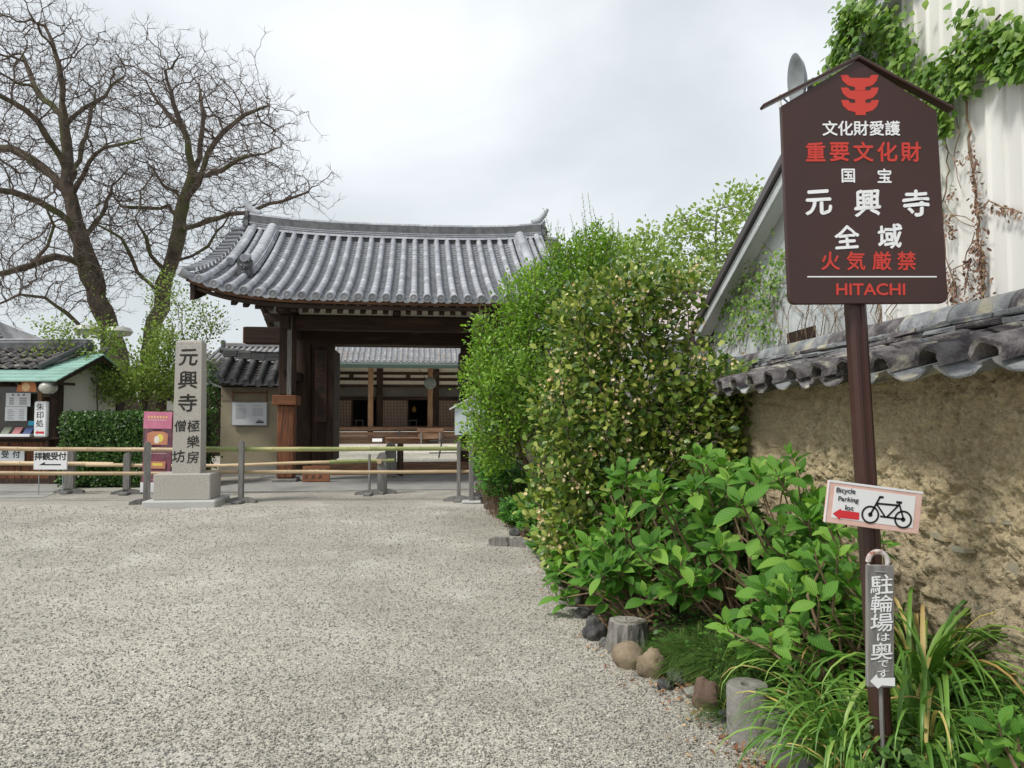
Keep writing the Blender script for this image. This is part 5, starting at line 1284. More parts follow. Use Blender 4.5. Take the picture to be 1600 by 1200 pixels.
tx.build('lettering', m_text, ss); tx = Text(-.0528); z = zb(675); tx.poly([(-.10,z),(-.04,z+.04),(-.04,z+.02),(.09,z+.025),(.09,z-.025),(-.04,z-.02),(-.04,z-.04)]); tx.build('red_arrow', m_red, ss)
pl = on_booth('price_notice', -.85, -.10, 'two white price sheets taped in the booth window', 'notice')
for z0, z1, x0, x1 in ((zb(635), zb(614), -.28, .26), (zb(657.5), zb(635.5), -.29, .19)):
    mb = MB(); mb.bbox(x0,-.01,z0,x1,0,z1,.002); mb.build('sheet', m_paper, pl)
tx = Text(-.013)
for k in range(3): tx.bar(-.15+k*.12, zb(618.5), -.10+k*.12, zb(615.5))
for r in range(4): tx.bar(-.2, zb(623+r*3), -.1, zb(621.5+r*3)); tx.bar(.02, zb(623+r*3), .18, zb(621.5+r*3))
for r in range(6): tx.bar(-.23, zb(641+r*2.8), -.12+.04*(r % 2), zb(640.2+r*2.8)); tx.bar(.02, zb(641+r*2.8), .13, zb(640.2+r*2.8))
tx.build('printed_text', m_print, pl)
op = on_booth('house_shaped_poster', -.42, -.5, 'small house-shaped orange poster under the copper eave', 'poster')
mb = MB(); mb.prism([(-.2,zb(613)),(.22,zb(613)),(.205,zb(600)),(.03,zb(594)),(-.17,zb(600))], -.02, 0); mb.build('panel', M('orange print', (.6,.22,.08), (.4,.14,.06), 6, .5), op)
tx = Text(-.0225); tx.poly([(.0+.09*math.cos(a*PI/8), zb(606)+.09*math.sin(a*PI/8)) for a in range(16)]); tx.build('pale_figure', flat('peach print', (.75,.5,.28)), op)
lp = on_booth('paper_notice', -1.55, -.09, 'pale printed notices with orange pictures left of the price sheets', 'notice')
mb = MB(); mb.bbox(-.5,-.01,zb(635),.02,0,zb(609),.002); mb.build('sheet', m_paper, lp); tx = Text(-.0125); tx.bar(-.25,zb(622),-.1,zb(610)); tx.bar(-.04,zb(628),.13,zb(616)); tx.build('orange_print', flat('orange block', (.6,.35,.15)), lp)
gm = on_booth('globe_lamp', .02, -.55, 'round white globe lamp on a bracket at the booth corner', 'lamp')
mb = MB(); mb.lathe([(.02,-.145),(.10,-.13),(.165,-.06),(.18,0),(.165,.06),(.10,.125),(.01,.145)], 20, (.06,0,zb(606.5))); mb.build('globe', m_globe, gm, True)
mb = MB(); mb.bbox(-.02,-.06,zb(621),.14,.06,zb(617),.01); mb.tube([(.06,0,zb(619)),(-.05,.45,zb(622))], .02, 6); mb.build('bracket', m_wood, gm)
bt = on_booth('booklet_tray', -.78, -.2, 'white tray of booklets on the booth counter', 'tray')
zt2 = zb(683)+.015
mb = MB(); mb.bbox(-.42,-.16,zt2,.36,.1,zt2+.06,.006); mb.build('tray', m_whiteboard, bt)
for k, (c, x) in enumerate((((.3,.32,.25),-.24),((.6,.25,.25),.0),((.08,.13,.3),.24))):
    mb = MB(); mb.bbox(-.085,-.01,0,.085,.01,.19,.002); mb.build('booklet', M('booklet %d' % k, c, None, 8, .5), bt, Mx=T(x,-.08,zt2+.062,rx=-.75))
bl = on_booth('blue_card', -.55, -.08, 'small bright blue card in the booth window', 'card')
mb = MB(); mb.bbox(-.085,-.01,zb(665),.09,0,zb(657.8),.002); mb.build('card', flat('cyan card', (.05,.4,.6)), bl)
# big hall roof behind the booth
bh = empty('large_hall', (-23.9, 27, 0), 0, 'large hall with hipped grey roof rising behind the ticket booth', 'building')
mb = MB(); mb.box(-9,1.2,0,4.2,9,3.2); mb.build('wall', m_white, bh)
mb = MB(); mb.add([(-12,0,3.1),(5.6,0,3.1),(1.0,4.5,5.7),(-12,4.5,5.7),(5.6,10,3.1),(-12,10,3.1)], [(0,1,2,3),(1,4,2),(2,4,5,3),(0,3,5),(0,5,4,1)]).build('roof', m_tilehall, bh)
mb = MB()
for k in range(60):
    x = -11.9+k*.29; t = min(1, (5.6-x)/4.6); 
    mb.tube([(x,0,3.13),(x,4.5*t,3.13+2.6*t)], .06, 5, False)
mb.build('roof_tiles', m_tilehall, bh)['kind'] = 'stuff'
mb = MB(); mb.tube([(5.6,0,3.2),(1.0,4.5,5.8),(-12,4.5,5.8)], .14, 6); mb.build('ridge', m_tiled, bh)
# dim building behind the trees, with white garden wall and small lantern roof
db = empty('rear_building', (-13.5, 25, 0), 0, 'dark timber building with tiled roof behind the hedge and big trees', 'building')
mb = MB(); mb.box(.4,.6,0,4.4,5,2.4); mb.build('wall', m_wood, db)
mb = MB(); mb.box(-1.8,.2,0,.1,.4,1.9); mb.build('white_wall', m_white, db)
for k in range(1): mb = MB(); mb.box(1.2+k*2.0,.55,.5,2.4+k*2.0,.598,2.0); mb.build('white_panel', m_white, db)
mb = MB(); mb.add([(-.1,-.4,2.45),(5.0,-.4,2.45),(4.4,2.5,3.3),(.6,2.5,3.3),(-.1,5.4,2.45),(5.0,5.4,2.45)], [(0,1,2,3),(3,2,5,4),(0,3,4),(1,5,2),(0,4,5,1)]).build('roof', m_tiled, db)
mb = MB(); mb.bbox(.5,2.35,3.28,4.5,2.65,3.5,.03); mb.build('ridge', m_tiled, db)
lr = empty('stone_lantern', (-13.4, 21.5, 0), 0, 'small stone lantern with pale roof just above the hedge', 'lantern')
mb = MB(); mb.lathe([(.13,0),(.12,1.2),(.22,1.3),(.22,1.36),(.15,1.36),(.15,1.55),(.33,1.57),(.06,1.75),(.05,1.82),(.0,1.84)], 6); mb.build('body', m_granite2, lr)
bs = empty('brown_plaque', (-11.35, 19.8, 0), .0, 'brown wooden plaque hanging among the maple leaves behind the hedge', 'plaque')
mb = MB(); mb.bbox(-.22,-.02,1.92,.22,.02,2.18,.01); mb.build('panel', m_newwoodx, bs); mb = MB(); mb.tube([(0,.04,0),(0,.04,1.95)], .03, 6); mb.build('post', m_wood, bs)
tx = Text(-.0225); tx.poly([(-.03,2.02),(.05,2.06),(.02,2.11),(-.02,2.1)]); tx.build('pale_mark', m_paper, bs)

# street lamp half hidden in the tree
sl = empty('street_lamp', (-10.65, 18.6, 0), 0, 'dark red lamp post with two pale disc lamps half hidden by the big trees', 'street lamp')
mb = MB(); mb.tube([(0,0,0),(0,0,3.65)], .06, 8); mb.build('pole', m_fascia, sl)
for sx, zz in ((-1, 3.72), (1, 3.68)):
    mb = MB(); mb.tube([(0,0,3.5),(sx*.3,0,3.55)], .03, 6); mb.build('arm', m_fascia, sl); mb = MB(); mb.lathe([(.05,-.14),(.26,-.1),(.33,0),(.26,.1),(.05,.14)], 16, (sx*.42,0,zz)); mb.build('lamp_disc', m_globe, sl, True)
mb = MB(); mb.bbox(.02,-.15,3.05,.24,.0,3.25,.02); mb.tube([(.13,-.12,3.15),(.13,-.24,3.08)], .07, 8); mb.build('speaker_box', m_tiled, sl)

# ================================================================== HOUSE ON THE RIGHT
hs_ = empty('ivy_covered_house', (0, 0, 0), 0, 'white house with stucco gable and ribbed cladding overgrown by ivy behind the earth wall', 'house')
HX = 3.0
vz = lambda Y: 2.81+.354*(10.8-Y)
def house():
    def B(nm, x0, y0, z0, x1, y1, z1, mat, c=.006): mb = MB(); mb.bbox(x0, y0, z0, x1, y1, z1, c); return mb.build(nm, mat, hs_)
    a = 1.0
    pts = [(10.6, 0), (10.6, vz(10.6)-.08), (4.6, vz(4.6)-.08), (1.0, vz(4.6)-.08-.354*3.6), (1.0, 0)]
    n = 5; mb = MB(); mb.add([(HX, y, z) for y, z in pts]+[(HX+6, y, z) for y, z in pts], [tuple(range(n))[::-1], tuple(range(n, 2*n))]+[(i, (i+1) % n, n+(i+1) % n, n+i) for i in range(n)]); mb.build('stucco_gable', m_stucco, hs_)
    # roof slopes, verge fascia and soffit
    for nm, x0, x1, d0, d1, mat in (('roof_sheet', 2.76, 9.2, .0, .06, m_fascia), ('verge_fascia', 2.72, 2.757, -.03, .07, m_fascia), ('verge_soffit', 2.80, 2.997, -.09, -.06, m_whiteboard), ('verge_board', 2.77, 2.797, -.17, -.032, m_stucco)):
        mb = MB(); A, Bp, C = (11.0, vz(11.0)), (4.6, vz(4.6)), (.6, vz(4.6)-.354*4)
        V = []
        for (y, z) in (A, Bp, C): V += [(x0, y, z+d0), (x1, y, z+d0), (x1, y, z+d1), (x0, y, z+d1)]
        mb.add(V, [(4*i+k, 4*i+(k+1) % 4, 4*i+4+(k+1) % 4, 4*i+4+k) for i in range(2) for k in range(4)]+[(3,2,1,0), (8,9,10,11)]); mb.build(nm, mat, hs_)
    mb = MB(); mb.tube([(2.66, 11.05, vz(11)-.05), (9.2, 11.05, vz(11)-.05)], .06, 8); mb.build('gutter', m_fascia, hs_, True)
    mb = MB(); mb.bbox(2.7, 10.8, 2.52, 3.0, 11.05, 2.78, .03); mb.build('verge_end', m_fascia, hs_)
    # ribbed cladding, one sheet after the other
    y = 5.55; k = 0
    while y > 2.4:
        mb = MB(); X = HX-.075; w = .15
        prof = [(y, X), (y-.012, X-.016), (y-.022, X-.016), (y-.034, X), (y-w+.0, X+.0)]
        V = [(xx, yy, 0) for yy, xx in prof]+[(xx, yy, 7.5) for yy, xx in prof]
        mb.add(V, [(i, 5+i, 6+i, i+1) for i in range(4)]); mb.build('cladding_panel', m_clad, hs_); y -= w; k += 1
    B('cladding_corner', HX-.095, 5.552, 0, HX+.1, 5.60, 7.5, m_whiteboard, .004)
    B('upper_storey', HX-.06, 2.2, 3.5, HX+5, 5.545, 7.5, m_clad)
    B('small_opening', HX-.02, 7.05, 2.2, HX+.02, 7.75, 2.42, m_wood, .01)
house()
def wp(px, py, X=2.93):
    Y = X*F/(px-800); return Vector((X, Y, CAMZ+(646-py)/F*Y))
# dish, its arm and cable
ds = empty('satellite_dish', (2.88, 6.9, 4.3), 0, 'grey satellite dish seen edge-on above the brown sign', 'satellite dish')
mb = MB(); prof = [(.02,.0),(.10,.012),(.19,.045),(.25,.08),(.256,.08),(.19,.032),(.10,-.004),(.02,-.014)]
mb.lathe(prof, 28, Mx=T(-.02, 0, .52, ry=R(-97), rz=R(-6)) ); mb.build('dish', m_metal, ds, True)
mb = MB(); mb.bbox(.03,-.06,.40,.15,.06,.52,.015); mb.bbox(.15,-.03,.44,.20,.03,.49,.01); mb.build('bracket', m_tiled, ds)
mb = MB(); mb.tube([(.10,0,-.1),(.10,0,.42)], .02, 8); mb.tube([(.02,0,.3),(.08,0,.42)], .012, 6); mb.build('mast', m_metal, ds)
mb = MB(); mb.tube([(.05,0,.27),(-.12,-.03,.21),(-.26,-.05,.33)], .009, 6); mb.build('feed_arm', m_metal, ds)
mb = MB(); mb.bbox(-.31,-.08,.30,-.24,-.02,.35,.01); mb.tube([(-.29,-.05,.31),(-.27,-.05,.22)], .02, 8); mb.tube([(-.27,-.05,.23),(-.25,-.04,.16)], .008, 5); mb.build('receiver', m_whiteboard, ds)
cw = MB(); cw.tube([wp(1287,140,2.9)+Vector((0,.3,0)), wp(1312,70,2.9), wp(1345,-5,2.9), wp(1400,-130,2.9)], .005, 4)
o = cw.build('cable', m_tiled); tag(o, 'thin overhead cable running up past the ivy above the dish', 'cable')
sl2 = empty('eave_lamp', wp(1312,79,2.75), 0, 'small grey lamp poking out of the ivy above the dish', 'lamp')
mb = MB(); mb.tube([(-.04,0,0),(.06,0,.0)], [.028,.022], 8); mb.tube([(.05,0,0),(.22,0,-.02)], .01, 5); mb.build('lamp_body', m_metal, sl2, True)
# pink sheet-roofed outbuilding beyond
pb = empty('outbuilding', (2.2, 12.6, 0), 0, 'low outbuilding with faded pink standing-seam roof behind the flowering shrub', 'building')
mb = MB(); mb.box(.1,.2,0,4.5,3.4,2.95); mb.build('wall', m_white, pb)
mb = MB(); mb.add([(-.15,0,2.98),(4.8,0,2.98),(4.8,2.0,4.0),(-.15,2.0,4.0),(-.15,3.8,3.0),(4.8,3.8,3.0),(-.15,0,2.9),(4.8,0,2.9)], [(0,1,2,3),(3,2,5,4),(0,6,7,1)]).build('roof_sheet', m_pinkroof, pb)
for k in range(12):
    x = -.1+k*.42; mb = MB(); d = Vector((0,2.0,1.02)).normalized(); mb.bbox(-.018,0,-.01,.018,2.24,.045,.004); mb.build('roof_seam', m_pinkroof, pb, Mx=frame(Vector((x,0,2.985)), Vector((1,0,0)), d))
mb = MB(); mb.bbox(-.2,1.93,3.97,4.9,2.1,4.09,.01); mb.build('ridge_trim', m_fascia, pb)
mb = MB(); mb.bbox(-.2,-.08,2.84,4.9,-.01,2.97,.01); mb.build('gutter', m_whiteboard, pb)

# ================================================================== BROWN HERITAGE SIGN
SY = 2.75
sg_ = empty('heritage_sign', (1.405, SY, 0), 0, 'tall brown house-shaped sign with red and white Japanese lettering on a brown pole', 'sign')
def sx(px): return (px-800)/F*SY
def szz(py): return P(800, py, SY).z
def big_sign():
    Ox = 1.405; lean = (sx(1339)-sx(1385))/(szz(480)-0)  # the pole leans a little
    def shp(z): return 0
    # pole with a broad groove
    mb = MB(); w = .0335; out = []
    prof = [(-w,-w*.6),(-w*.6,-w),(-.008,-w),(-.004,-w+.006),(.004,-w+.006),(.008,-w),(w*.6,-w),(w,-w*.6),(w,w*.6),(w*.6,w),(-w*.6,w),(-w,w*.6)]
    n = len(prof); V = []
    for z in (-.2, 1.0, 2.1, 2.55):
        for a, b in prof: V.append((a+(sx(1339)-Ox)*z/szz(480)*1.0, b+.0, z))
    mb.add(V, [(i*n+k, i*n+(k+1) % n, (i+1)*n+(k+1) % n, (i+1)*n+k) for i in range(3) for k in range(n)]+[tuple(range(3*n, 4*n))]); mb.build('pole', m_brown, sg_)
    L0, L1, R0, R1 = sx(1218.5)-Ox, sx(1226)-Ox, sx(1460)-Ox, sx(1470)-Ox; zb_, zs, za, ax = szz(479), szz(176), szz(106), sx(1339)-Ox
    c = .022; out = [(L1+c, zb_), (R1-c, zb_+.004), (R1-c*.3, zb_+.004+c*.3), (R1, zb_+.004+c), (R0, szz(183)), (ax, za), (L0, szz(176)), (L1, zb_+c), (L1+c*.3, zb_+c*.3)]
    mb = MB(); mb.prism(out, -.062, -.036); o = mb.build('panel', m_brown, sg_)
    mod = o.modifiers.new('edge', 'BEVEL'); mod.width = .003; mod.segments = 2; mod.limit_method = 'ANGLE'
    # two roof boards
    for (xa, ya), (xb, yb) in (((ax, za+.003), (sx(1190)-Ox, szz(179))), ((ax, za+.003), (sx(1484)-Ox, szz(184)))):
        d = Vector((xb-xa, 0, yb-ya)); L = d.length; X = d.normalized(); 
        Mx = frame(Vector((xa, -.075, ya)), X, Vector((0,1,0))) ; s_ = 1
        mb = MB(); mb.bbox(-.004, 0, 0 if xb < xa else -.0, L, .04, .011, .002)
        if xb < xa: Mx = frame(Vector((xa, -.035, ya)), X, Vector((0,-1,0)))
        mb.build('roof_board', m_brown, sg_, Mx=Mx)
    tw, tr = Text(-.0632), Text(-.0632)
    q = F/SY
    def row(mat, s, py, xs, hpx, bold, wob=0):
        for ch, px in zip(s, xs): tx = Text(-.0632); tx.put(ch, sx(px)-Ox, szz(py), hpx/q, bold, wob=wob); tx.build('lettering', mat, sg_)
    row(m_signwhite, '文化財愛護', 210.5, (1293,1317,1341,1365.5,1390), 22.5, .026)
    row(m_signred, '重要文化財', 246.5, (1270,1307,1344,1381,1417.5), 30, .032)
    row(m_signwhite, '国宝', 283, (1320,1376), 22, .028)
    row(m_signwhite, '元興寺', 324, (1273,1349,1424), 40, .034, .05)
    row(m_signwhite, '全域', 376, (1316,1382), 36, .034, .05)
    row(m_signred, '火気厳禁', 413, (1290,1329,1369,1407), 28, .027)
    th = Text(-.0632); th.put('HITACHI', sx(1351)-Ox, szz(456.5), 17.5/q, .03, w=105/q); th.build('lettering', m_signred, sg_)
    tw.bar(sx(1254)-Ox, szz(438.2), sx(1453)-Ox, szz(436.3))
    # emblem: three stacked bracket shapes
    def P2(px, py): return (sx(px)-Ox, szz(py))
    for dy in (0, 19.3, 38.3):
        y = 129+dy
        pts = [(1311,y),(1322,y),(1325.5,y+4.5),(1356,y+4.5),(1359,y),(1370,y),(1367,y+9),(1360,y+16),(1350,y+18.4)]
        pts += [(1349,y+18.4)]
        e = 23.5 if dy < 38 else 23
        pts += [(1349,y+e),(1333,y+e),(1333,y+18.4),(1332,y+18.4),(1322,y+16),(1314,y+9)]
        tr.poly([P2(a, b) for a, b in pts][::-1])
    tw.build('white_line', m_signwhite, sg_); tr.build('red_emblem', m_signred, sg_)
big_sign()
# bicycle parking plate
CX, CZ = (1291+1438+1428+1284)/4, (752+770+832+815)/4
SYb = 2.68
bk = empty('bicycle_parking_sign', ((CX-800)/F*SYb, SYb, P(800, CZ, SYb).z), 0, 'small pink-bordered plate with a bicycle drawing and red arrow tied to the brown pole', 'sign')
def bike():
    rot = Matrix.Rotation(R(7.4), 4, 'Y'); q = F/SYb; w, h = 147/q, 65/q
    mb = MB(); mb.bbox(-w/2,-.006,-h/2,w/2,.006,h/2,.0015,rot); mb.build('backing', M('pale pink tape', (.72,.50,.44), (.66,.42,.36), 14, .5), bk)
    mb = MB(); mb.bbox(-w/2+.025,-.0075,-h/2+.02,w/2-.025,-.0062,h/2-.018,.0003,rot); mb.build('white_sheet', m_whiteboard, bk)
    mb = MB(); mb.bbox(-w/2,-.008,h/2-.006,w/2,-.0065,h/2+.002,.0004,rot); mb.bbox(-w/2-.001,-.0082,-h/2,-w/2+.004,-.0065,h/2,.0004,rot); mb.build('light_edge', m_paper, bk)
    tx = Text(-.0085); u = w/147
    X = lambda p: (p-800)/800*100*u; Z = lambda p: -(p-437)/800*100*u   # from an 8x enlargement turned level
    def r(px, py):  # enlargement pixel to plate coords, undoing the tilt
        dx, dz = (px-812)/8/q, -(py-425)/8/q; a = R(7.4); return (dx*math.cos(a)-dz*math.sin(a), dx*math.sin(a)+dz*math.cos(a))
    w1, w2 = r(765,515), r(1170,575)
    tx.ring(*w1, 112/8/q, 3/q); tx.ring(*w2, 112/8/q, 3/q); tx.ring(*w1, 28/8/q, 3.4/q); tx.ring(*w2, 28/8/q, 3.4/q)
    def ln(a, b, wd): A, B_ = r(*a), r(*b); tx.line(*A, *B_, wd/q)
    ln((765,515),(895,290),3.0); ln((880,298),(935,302),3.6); ln((845,378),(1120,402),3.2); ln((850,390),(950,545),2.8); ln((965,548),(1120,400),2.8); ln((885,535),(1165,572),3.0); ln((1122,365),(1175,570),2.8); ln((1090,362),(1162,368),3.8)
    tx.build('bicycle_drawing', m_text, bk, Mx=rot)
    tx = Text(-.0086); tx.poly([r(a, b) for a, b in ((300,500),(400,440),(405,460),(630,490),(625,580),(392,555),(388,580))][::-1]); tx.build('red_arrow', m_red, bk, Mx=rot)
    tx = Text(-.0087)
    for s, (a, b), hh, ww in (('Bicycle', (468,228), 10, 29), ('Parking', (497,335), 9.5, 31), ('lot', (507,432), 7.5, 13)):
        x, z = r(a, b); tx.put(s, x, z, hh/q, .012, w=ww/q, wob=.05, rot=R(-2))
    tx.build('lettering', m_text, bk, Mx=rot)
bike()
# hand-painted wooden plank with a pipe hook
wk = empty('wooden_plank_sign', ((1366.5-800)/F*2.66, 2.66, P(800, 977, 2.66).z), 0, 'narrow grey plank with white brush lettering hanging low on the brown pole', 'sign')
def plank():
    q = F/2.66; rot = Matrix.Rotation(R(1.2), 4, 'Y'); h, w = 185/q, 41/q
    mb = MB(); mb.bbox(-w/2,-.012,-h/2,w/2,.006,h/2,.002,rot); mb.build('plank', m_greywood, wk)
    tx = Text(-.0135); z = h/2-.03; cy = [(913,36,34),(942,36,31),(971,36,32),(993,20,15),(1014,36,30),(1033,17,14),(1048,18,16)]
    for ch, (py, wpx, hpx) in zip('駐輪場は奥です', cy): tx.put(ch, (.002 if wpx > 30 else .008), (977-py)/q, hpx/q*.84, .012, w=wpx/q*.92, wob=.06)
    tx.build('white_lettering', m_signwhite, wk, Mx=rot)
    tx = Text(-.0139); f = lambda a, b: ((a-1367)/q, (977-b)/q)
    tx.poly([f(*p) for p in ((1350,1060),(1360,1049),(1362,1055),(1388,1054),(1388,1067),(1368,1066),(1362,1071))][::-1]); tx.build('white_arrow', m_signwhite, wk, Mx=rot)
    mb = MB(); r0 = 15/q
    mb.tube([(-r0,-.0,h/2-.0),(-r0,0,h/2+.012)]+[(-r0*math.cos(PI*k/10),0,h/2+.012+r0*math.sin(PI*k/10)) for k in range(1,10)]+[(r0,0,h/2+.012),(r0,0,h/2)], .0095, 10); mb.build('pipe_hook', M('rusty white pipe', (.55,.52,.5), (.25,.07,.04), 8, .6, contrast=(.48,.54)), wk, True)
    mb = MB(); mb.tube([(-.02,-.015,h/2-.022),(.02,-.015,h/2-.024)], .0025, 5); mb.build('wire', m_metal, wk); mb = MB(); mb.tube([(.005,.01,-h/2+.02),(.012,.01,-.62)], .008, 6); mb.build('stake', m_greywood, wk)
plank()

# ================================================================== EDGING STONES, STUMP, BLOCKS
def rock(name, loc, r, mat, label, cat='stone', group='rounded stones edging the planting bed', seed=0, flatn=1.0, rz=0, rough=.16):
    me_v = []; n, m = 22, 14; 
    for j in range(m+1):
        th = PI*j/m
        for i in range(n):
            ph = 2*PI*i/n; d = Vector((math.sin(th)*math.cos(ph), math.sin(th)*math.sin(ph), math.cos(th)))
            k = 1+rough*mnoise.noise(d*1.4+Vector((seed*3.7, seed, 0)))+rough*.5*mnoise.noise(d*3.2+Vector((seed, 9, 0)))+rough*.3*mnoise.noise(d*7+Vector((seed, 4, 0)))-rough*.35*max(0, mnoise.noise(d*1.1+Vector((seed*2, 1, 5))))
            me_v.append((d.x*r[0]*k, d.y*r[1]*k, d.z*r[2]*k*flatn))
    Fc = [(j*n+i, (j+1)*n+i, (j+1)*n+(i+1) % n, j*n+(i+1) % n) for j in range(m) for i in range(n)]
    o = link(name, mesh(name, me_v, Fc, mat, True)); o.location = loc; o.rotation_euler = (0, 0, rz); tag(o, label, cat, group); return o
stones = [ # px, py of the middle of its foot, half width px, height px, material, label
 (745,782,11,11,m_stone1,'small dark edging stone at the foot of the gabled sign'), (768,796,12,13,m_stone1,'dark edging stone between gabled sign and dead branch'), (786,806,13,16,m_stone1,'dark upright edging stone just behind the split log'),
 (806,838,10,12,m_stone1,'small dark edging stone touching the end of the split log'), (826,842,14,20,m_stonered,'brownish round edging stone right behind the split log'), (845,858,12,10,m_stone1,'flat dark edging stone past the split log'), (858,880,15,22,m_stone1,'dark angular edging stone below the flowering shrub'),
 (872,897,13,12,m_stone1,'small flat stone between angular dark stones'), (888,912,20,12,m_stone1,'wide flat grey stone sunk in the gravel edge'), (893,950,16,24,m_cblock,'pale grey angular stone behind the hydrangea sprig'), (912,968,12,18,m_stone1,'round dark stone beside the pale angular stone'),
 (930,1002,19,34,m_stone1,'large black stone left of the tree stump'), (985,1046,25,38,m_stonetan,'smooth tan oval stone in front of the stump'), (1023,1060,22,40,m_stonetan,'rough pale brown stone right of the smooth oval one'), (1062,1072,17,24,m_stone1,'dark grey stone in front of the grass tuft'), (1040,1078,11,13,m_stone1,'small dark stone wedged before the rough pale brown stone'), (1084,1092,12,16,m_cblock,'small grey stone between dark grey and reddish stones'), (1136,1130,13,16,m_stone1,'small dark stone at the foot of the concrete cylinder'), (836,852,9,9,m_stone1,'tiny dark stone between two flat ones past the log'), (903,935,13,14,m_stonered,'small brownish stone under the reaching hydrangea sprig'), (948,1012,12,14,m_stone1,'small dark stone between black stone and stump'),
 (1108,1112,22,44,m_stonered,'reddish brown stone between grass and concrete pipe')]
for i, (px, py, hw, hh, mt, lb) in enumerate(stones):
    g = G(px, py); q = g.y/F; rock('edging_stone', (g.x, g.y+hw*q*.6, hh*q*.38), (hw*q*1.1, hw*q*.95, hh*q*.62), mt, lb, seed=i+1, rz=i, rough=.12 if i == 12 else .32)
def stump():
    g = G(985, 1025); st = empty('tree_stump', (g.x-.0, g.y+.12, 0), 0, 'weathered grey sawn tree stump among the edging stones', 'stump')
    mb = MB(); n = 26; V = []; H = .19
    for z, r in ((0,.165),(.04,.145),(.1,.13),(.17,.122),(.19,.118)):
        for k in range(n):
            a = 2*PI*k/n; rr = r*(1+.07*math.sin(a*3+1)+.04*math.sin(a*9+z*20)+.03*math.sin(a*14)); V.append((math.cos(a)*rr, math.sin(a)*rr*.9, z))
    mb.add(V, [(i*n+k, i*n+(k+1) % n, (i+1)*n+(k+1) % n, (i+1)*n+k) for i in range(4) for k in range(n)]); mb.build('bark_side', m_stump, st)
    mb = MB(); V2 = [V[4*n+k] for k in range(n)]+[(v[0]*.82, v[1]*.82, .196) for v in V[4*n:]]+[(v[0]*.4, v[1]*.4, .184+.006*math.sin(i*2)) for i, v in enumerate(V[4*n:])]+[(0,0,.18)]
    mb.add(V2, [(i*n+k, i*n+(k+1) % n, (i+1)*n+(k+1) % n, (i+1)*n+k) for i in range(2) for k in range(n)]+[(2*n+k, 2*n+(k+1) % n, 3*n) for k in range(n)]); mb.build('sawn_top', M('sawn grey wood', (.33,.31,.28), (.2,.18,.15), 14, .9, .5, 40, c3=(.08,.055,.04), s3=7, t3=(.56,.66)), st)
stump()
def blocks():
    # hollow concrete cylinder, then two rough kerb blocks
    Y = 3.42; x = (1168-800)/F*Y; o = empty('concrete_pipe', (x, Y+.05, 0), 0, 'upright weathered concrete cylinder with a hole in its top', 'pipe')
    mb = MB(); n = 20; prof = [(.098,-.05),(.098,.25),(.09,.262),(.035,.262),(.03,.255),(.03,.12)]; V = []
    for r, z in prof:
        for k in range(n): a = 2*PI*k/n; V.append((math.cos(a)*r*(1+.02*math.sin(3*a)), math.sin(a)*r, z))
    mb.add(V, [(i*n+k, i*n+(k+1) % n, (i+1)*n+(k+1) % n, (i+1)*n+k) for i in range(5) for k in range(n)]); o2 = mb.build('cylinder', m_cblock, o, True)
    for nm, px, py, w, d, h, rz, lb in (('kerb_block', 1198, 1172, .27, .15, .155, -.62, 'rough grey concrete kerb block in front of the concrete cylinder'), ('kerb_block', 1262, 1215, .26, .15, .13, -.75, 'lower grey kerb block at the bottom edge before the ground cover')):
        g = G(px, py+8); mb = MB(); mb.bbox(-w/2,-d/2,-.03,w/2,d/2,h,.018); V = []
        bm_v = []
        for (a, b, c) in mb.v: q = Vector((a*9, b*9, c*9+px)); bm_v.append((a+.012*mnoise.noise(q), b+.012*mnoise.noise(q+Vector((5,0,0))), c+.008*mnoise.noise(q+Vector((0,7,0)))))
        mb.v = bm_v; oo = mb.build(nm, m_cblock); oo.location = (g.x+.02, g.y+.12, 0); oo.rotation_euler = (.03, -.04, rz); tag(oo, lb, 'kerb block', 'concrete blocks edging the planting bed')
blocks()
def split_log():
    a = G(765, 853); b = G(828, 858); o = empty('split_log', (a.x, a.y, 0), math.atan2(b.y-a.y, b.x-a.x), 'split piece of silvery weathered log lying on the gravel edge', 'log')
    L = (b-a).length
    mb = MB(); out = [(0,0),(L*.42,-.0),(L*.46,.035),(L*.40,.10),(L*.05,.095),(-.02,.07)]; mb.prism([(x, z) for x, z in out], 0, .10); mb.build('log_end', m_stump, o)
    mb = MB(); mb.add([(L*.40,.02,.0),(L*1.1,-.06,0),(L*1.15,.04,.02),(L*.8,.12,.0),(L*.42,.03,.10),(L*1.05,-.04,.045),(L*1.12,.05,.05),(L*.75,.14,.11)], [(0,1,5,4),(1,2,6,5),(2,3,7,6),(3,0,4,7),(4,5,6,7)]).build('log_slab', m_stump, o)
split_log()

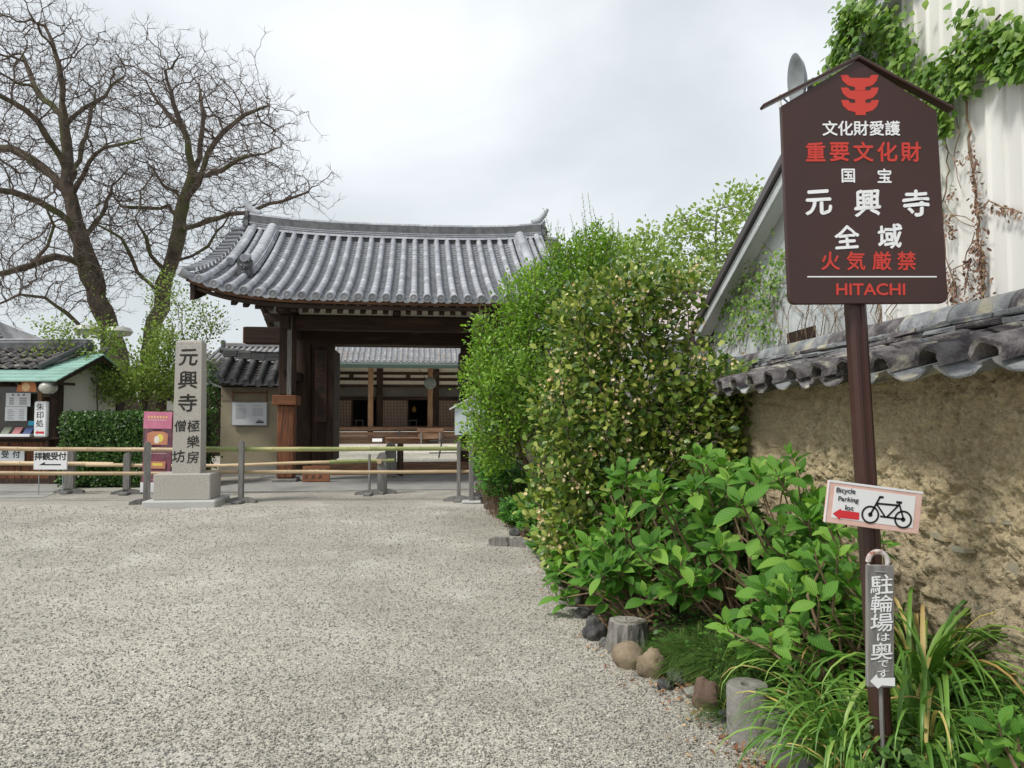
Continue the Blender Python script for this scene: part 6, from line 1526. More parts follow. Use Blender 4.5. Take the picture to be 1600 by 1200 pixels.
# ================================================================== VEGETATION
LT_small = leaf_tpl(1, .45, 3, .2, .2)
LT_round = leaf_tpl(1, .62, 3, .18, .15)
LT_long = leaf_tpl(1, .28, 3, .2, .3)
def pix_blob(px, py, Y, rx, rz, ry, w=1): 
    p = P(px, py, Y); return (tuple(p), (rx, ry, rz), w)
def grow(blobs, natt, base, step, kill, infl, rmin=.004, e=2.2, up=.1, trunk_pts=None, jit=.3):
    att = blob_points(blobs, natt); att = att[att[:, 2] > .05]
    seeds = [Vector(base)] if trunk_pts is None else [Vector(p) for p in trunk_pts]
    par = [-1]+list(range(len(seeds)-1))
    pts, par = colonize(seeds, par, att, step, infl, kill, up=up, jit=jit)
    return pts, par, radii(pts, par, rmin, e)
def leaves_on(pts, rad, par, thr, per, size, spread, tpl, centre=None, up=.5, sizevar=.35, outward=.6, drop=None):
    idx = [i for i in range(len(pts)) if rad[i] < thr]
    A = np.array([pts[i][:] for i in idx]); D = np.array([(pts[i]-pts[par[i]])[:] if par[i] >= 0 else (0, 0, 1) for i in idx])
    A = np.repeat(A, per, 0); D = np.repeat(D, per, 0); D /= np.maximum(np.linalg.norm(D, axis=1, keepdims=True), 1e-6)
    n = len(A); jit = RNG.normal(size=(n, 3)); A = A+jit*spread
    out = jit/np.linalg.norm(jit, axis=1, keepdims=True)
    dirs = D*.5+out*outward+RNG.normal(size=(n, 3))*.25; dirs[:, 2] += .1
    ups = np.array([0, 0, 1.])*up+RNG.normal(size=(n, 3))*.5
    if centre is not None:
        c = A-np.array(centre); c /= np.linalg.norm(c, axis=1, keepdims=True); ups += c*.6
    s = size*(1-sizevar+2*sizevar*RNG.random(n))
    return A, dirs, ups, s
def tree_things(name, label, cat, pts, par, rad, bark, big, group=None, twn=3, rough=.2, twigmat=None):
    b = pts[0]; o = empty(name, (b.x, b.y, 0), 0, label, cat, group)
    loc = Vector((b.x, b.y, 0)); lp = [p-loc for p in pts]
    r = tree_mesh(lp, par, rad, (bark,), o, big, rough=rough)
    if r:
        V, Fc = prisms(*r, n=twn); stuff_mesh('twigs', (V, Fc), twigmat or m_twig, o, False)
    return o, loc
def crown(o, loc, tpl, A, dirs, ups, s, mat, name='foliage'):
    return stuff_mesh(name, scatter(tpl, A-np.array(loc), rot_from(dirs, ups), s), mat, o)

# ---- the two great bare trees
def spine(px_pts, Y0, Y1=None, n=2):
    Y1 = Y0 if Y1 is None else Y1; out = []; m = len(px_pts)
    for i, (a, b) in enumerate(px_pts):
        out.append(P(a, b, Y0+(Y1-Y0)*i/(m-1)))
    # subdivide with a gentle wobble
    res = [out[0]]
    for a, b in zip(out, out[1:]):
        L = (b-a).length; k = max(1, int(L/.33))
        for j in range(1, k+1):
            p = a.lerp(b, j/k)
            if j < k: p += Vector((random.gauss(0, .035), random.gauss(0, .05), random.gauss(0, .03)))
            res.append(p)
    return res
def big_tree(name, label, trunk, limbs, blobs, natt, cut_label=None):
    pts, par = [], []
    def addline(line):
        if not pts:
            for i, p in enumerate(line): pts.append(p); par.append(i-1)
            return
        k = min(range(len(pts)), key=lambda i: (pts[i]-line[0]).length)
        # shift the start smoothly on to the mother branch
        off = pts[k]-line[0]; last = k
        for j, p in enumerate(line[1:], 1):
            f = max(0, 1-j/4); pts.append(p+off*f); par.append(last); last = len(pts)-1
    addline(spine(*trunk))
    for l in limbs: addline(spine(*l))
    nseed = len(pts)
    att = blob_points(blobs, natt, .0); att = att+RNG.normal(size=att.shape)*(RNG.random((len(att), 1)) < .3)*.42
    P2, par2 = colonize(pts, par, att, .2, 2.6, .25, iters=120, jit=.30, up=.10)
    # short terminal sprays
    ch = [0]*len(P2)
    for p in par2:
        if p >= 0: ch[p] += 1
    tips = [i for i in range(nseed, len(P2)) if ch[i] == 0]
    for i in tips:
        d = (P2[i]-P2[par2[i]]).normalized(); 
        for k in range(5):
            last = i; dd = (d+Vector((random.gauss(0,.6), random.gauss(0,.6), random.gauss(.15,.5)))).normalized()
            for q in range(2):
                dd = (dd+Vector((random.gauss(0,.35), random.gauss(0,.35), random.gauss(.1,.3)))).normalized()
                P2.append(P2[last]+dd*random.uniform(.08,.17)); par2.append(last); last = len(P2)-1
    for i in range(nseed, len(P2)-len(tips)*10):
        if random.random() < .35:
            d = Vector((random.gauss(0,1), random.gauss(0,1), random.gauss(.2,1))).normalized(); P2.append(P2[i]+d*random.uniform(.12,.3)); par2.append(i)
    rad = radii(P2, par2, .0030, 2.08)
    o, loc = tree_things(name, label, 'tree', P2, par2, rad, m_bark, .045, 'great bare trees behind the booth', 3, .35)
    return o, loc, P2, par2, rad
YT = 21.5
t1 = big_tree('bare_tree', 'huge spreading bare tree above the booth, its limbs reaching over the booth roof',
  ([(208,700),(205,650),(190,590),(172,520),(150,450),(128,380),(115,330),(105,270),(100,200),(98,140),(85,80),(70,40)], YT),
  [([(128,380),(95,335),(60,315),(20,300),(-40,290)], YT, YT-1.5), ([(124,360),(105,300),(70,265),(35,240),(0,232),(-50,222)], YT, YT+1),
   ([(112,320),(130,280),(150,240),(190,225),(240,210)], YT, YT-1), ([(100,200),(130,170),(165,150),(195,118)], YT, YT+1.5), ([(98,190),(70,160),(50,125),(35,85)], YT, YT+1),
   ([(105,270),(85,230),(60,190),(20,160),(-20,140)], YT, YT-2), ([(140,412),(110,402),(70,405),(30,420),(-20,432),(-70,440)], YT, YT-2.5), ([(190,590),(150,555),(130,520),(105,490),(70,465),(30,460),(-20,482)], YT, YT-3),
   ([(105,300),(125,250),(140,190),(150,140)], YT, YT+2.5), ([(130,385),(150,350),(165,325),(175,290)], YT, YT+1.5), ([(70,405),(85,380),(90,350),(70,320)], YT-1.5, YT-2.5)],
  [pix_blob(60,110,YT,2.9,1.9,3), pix_blob(150,140,YT,1.6,1.4,2.2,.5), pix_blob(-40,160,YT,2.3,2.6,3,.8), pix_blob(50,250,YT,3.2,2.2,3.4,.9), pix_blob(-60,380,YT,2.3,2.2,3,.5), pix_blob(40,430,YT-1.5,2.8,1.2,2.5,.45), pix_blob(170,250,YT,1.4,1.4,2.2,.4), pix_blob(150,360,YT,1.5,1.3,2,.3)], 11500)
t2 = big_tree('bare_tree', 'tall bare tree with a rounded twiggy crown standing nearer the gate roof',
  ([(226,700),(228,650),(230,590),(238,520),(252,460),(268,410),(280,360),(285,320),(300,280),(295,240),(285,200),(270,160),(258,110)], YT+.6),
  [([(287,315),(310,285),(325,240),(350,205),(380,180),(420,165)], YT+.6, YT-.5), ([(300,290),(335,270),(370,250),(415,240)], YT+.6, YT-1), ([(283,200),(262,180),(240,150),(225,115)], YT+.6, YT+1.5),
   ([(280,358),(310,350),(345,340),(375,333),(405,325),(440,315),(482,300)], YT+.6, YT-.8), ([(279,350),(262,325),(230,325),(190,322),(168,300)], YT+.6, YT+1.6), ([(252,458),(232,440),(215,425),(205,400),(190,372),(150,350)], YT+.6, YT-1),
   ([(285,320),(275,300),(255,290),(238,262)], YT+.6, YT+1.5), ([(298,270),(312,225),(318,180),(310,130)], YT+.6, YT+2), ([(268,410),(300,400),(325,385),(340,360)], YT+.6, YT+1.5), ([(262,430),(235,400),(228,370),(215,350)], YT+.6, YT-1.5)],
  [pix_blob(275,150,YT+.6,1.9,1.4,2.4), pix_blob(350,190,YT+.6,1.9,1.6,2.6), pix_blob(400,240,YT,1.1,1.5,2,.5), pix_blob(320,290,YT,1.9,1.3,2.4,.8), pix_blob(445,295,YT-.5,1.1,.6,1,.22), pix_blob(225,290,YT+1,1.3,1.5,2,.4), pix_blob(220,380,YT,1.5,1.2,2,.35), pix_blob(330,370,YT,1.2,.8,1.6,.25)], 10500)
# ivy and moss-green shoots on the trunks
for (o, loc, pp, pr, rd), k in ((t1, 900), (t2, 1300)):
    big = [i for i in range(len(pp)) if rd[i] > .13 and 1.0 < pp[i].z < 6.0]
    sel = RNG.choice(big, k); A = np.array([pp[i][:] for i in sel]); d = RNG.normal(size=(k, 3)); d /= np.linalg.norm(d, axis=1, keepdims=True)
    A = A+d*np.array([rd[i] for i in sel])[:, None]*1.05+RNG.normal(size=(k, 3))*.07
    crown(o, loc, LT_round, A, RNG.normal(size=(k, 3))+d, d+np.array([0,0,.3]), .05+.05*RNG.random(k), m_maple, 'trunk_sprouts')

# ---- young leafy maples in front of the trunks
def leafy(name, label, base, blobs, natt, step, leafsize, tpl, mat, per, thr=.012, spread=.07, cat='tree', trunk=None, big=.02, bark=m_bark, rmin=.004, group=None, up=.6, kill=None, centre=None, jit=.3, infl=None, e=2.3):
    pts, par, rad = grow(blobs, natt, base, step, kill or step*1.4, infl or step*16, rmin, trunk_pts=trunk, jit=jit, e=e)
    o, loc = tree_things(name, label, cat, pts, par, rad, bark, big, group)
    A, d, u, s = leaves_on(pts, rad, par, thr, per, leafsize, spread, tpl, centre, up)
    crown(o, loc, tpl, A, d, u, s, mat)
    return o, loc, pts, par, rad
def line(a, b, n): return [Vector(a).lerp(Vector(b), i/n)+Vector((random.gauss(0,.015), random.gauss(0,.015), 0)) for i in range(n+1)]
b0 = G(222, 748)
leafy('maple_tree', 'small maple with fresh yellow-green leaves behind the hedge and left of the monument', (b0.x-.1, 17.6, 0),
   [pix_blob(190,600,17.6,1.05,.42,.8), pix_blob(245,590,17.6,.75,.5,.8), pix_blob(150,575,17.6,.55,.3,.6,.35), pix_blob(255,540,17.6,.45,.55,.6,.4), pix_blob(165,530,17.6,.35,.45,.5,.2)], 1300, .11, .08, LT_round, m_maple, 15, spread=.10, trunk=line((b0.x-.1,17.6,0),(b0.x-.2,17.6,1.7),8), kill=.16)
leafy('maple_tree', 'slender maple with thin sparse green sprays beside the monument top', P(292,700,16.6).xyz*1,
   [pix_blob(290,500,16.6,.75,.75,.7), pix_blob(340,500,16.4,.35,.4,.4,.2), pix_blob(255,450,16.6,.5,.45,.5,.35), pix_blob(320,560,16.6,.35,.35,.5,.25)], 700, .13, .065, LT_round, m_maple, 6, spread=.09, trunk=line(P(296,740,16.6), P(290,590,16.6), 8), kill=.19)
leafy('maple_tree', 'young maple sprays hanging over the booth roof edge', P(150,690,17.0).xyz*1,
   [pix_blob(75,560,16.6,.6,.22,.5), pix_blob(95,520,16.6,.35,.35,.4,.5), pix_blob(135,565,16.8,.35,.25,.4,.5), pix_blob(60,505,16.6,.12,.2,.2,.15)], 340, .13, .07, LT_round, m_maple, 12, spread=.09, trunk=line(P(152,740,17.0), P(150,600,17.0), 8), kill=.17)

# ---- clipped hedge behind the fence
def hedge(name, label, x0, x1, y0, y1, z1, n, size=.05, mat=m_hedge):
    o = empty(name, ((x0+x1)/2, (y0+y1)/2, 0), 0, label, 'hedge')
    cx, cy = (x0+x1)/2, (y0+y1)/2; w, d = (x1-x0)/2, (y1-y0)/2
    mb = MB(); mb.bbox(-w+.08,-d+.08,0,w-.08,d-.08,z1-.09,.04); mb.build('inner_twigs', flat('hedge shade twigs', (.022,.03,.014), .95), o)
    face = RNG.choice(3, n, p=[.62,.28,.10]); X = (RNG.random(n)*2-1)*w; Yy = (RNG.random(n)*2-1)*d; Z = .08+RNG.random(n)*(z1-.08)
    nz = np.zeros((n, 3)); 
    Yy = np.where(face == 0, -d, Yy); Z = np.where(face == 1, z1, Z); X = np.where(face == 2, w, X)
    nz[face == 0] = (0,-1,.25); nz[face == 1] = (0,-.2,1); nz[face == 2] = (1,0,.2)
    A = np.stack([X, Yy, Z], 1)
    lump = np.array([mnoise.fractal(Vector((a[0]*1.6, a[1]*1.6, a[2]*2.0)), 1, 2, 3) for a in A])
    A = A+nz*(lump*.07)[:, None]+RNG.normal(size=(n, 3))*.035
    dirs = RNG.normal(size=(n, 3))+nz*.5+np.array([0,0,.3])
    stuff_mesh('foliage', scatter(LT_round, A, rot_from(dirs, nz+RNG.normal(size=(n,3))*.45), size*(.6+.7*RNG.random(n))), mat, o)
hedge('hedge', 'dense dark green clipped hedge between booth and monument behind the rear bamboo rail', -9.42, -7.25, 15.0, 16.0, 1.50, 15000, .065)
hedge('hedge', 'shorter stretch of dark hedge behind the monument beside the ochre wall', -7.2, -6.62, 15.2, 16.1, 1.55, 3500, .065)
leafy('camellia_shrub', 'tall narrow green shrub between the monument and the ochre wing wall', P(327,745,16.4).xyz*1, [pix_blob(326,610,16.4,.18,.7,.3), pix_blob(328,690,16.4,.2,.6,.3)], 260, .09, .07, LT_round, m_hedge, 8, spread=.05, cat='shrub', kill=.12)

# ---- tall bright small-leaved shrub by the gate
sA = 10.2
shrubA = leafy('tall_shrub', 'tall bright green small-leaved shrub standing against the gate roof', (.35, sA+.1, 0),
   [pix_blob(800,600,sA,.72,.85,.9,1.2), pix_blob(775,660,sA,.5,.75,.6,.5), pix_blob(845,480,sA,.62,.65,.7,.9), pix_blob(755,520,sA-.1,.22,.3,.35,.12), pix_blob(890,440,sA,.5,.6,.6,.7), pix_blob(890,600,sA,.6,1.2,.7,.8), pix_blob(930,400,sA+.1,.45,.4,.5,.4)],
   4800, .085, .062, LT_small, m_box, 15, thr=.011, spread=.06, cat='shrub', trunk=[(.35,sA+.1,0),(.33,sA+.1,.2),(.3,sA+.1,.45)], big=.02, bark=m_stem, kill=.12, rmin=.0035, centre=(.4, sA+.2, 1.8))
def sprigs(o, loc, pts, n, L, leaf, mat, tpl, zmin, cond=None):
    # upright leafy whips standing out of the crown
    cand = [p for p in pts if p.z > zmin and (cond is None or cond(p))]; sel = random.sample(cand, min(n, len(cand)))
    A, D, U, sz = [], [], [], []; st = []
    for p in sel:
        l = L*random.uniform(.5, 1.3); d = Vector((random.gauss(0,.22), random.gauss(0,.22), 1)).normalized(); st.append((p-loc, p-loc+d*l))
        k = int(l/.028)
        for i in range(k):
            q = p+d*l*i/k; a = i*2.4; v = Vector((math.cos(a), math.sin(a), .7)); A.append(q[:]); D.append(v[:]); U.append((d+Vector((0,0,.4)))[:]); sz.append(leaf*(1.15-.6*i/k))
    crown(o, loc, tpl, np.array(A), np.array(D), np.array(U), np.array(sz), mat, 'sprigs')
    a = np.array([x[0][:] for x in st]); b = np.array([x[1][:] for x in st]); V, Fc = prisms(a, b, np.full(len(a), .004), np.full(len(a), .002), 3); stuff_mesh('sprig_stems', (V, Fc), m_stem, o, False)
sprigs(shrubA[0], shrubA[1], shrubA[2], 420, .30, .05, m_box, LT_small, .9)
sprigs(shrubA[0], shrubA[1], shrubA[2], 26, .62, .055, m_box, LT_small, 3.4)

# ---- flowering glossy shrub in front
sB = 6.4
shrubB = leafy('flowering_shrub', 'large glossy-leaved shrub full of small cream blossoms next to the earth wall', (1.05, sB+.1, 0),
   [pix_blob(950,500,sB,.50,.42,.5,.8), pix_blob(1010,470,sB,.40,.30,.4,.5), pix_blob(1060,440,sB+.1,.22,.14,.25,.12), pix_blob(930,640,sB,.60,.60,.5,1.3), pix_blob(1040,620,sB,.62,.55,.5,1.2), pix_blob(885,760,sB-.1,.38,.50,.45,.7), pix_blob(1000,780,sB,.6,.6,.5,.9), pix_blob(1120,610,sB-.3,.30,.30,.3,.4), pix_blob(1110,720,sB-.3,.4,.4,.35,.4), pix_blob(875,845,sB-.3,.20,.22,.3,.25)],
   3400, .09, .068, LT_round, m_figo, 14, thr=.012, spread=.06, cat='shrub', trunk=[(1.05,sB+.1,0),(1.03,sB+.1,.2),(1.0,sB+.1,.4)], big=.02, bark=m_stem, kill=.125, rmin=.004, centre=(1.1, sB+.5, 1.3))
def figo_front():
    # the leaves nearest the path as separate leaves, and the blossoms
    o, loc, pts, par, rad = shrubB
    c = Vector((1.1, sB+.4, 1.5)); tips = [p for i, p in enumerate(pts) if rad[i] < .008 and p.y < sB+.25]
    tips.sort(key=lambda p: p.y+abs(p.x-.9)*.2); V, Fc = leaf_tpl(1, .55, 4, .25, .18); me = mesh('leaf', V, Fc, m_figo, True)
    for p in random.sample(tips[:len(tips)*3//4], 280):
        d = Vector((random.gauss(-.2,.6), random.gauss(-.5,.4), random.gauss(.25,.45))).normalized(); u = Vector((random.gauss(-.1,.3), -.35, 1)); X = d.cross(u)
        q = p-loc+Vector((random.gauss(0,.03), -.03, random.gauss(0,.03)))
        link('leaf', me, o, frame(q, X, d) @ Matrix.Scale(random.uniform(.065,.1), 4))
    # blossoms: six small spreading petals
    fb = []
    for k in range(6):
        a = k*PI/3; fb.append((math.cos(a), math.sin(a)))
    V = [(0,0,0)]; Fc = []
    for k, (x, y) in enumerate(fb):
        b = len(V); px_, py_ = -y, x; V += [(x*.5+px_*.28, y*.5+py_*.28, .25), (x, y, .38), (x*.5-px_*.28, y*.5-py_*.28, .25)]; Fc += [(0, b+2, b+1), (0, b+1, b)]
    V += [(0,0,.45)]; fm = mesh('blossom', V, Fc, m_flower)
    k = 0
    pool = [p for p in tips if (p.x < 1.15 or p.z > 1.9) and ((p.x-1.1)/.85)**2+((p.y-sB-.4)/.85)**2 > .45]
    hubs = random.sample(pool, 70); clus = [p for h in hubs for p in sorted(random.sample(pool, min(700, len(pool))), key=lambda p: (p-h).length)[:3]]
    for p in clus[:210]:
        q = p-loc+(p-c).normalized()*.05+Vector((random.gauss(0,.04), -.10+random.gauss(0,.03), random.gauss(.04,.04)))
        z = Vector((random.gauss(-.2,.5), -.7, random.gauss(.2,.5))); X = z.orthogonal(); Y_ = z.cross(X)
        link('blossom', fm, o, frame(q, X, Y_) @ Matrix.Scale(random.uniform(.015,.024), 4))
    extra = np.array([0,-.06,.03])+np.array([h[:] for h in hubs for k in range(6)])+RNG.normal(size=(420, 3))*.045
    n = len(extra); dat = scatter((np.array(V), np.array(Fc)), extra-np.array(loc[:]), rot_from(RNG.normal(size=(n,3)), RNG.normal(size=(n,3))+np.array([-.2,-.8,.3])), .010+.010*RNG.random(n)); stuff_mesh('small_blossoms', dat, m_flower, o)
figo_front()

# ---- hydrangeas: every leaf a piece of its own
hyd_leaf = []
for wd, fo, dr in ((.48,.32,.10),(.52,.26,.24),(.46,.4,.16),(.5,.22,.36),(.48,.34,-.08)):
    V, Fc = leaf_tpl(1, wd, 6, fo, dr); hyd_leaf.append(mesh('leaf', V, Fc, m_hyd, True))
def rosette(par, pos, axis, size, pairs, cnt):
    axis = Vector(axis).normalized(); a0 = random.random()*PI
    ref = axis.orthogonal().normalized(); ref2 = axis.cross(ref)
    for k in range(pairs):
        f = k/max(1, pairs-1)      # 0 low and large, 1 the young top pair
        el = R(14+60*f+random.uniform(-14, 12)); sz = size*(1.05-.5*f)*random.uniform(.85, 1.12); ctr = pos+axis*(-.055*(1-f))
        for h in (0, 1):
            a = a0+k*PI/2+h*PI+random.uniform(-.25,.25); rad = ref*math.cos(a)+ref2*math.sin(a)
            d = rad*math.cos(el)+axis*math.sin(el); X = d.cross(axis)
            link('leaf', random.choice(hyd_leaf), par, frame(ctr+rad*.012, X, d) @ Matrix.Scale(sz, 4)); cnt[0] += 1
def hydrangea(label, base, tips, size=.16):
    """tips: list of world points where shoots end"""
    base = Vector(base); o = empty('hydrangea', base, 0, label, 'shrub', 'hydrangea shrubs in the planting bed'); st = MB(); cnt = [0]
    for i, t in enumerate(tips):
        t = Vector(t)-base; b = Vector((random.gauss(0,.07), random.gauss(0,.07), 0))
        ax = Vector((t.x*.5-.18+random.gauss(0,.2), t.y*.3-.35+random.gauss(0,.2), .95)).normalized()
        mid = b.lerp(t, .55)+Vector((random.gauss(0,.06), random.gauss(0,.06), random.uniform(-.04,.08))); m2 = b.lerp(t, .25)+Vector((random.gauss(0,.04), random.gauss(0,.04), 0))
        st.tube([b, m2, mid, t-ax*.06, t], [.009,.008,.006,.005,.003], 5, False)
        if cnt[0] < 285: rosette(o, t, ax, size*random.uniform(.8, 1.15), random.choice((3,3,4)), cnt)
        if cnt[0] < 285 and random.random() < .5: rosette(o, mid.lerp(t, .6), ax, size*random.uniform(.75, 1.0), 2, cnt)
    s = st.build('stems', m_stem, o, True); s['kind'] = 'stuff'
def tipcloud(items):
    out = []
    for px, py, Y, n, sx_, sz_ in items:
        for k in range(n):
            p = P(px+random.uniform(-sx_, sx_), py+random.uniform(-sz_, sz_), Y+random.uniform(-.25, .3)); 
            if p.x > wall_x(p.y)-.12: p.x = wall_x(p.y)-.12-random.random()*.1
            p.z = max(p.z, bed_z(p.x, p.y)+.12); out.append(p)
    return out
hydrangea('leafy hydrangea right in front of the earth wall, left of the brown pole', (1.72, 4.0, .2), tipcloud([(1185,745,4.25,9,60,40),(1215,820,4.0,12,70,45),(1240,900,3.8,10,70,40),(1150,860,4.1,9,50,50)]))
hydrangea('tall hydrangea with pale upright shoots below the wall coping', (1.45, 4.7, .18), tipcloud([(1120,730,4.8,10,60,35),(1075,800,4.7,13,60,50),(1050,880,4.5,12,60,45),(1130,900,4.4,8,40,40)]))
hydrangea('broad hydrangea spreading over the black edging stone behind the stump', (1.15, 5.3, .15), tipcloud([(1000,770,5.5,11,50,40),(985,850,5.2,13,50,45),(965,875,5.1,10,45,35),(1050,895,4.8,9,50,25)]))
hydrangea('low hydrangea behind the stump with sprigs reaching over the gravel', (.95, 5.0, .12), tipcloud([(930,800,6.0,10,45,40),(905,870,5.7,9,45,35),(945,905,5.1,8,35,28),(1060,915,4.65,6,55,18)])+[P(868,925,5.5), P(885,935,5.5)])
hydrangea('hydrangea close to the brown pole with large pale leaves over the strap grass', (1.55, 3.35, .2), tipcloud([(1290,850,3.5,7,35,45),(1265,930,3.4,9,55,35),(1180,960,3.5,7,50,35),(1235,1000,3.3,5,40,25)]), .125)
hydrangea('few hydrangea shoots rising behind the brown pole against the bare wall', (1.72, 3.25, .25), tipcloud([(1310,840,3.45,5,22,45),(1372,860,3.35,2,10,20),(1335,900,3.3,5,25,30),(1330,950,3.2,3,30,20)]), .10)
hydrangea('single light green hydrangea shoot in the bottom corner below the earth wall', (1.62, 2.32, .2), [P(1560,1130,2.3), P(1590,1150,2.25), P(1535,1180,2.3), P(1600,1195,2.25)], .10)
hydrangea('hydrangea under the flowering shrub beside the split log', (.75, 7.4, .1), tipcloud([(880,840,7.3,12,35,30),(850,800,7.8,10,30,30),(910,790,7.2,9,35,40)]), .12)

# ---- low broad-leaved undergrowth along the far edge
def undergrowth(name, label, blobs, n, size, mat, tpl=LT_small):
    A = blob_points(blobs, n); A = A[A[:, 2] > .02]; n = len(A); c = A.mean(0)
    o = empty(name, (c[0], c[1], 0), 0, label, 'shrub')
    k = 5; B = np.repeat(A, k, 0)+RNG.normal(size=(n*k, 3))*.02
    dirs = RNG.normal(size=(n*k, 3)); dirs[:, 2] = np.abs(dirs[:, 2])*.7+.1; ups = np.tile([-.1,-.25,1.], (n*k, 1))+RNG.normal(size=(n*k, 3))*.35
    crown(o, Vector((c[0], c[1], 0)), tpl, B, dirs, ups, size*(.6+.8*RNG.random(n*k)), mat)
    a = np.array([(c[0]+(p[0]-c[0])*.6, c[1]+(p[1]-c[1])*.6, 0) for p in A[::4]]); V, Fc = prisms(a-np.array([c[0],c[1],0]), A[::4]-np.array([c[0],c[1],0]), np.full(len(a), .005), np.full(len(a), .003), 3); stuff_mesh('stems', (V, Fc), m_stem, o, False)
undergrowth('low_shrub', 'low bright green broad-leaved shrub at the foot of the gabled sign', [pix_blob(790,750,10.9,.42,.28,.5), pix_blob(770,725,11.3,.3,.25,.4,.6), pix_blob(815,800,9.9,.3,.2,.4,.7)], 900, .085, m_hydsmall)
undergrowth('low_shrub', 'low leafy shrub below the flowering shrub near the split log', [pix_blob(845,810,9.0,.32,.25,.4), pix_blob(870,850,8.0,.3,.2,.4), pix_blob(900,900,6.6,.25,.15,.3)], 700, .085, m_hydsmall)
undergrowth('shaded_shrub', 'shaded small-leaved shrub filling the gap under the earth wall coping', [((1.55,5.4,.55),(.35,.6,.45),1), ((1.5,6.5,.6),(.4,.7,.5),1), ((1.3,8.5,.7),(.6,1.5,.6),1)], 1500, .07, m_hedge, LT_round)

# ---- strap-leaved clumps
strap_me = []
for k in range(12):
    L = random.uniform(.46,.74); n = 9; V = []; el = R(random.uniform(48, 84)); x, z = 0, 0; w = random.uniform(.0085,.0125); tw = random.uniform(-.4,.4); y = 0
    for i in range(n+1):
        t = i/n; ww = w*(1-t**2.6)+.0004; V += [(-ww, x, z+.35*ww), (0, x, z-.2*ww), (ww, x, z+.35*ww)]
        x += math.cos(el)*L/n; z += math.sin(el)*L/n; el -= R(random.uniform(14, 26))*(.45+1.1*t)
    Fc = [(3*i+j, 3*i+j+1, 3*i+j+4, 3*i+j+3) for i in range(n) for j in (0, 1)]
    strap_me.append((mesh('leaf', V, Fc, m_strap, True), mesh('leaf', V, Fc, m_strapy, True)))
def strap(label, x, y, n, r, s, yell=.13, bias=None):
    z0 = bed_z(x, y)-.01; o = empty('strap_leaf_clump', (x, y, z0), 0, label, 'plant', 'strap-leaved clumps under the brown sign')
    for k in range(n):
        a = random.random()*2*PI if bias is None else random.gauss(bias, 1.3); q = random.random()**.6*r
        me = random.choice(strap_me)[1 if random.random() < yell else 0]
        b = Vector((math.cos(a)*q, math.sin(a)*q, 0)); az = a+random.gauss(0,.4)-PI/2
        o2 = link('leaf', me, o, T(b.x, b.y, 0, rx=R(random.gauss(0, 11)), rz=az) @ Matrix.Scale(s*random.uniform(.65,1.2), 4))
strap('large arching strap-leaved clump around the foot of the brown pole', 1.38, 3.0, 230, .14, .9)
strap('strap-leaved clump drooping over the concrete cylinder', 1.46, 3.42, 90, .10, .85, .12)
strap('strap-leaved clump right of the brown pole', 1.60, 2.85, 180, .13, .85, .14)
strap('strap-leaved clump under the earth wall with long outstretched leaves', 1.80, 3.2, 150, .14, 1.05, .12)
strap('yellowing strap-leaved clump in front of the brown pole', 1.32, 2.72, 90, .08, .75, .16)
# ---- fine dark grass and ground cover
def grass(name, spots, mat, h=.26, kind='stuff'):
    A, B, C = [], [], []
    V, Fc, t = [], [], []
    for x, y, n, r in spots:
        for k in range(n):
            a = random.random()*2*PI; q = random.random()**.5*r; bx_, by_ = x+math.cos(a)*q, y+math.sin(a)*q; bz = bed_z(bx_, by_) if bx_ > edge_x(by_) else 0
            d = Vector((math.cos(a)*.7+random.gauss(0,.3), math.sin(a)*.7+random.gauss(0,.3)-.15, 1)).normalized(); l = h*random.uniform(.5,1.15); w = .003
            s = Vector((-d.y, d.x, 0)).normalized()*w; p = Vector((bx_, by_, bz)); b = len(V); tt = random.random()
            for i in range(5):
                f = i/4; c = p+d*l*f-Vector((0,0,1))*l*.55*f*f+Vector((d.x, d.y, 0))*l*.35*f*f
                V += [c-s*(1-f*.8), c+s*(1-f*.8)]; t += [tt, tt]
            Fc += [(b+2*i, b+2*i+1, b+2*i+3, b+2*i+2) for i in range(4)]
    stuff_mesh(name, (np.array([v[:] for v in V]), np.array(Fc), t), mat)
grass('grass_tufts', [(1.06,4.4,1000,.15),(1.2,4.12,900,.13),(1.22,4.3,900,.18),(1.35,4.05,700,.2),(1.15,3.7,350,.1),(1.6,3.7,700,.25),(1.95,3.1,900,.2),(1.75,2.6,1100,.22),(1.95,2.7,900,.2),(1.5,2.5,500,.15),(1.85,3.7,700,.2),(.82,4.75,200,.08),(1.72,2.35,600,.2)], m_grass)
def cover():
    n = 7500; Y = 2.3+6.5*RNG.random(n)**1.5; X = np.array([edge_x(y)+.04+(wall_x(y)-.05-edge_x(y)-.04)*r for y, r in zip(Y, RNG.random(n))])
    Z = np.array([bed_z(x, y) for x, y in zip(X, Y)])+.015+.10*RNG.random(n)**1.5
    dirs = RNG.normal(size=(n,3)); dirs[:, 2] = .25; ups = np.tile([0,-.2,1.], (n,1))+RNG.normal(size=(n,3))*.35
    stuff_mesh('ground_cover', scatter(LT_round, np.stack([X,Y,Z],1), rot_from(dirs, ups), .022+.03*RNG.random(n)), m_hydsmall)
    n = 420; Y = 2.4+.42*RNG.random(n); X = 1.2+.5*RNG.random(n); Z = .12+.26*RNG.random(n)
    stuff_mesh('ground_cover_near', scatter(LT_round, np.stack([X,Y,Z],1), rot_from(RNG.normal(size=(n,3))*[1,1,.3], np.tile([-.1,-.3,1.], (n,1))+RNG.normal(size=(n,3))*.3), .03+.025*RNG.random(n)), m_hedge)
cover()
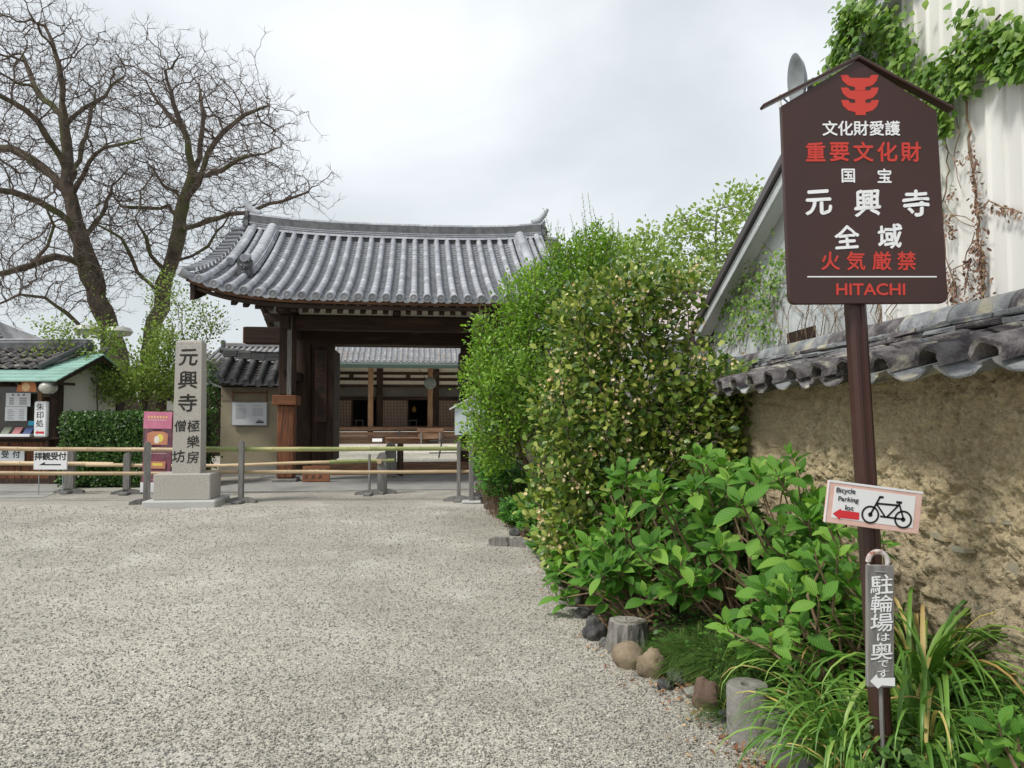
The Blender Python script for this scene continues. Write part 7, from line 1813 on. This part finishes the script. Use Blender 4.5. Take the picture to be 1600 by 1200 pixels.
def litter():
    n = 3400; Y = 3.1+8*RNG.random(n)**1.4; off = -np.abs(RNG.normal(size=n))*.16+.1; X = np.array([edge_x(y) for y in Y])+off
    cl = np.array([mnoise.noise(Vector((x*2, y*1.2, 8))) for x, y in zip(X, Y)]); k = cl > np.where(Y < 5.5, -.22, -.05); X, Y = X[k], Y[k]; n = len(X)
    Z = .018+.012*RNG.random(n)
    stuff_mesh('dry_leaf_litter', scatter(LT_small, np.stack([X,Y,Z],1), rot_from(RNG.normal(size=(n,3))*[1,1,.25], np.tile([0,0,1.], (n,1))+RNG.normal(size=(n,3))*.4), .018+.028*RNG.random(n)), m_dead)
    n = 900; X = np.array([edge_x(y)+.1+(wall_x(y)-edge_x(y)-.2)*r for y, r in zip(2.4+4*RNG.random(n), RNG.random(n))])
litter()

# ---- trees beyond the shrubs
leafy('ginkgo_tree', 'light green ginkgo tree with upright limbs left of the gable verge', P(1112,620,25).xyz*1,
   [pix_blob(1115,370,25,1.4,1.2,1.3), pix_blob(1080,410,25,1.2,.9,1.2,.7), pix_blob(1155,320,25,1.0,.8,1.2,.6), pix_blob(1060,370,25,.8,.9,1,.5), pix_blob(1150,400,25,.9,1.0,1.2,.6)], 620, .26, .16, LT_round, m_ginkgo, 11, thr=.022, spread=.13, trunk=line(P(1112,640,25), P(1116,440,25), 14)+line(P(1118,425,25), P(1120,330,25), 6)[1:], big=.035, bark=m_stump, kill=.34, rmin=.009)
leafy('ginkgo_tree', 'pale green feathery tree behind the flowering shrub top', P(1000,620,24).xyz*1,
   [pix_blob(1000,400,24,1.0,1.0,1.2), pix_blob(960,410,24,1.2,.8,1.2,.8), pix_blob(1030,440,24,1.0,1.1,1.2,.8), pix_blob(940,390,24,.5,.5,.6,.2)], 600, .24, .15, LT_round, m_ginkgo, 12, thr=.02, spread=.12, trunk=line(P(1000,640,24), P(1003,450,24), 14), big=.035, bark=m_stump, kill=.3, rmin=.008)
leafy('garden_tree', 'mid green tree filling the gap between outbuilding and stucco gable', P(1040,640,19).xyz*1,
   [pix_blob(1090,440,19,.8,.4,.8,.5), pix_blob(1000,500,19,1.0,.9,.9), pix_blob(930,470,19,.7,.8,.9,.6)], 420, .2, .12, LT_round, m_maple, 14, thr=.02, spread=.14, trunk=line(P(1010,640,19), P(1010,540,19), 8), big=.03, bark=m_bark, kill=.26, rmin=.007)

# ---- ivy on the house
iv = empty('ivy', (0,0,0), 0, 'ivy creeping over the house gable and down the white cladding beside the brown sign', 'ivy')
def ivy():
    mats = []; A, D, U, Sz = [], [], [], []
    blobs = [ # px, py, half w, half h, count, X
     (1352,15,20,30,330,2.66),(1338,50,18,25,300,2.66),(1325,90,16,22,220,2.66),(1372,10,25,30,200,2.68),(1300,130,12,20,60,2.68),
     (1365,45,38,55,420,2.86),(1400,30,38,45,320,2.86),(1425,70,40,50,380,2.86),(1395,110,35,30,260,2.86),(1330,80,14,22,60,2.72),(1440,130,25,30,160,2.86),(1480,110,28,28,160,2.88),(1520,90,35,28,240,2.88),(1560,65,40,28,320,2.88),(1600,45,30,35,300,2.88),(1620,90,40,25,200,2.88),(1540,20,25,22,90,2.88),
     (1490,150,24,28,150,2.88),(1495,185,16,22,90,2.88),(1470,160,16,30,70,2.88),(1472,250,10,14,35,2.88),(1478,285,8,18,25,2.88),(1475,320,6,12,14,2.88),(1590,100,30,15,80,2.88),(1530,125,20,15,60,2.88),
     (1215,290,14,28,80,2.96),(1200,300,12,12,40,2.96),(1160,450,25,22,170,2.965),(1190,480,30,40,240,2.965),(1215,440,18,50,200,2.965),(1150,480,25,18,150,2.965),(1185,430,20,25,120,2.965),(1125,485,20,14,90,2.965),(1140,525,30,18,120,2.965),(1200,520,25,25,140,2.965),(1165,500,28,28,160,2.965),(1232,400,10,40,80,2.965),(1160,420,14,18,50,2.965)]
    for px, py, hw, hh, n, X in blobs:
        for k in range(int(n*.62)):
            a = random.gauss(0,.5); b = random.gauss(0,.5); p = wp(max(px+a*hw, 1010), py+b*hh, X)
            p.x -= random.random()*.09
            if px < 1300 and p.z > vz(p.y)-.1: continue
            if px >= 1300 and X > 2.7 and p.y > 5.6 and p.z > vz(p.y)+.35: p.z = vz(p.y)+random.random()*.3
            A.append(p[:]); D.append((random.gauss(-.5,.5), random.gauss(0,.6), random.gauss(-.6,.4))); U.append((-1+random.gauss(0,.35), random.gauss(-.25,.35), .55+random.gauss(0,.3))); Sz.append((.055 if px < 1300 else .062)*random.uniform(.6,1.25))
    A, D, U, Sz = map(np.array, (A, D, U, Sz)); n = len(A)
    near = np.argsort(A[:, 1])[:900]; near = RNG.choice(near, 290, False); mask = np.ones(n, bool); mask[near] = False
    V, Fc = leaf_tpl(1, .85, 4, .15, .25)
    # a lobed outline: pull the waist in
    Vl = V.copy(); Vl[:, 0] *= np.where((Vl[:, 1] > .5) & (Vl[:, 1] < .8), .72, 1)
    me = mesh('leaf', Vl, Fc, m_ivy, True); Rm = rot_from(D, U)
    for i in near:
        m = Matrix(((*Rm[i][0], A[i][0]), (*Rm[i][1], A[i][1]), (*Rm[i][2], A[i][2]), (0,0,0,1))); link('leaf', me, iv, m @ Matrix.Scale(float(Sz[i])*1.1, 4))
    stuff_mesh('foliage', scatter((Vl, Fc), A[mask], Rm[mask], Sz[mask]), m_ivy, iv)
    # living stems and the bare web of old ones
    st = MB()
    def vine(pts, X, r, jitter=3):
        out = []
        for (a, b), (c, d) in zip(pts, pts[1:]):
            k = max(2, int(math.hypot(c-a, d-b)/14))
            for i in range(k): out.append(wp(a+(c-a)*i/k+random.uniform(-jitter,jitter), b+(d-b)*i/k+random.uniform(-jitter,jitter), X-.012))
        out.append(wp(*pts[-1], X-.012)); st.tube(out, r, 4, False)
    V1 = 2.90
    for p, r in (([(1540,480),(1538,420),(1536,330),(1528,260),(1525,180),(1520,120)], .009), ([(1448,155),(1490,110),(1530,70),(1580,10)], .009), ([(1500,460),(1485,400),(1478,320),(1490,260),(1488,200)], .005), ([(1536,325),(1552,312),(1575,322),(1605,330)], .005), ([(1490,470),(1492,420),(1510,410),(1530,360)], .004), ([(1470,230),(1485,215),(1500,240),(1510,290)], .003), ([(1480,310),(1500,340),(1530,352)], .003), ([(1510,460),(1520,420),(1540,400)], .004), ([(1475,350),(1500,330),(1530,345)], .003), ([(1485,480),(1480,430),(1495,405)], .003), ([(1500,150),(1508,200),(1500,240)], .004), ([(1440,110),(1470,125),(1525,124),(1560,118)], .004)):
        vine(p, V1, r)
    X2 = 2.975
    for k in range(70):
        a, b = random.uniform(1110, 1225), random.uniform(360, 540)
        if b < 515-(a-1085)*1.83+30: continue
        pts = [(a, b)]; an = random.uniform(PI*.25, PI*.75)
        for j in range(5): an += random.gauss(0,.4); a += math.cos(an)*16; b += math.sin(an)*16; pts.append((a, b))
        vine([p for p in pts if p[0] > 1090], X2, random.uniform(.0025,.005), 2)
    for k in range(26):
        a = random.uniform(1225, 1400); vine([(a, 520-.22*(a-1225)+20), (a+random.uniform(-12,12), 490), (a+random.uniform(-15,15), 470)], X2 if a < 1385 else V1, .004, 2)
    st.build('stems', m_stem, iv)['kind'] = 'stuff'
    # dry curled leaves still hanging on the old stems
    Ad, Dd, Ud = [], [], []
    for p0, n in (([(1540,480),(1540,430),(1538,380)], 210), ([(1538,380),(1534,300),(1527,220)], 120), ([(1495,480),(1490,420)], 110), ([(1520,475),(1515,420),(1528,380)], 110), ([(1536,322),(1552,314),(1580,325),(1605,330)], 60), ([(1490,370),(1492,335)], 40), ([(1493,310),(1496,290)], 20), ([(1510,250),(1520,235)], 20), ([(1160,360),(1180,345)], 14), ([(1140,400),(1170,375),(1200,330)], 26)):
        for k in range(n):
            t = random.random()*(len(p0)-1); i = int(t); f = t-i; a = p0[i][0]*(1-f)+p0[i+1][0]*f; b = p0[i][1]*(1-f)+p0[i+1][1]*f
            p = wp(a+random.gauss(0,5), b+random.gauss(0,4), V1-.03 if p0[0][0] > 1300 else X2-.02); Ad.append(p[:]); Dd.append((random.gauss(-.2,.5), random.gauss(0,.5), random.gauss(-.8,.4))); Ud.append((-1, random.gauss(0,.8), random.gauss(0,.5)))
    n = len(Ad); stuff_mesh('dry_leaves', scatter(LT_small, np.array(Ad), rot_from(np.array(Dd), np.array(Ud)), .024+.02*RNG.random(n)), leafmat('rusty dry ivy', (.17,.09,.06), (.23,.13,.09), (.30,.2,.15), .8, 0, .15), iv)
ivy()
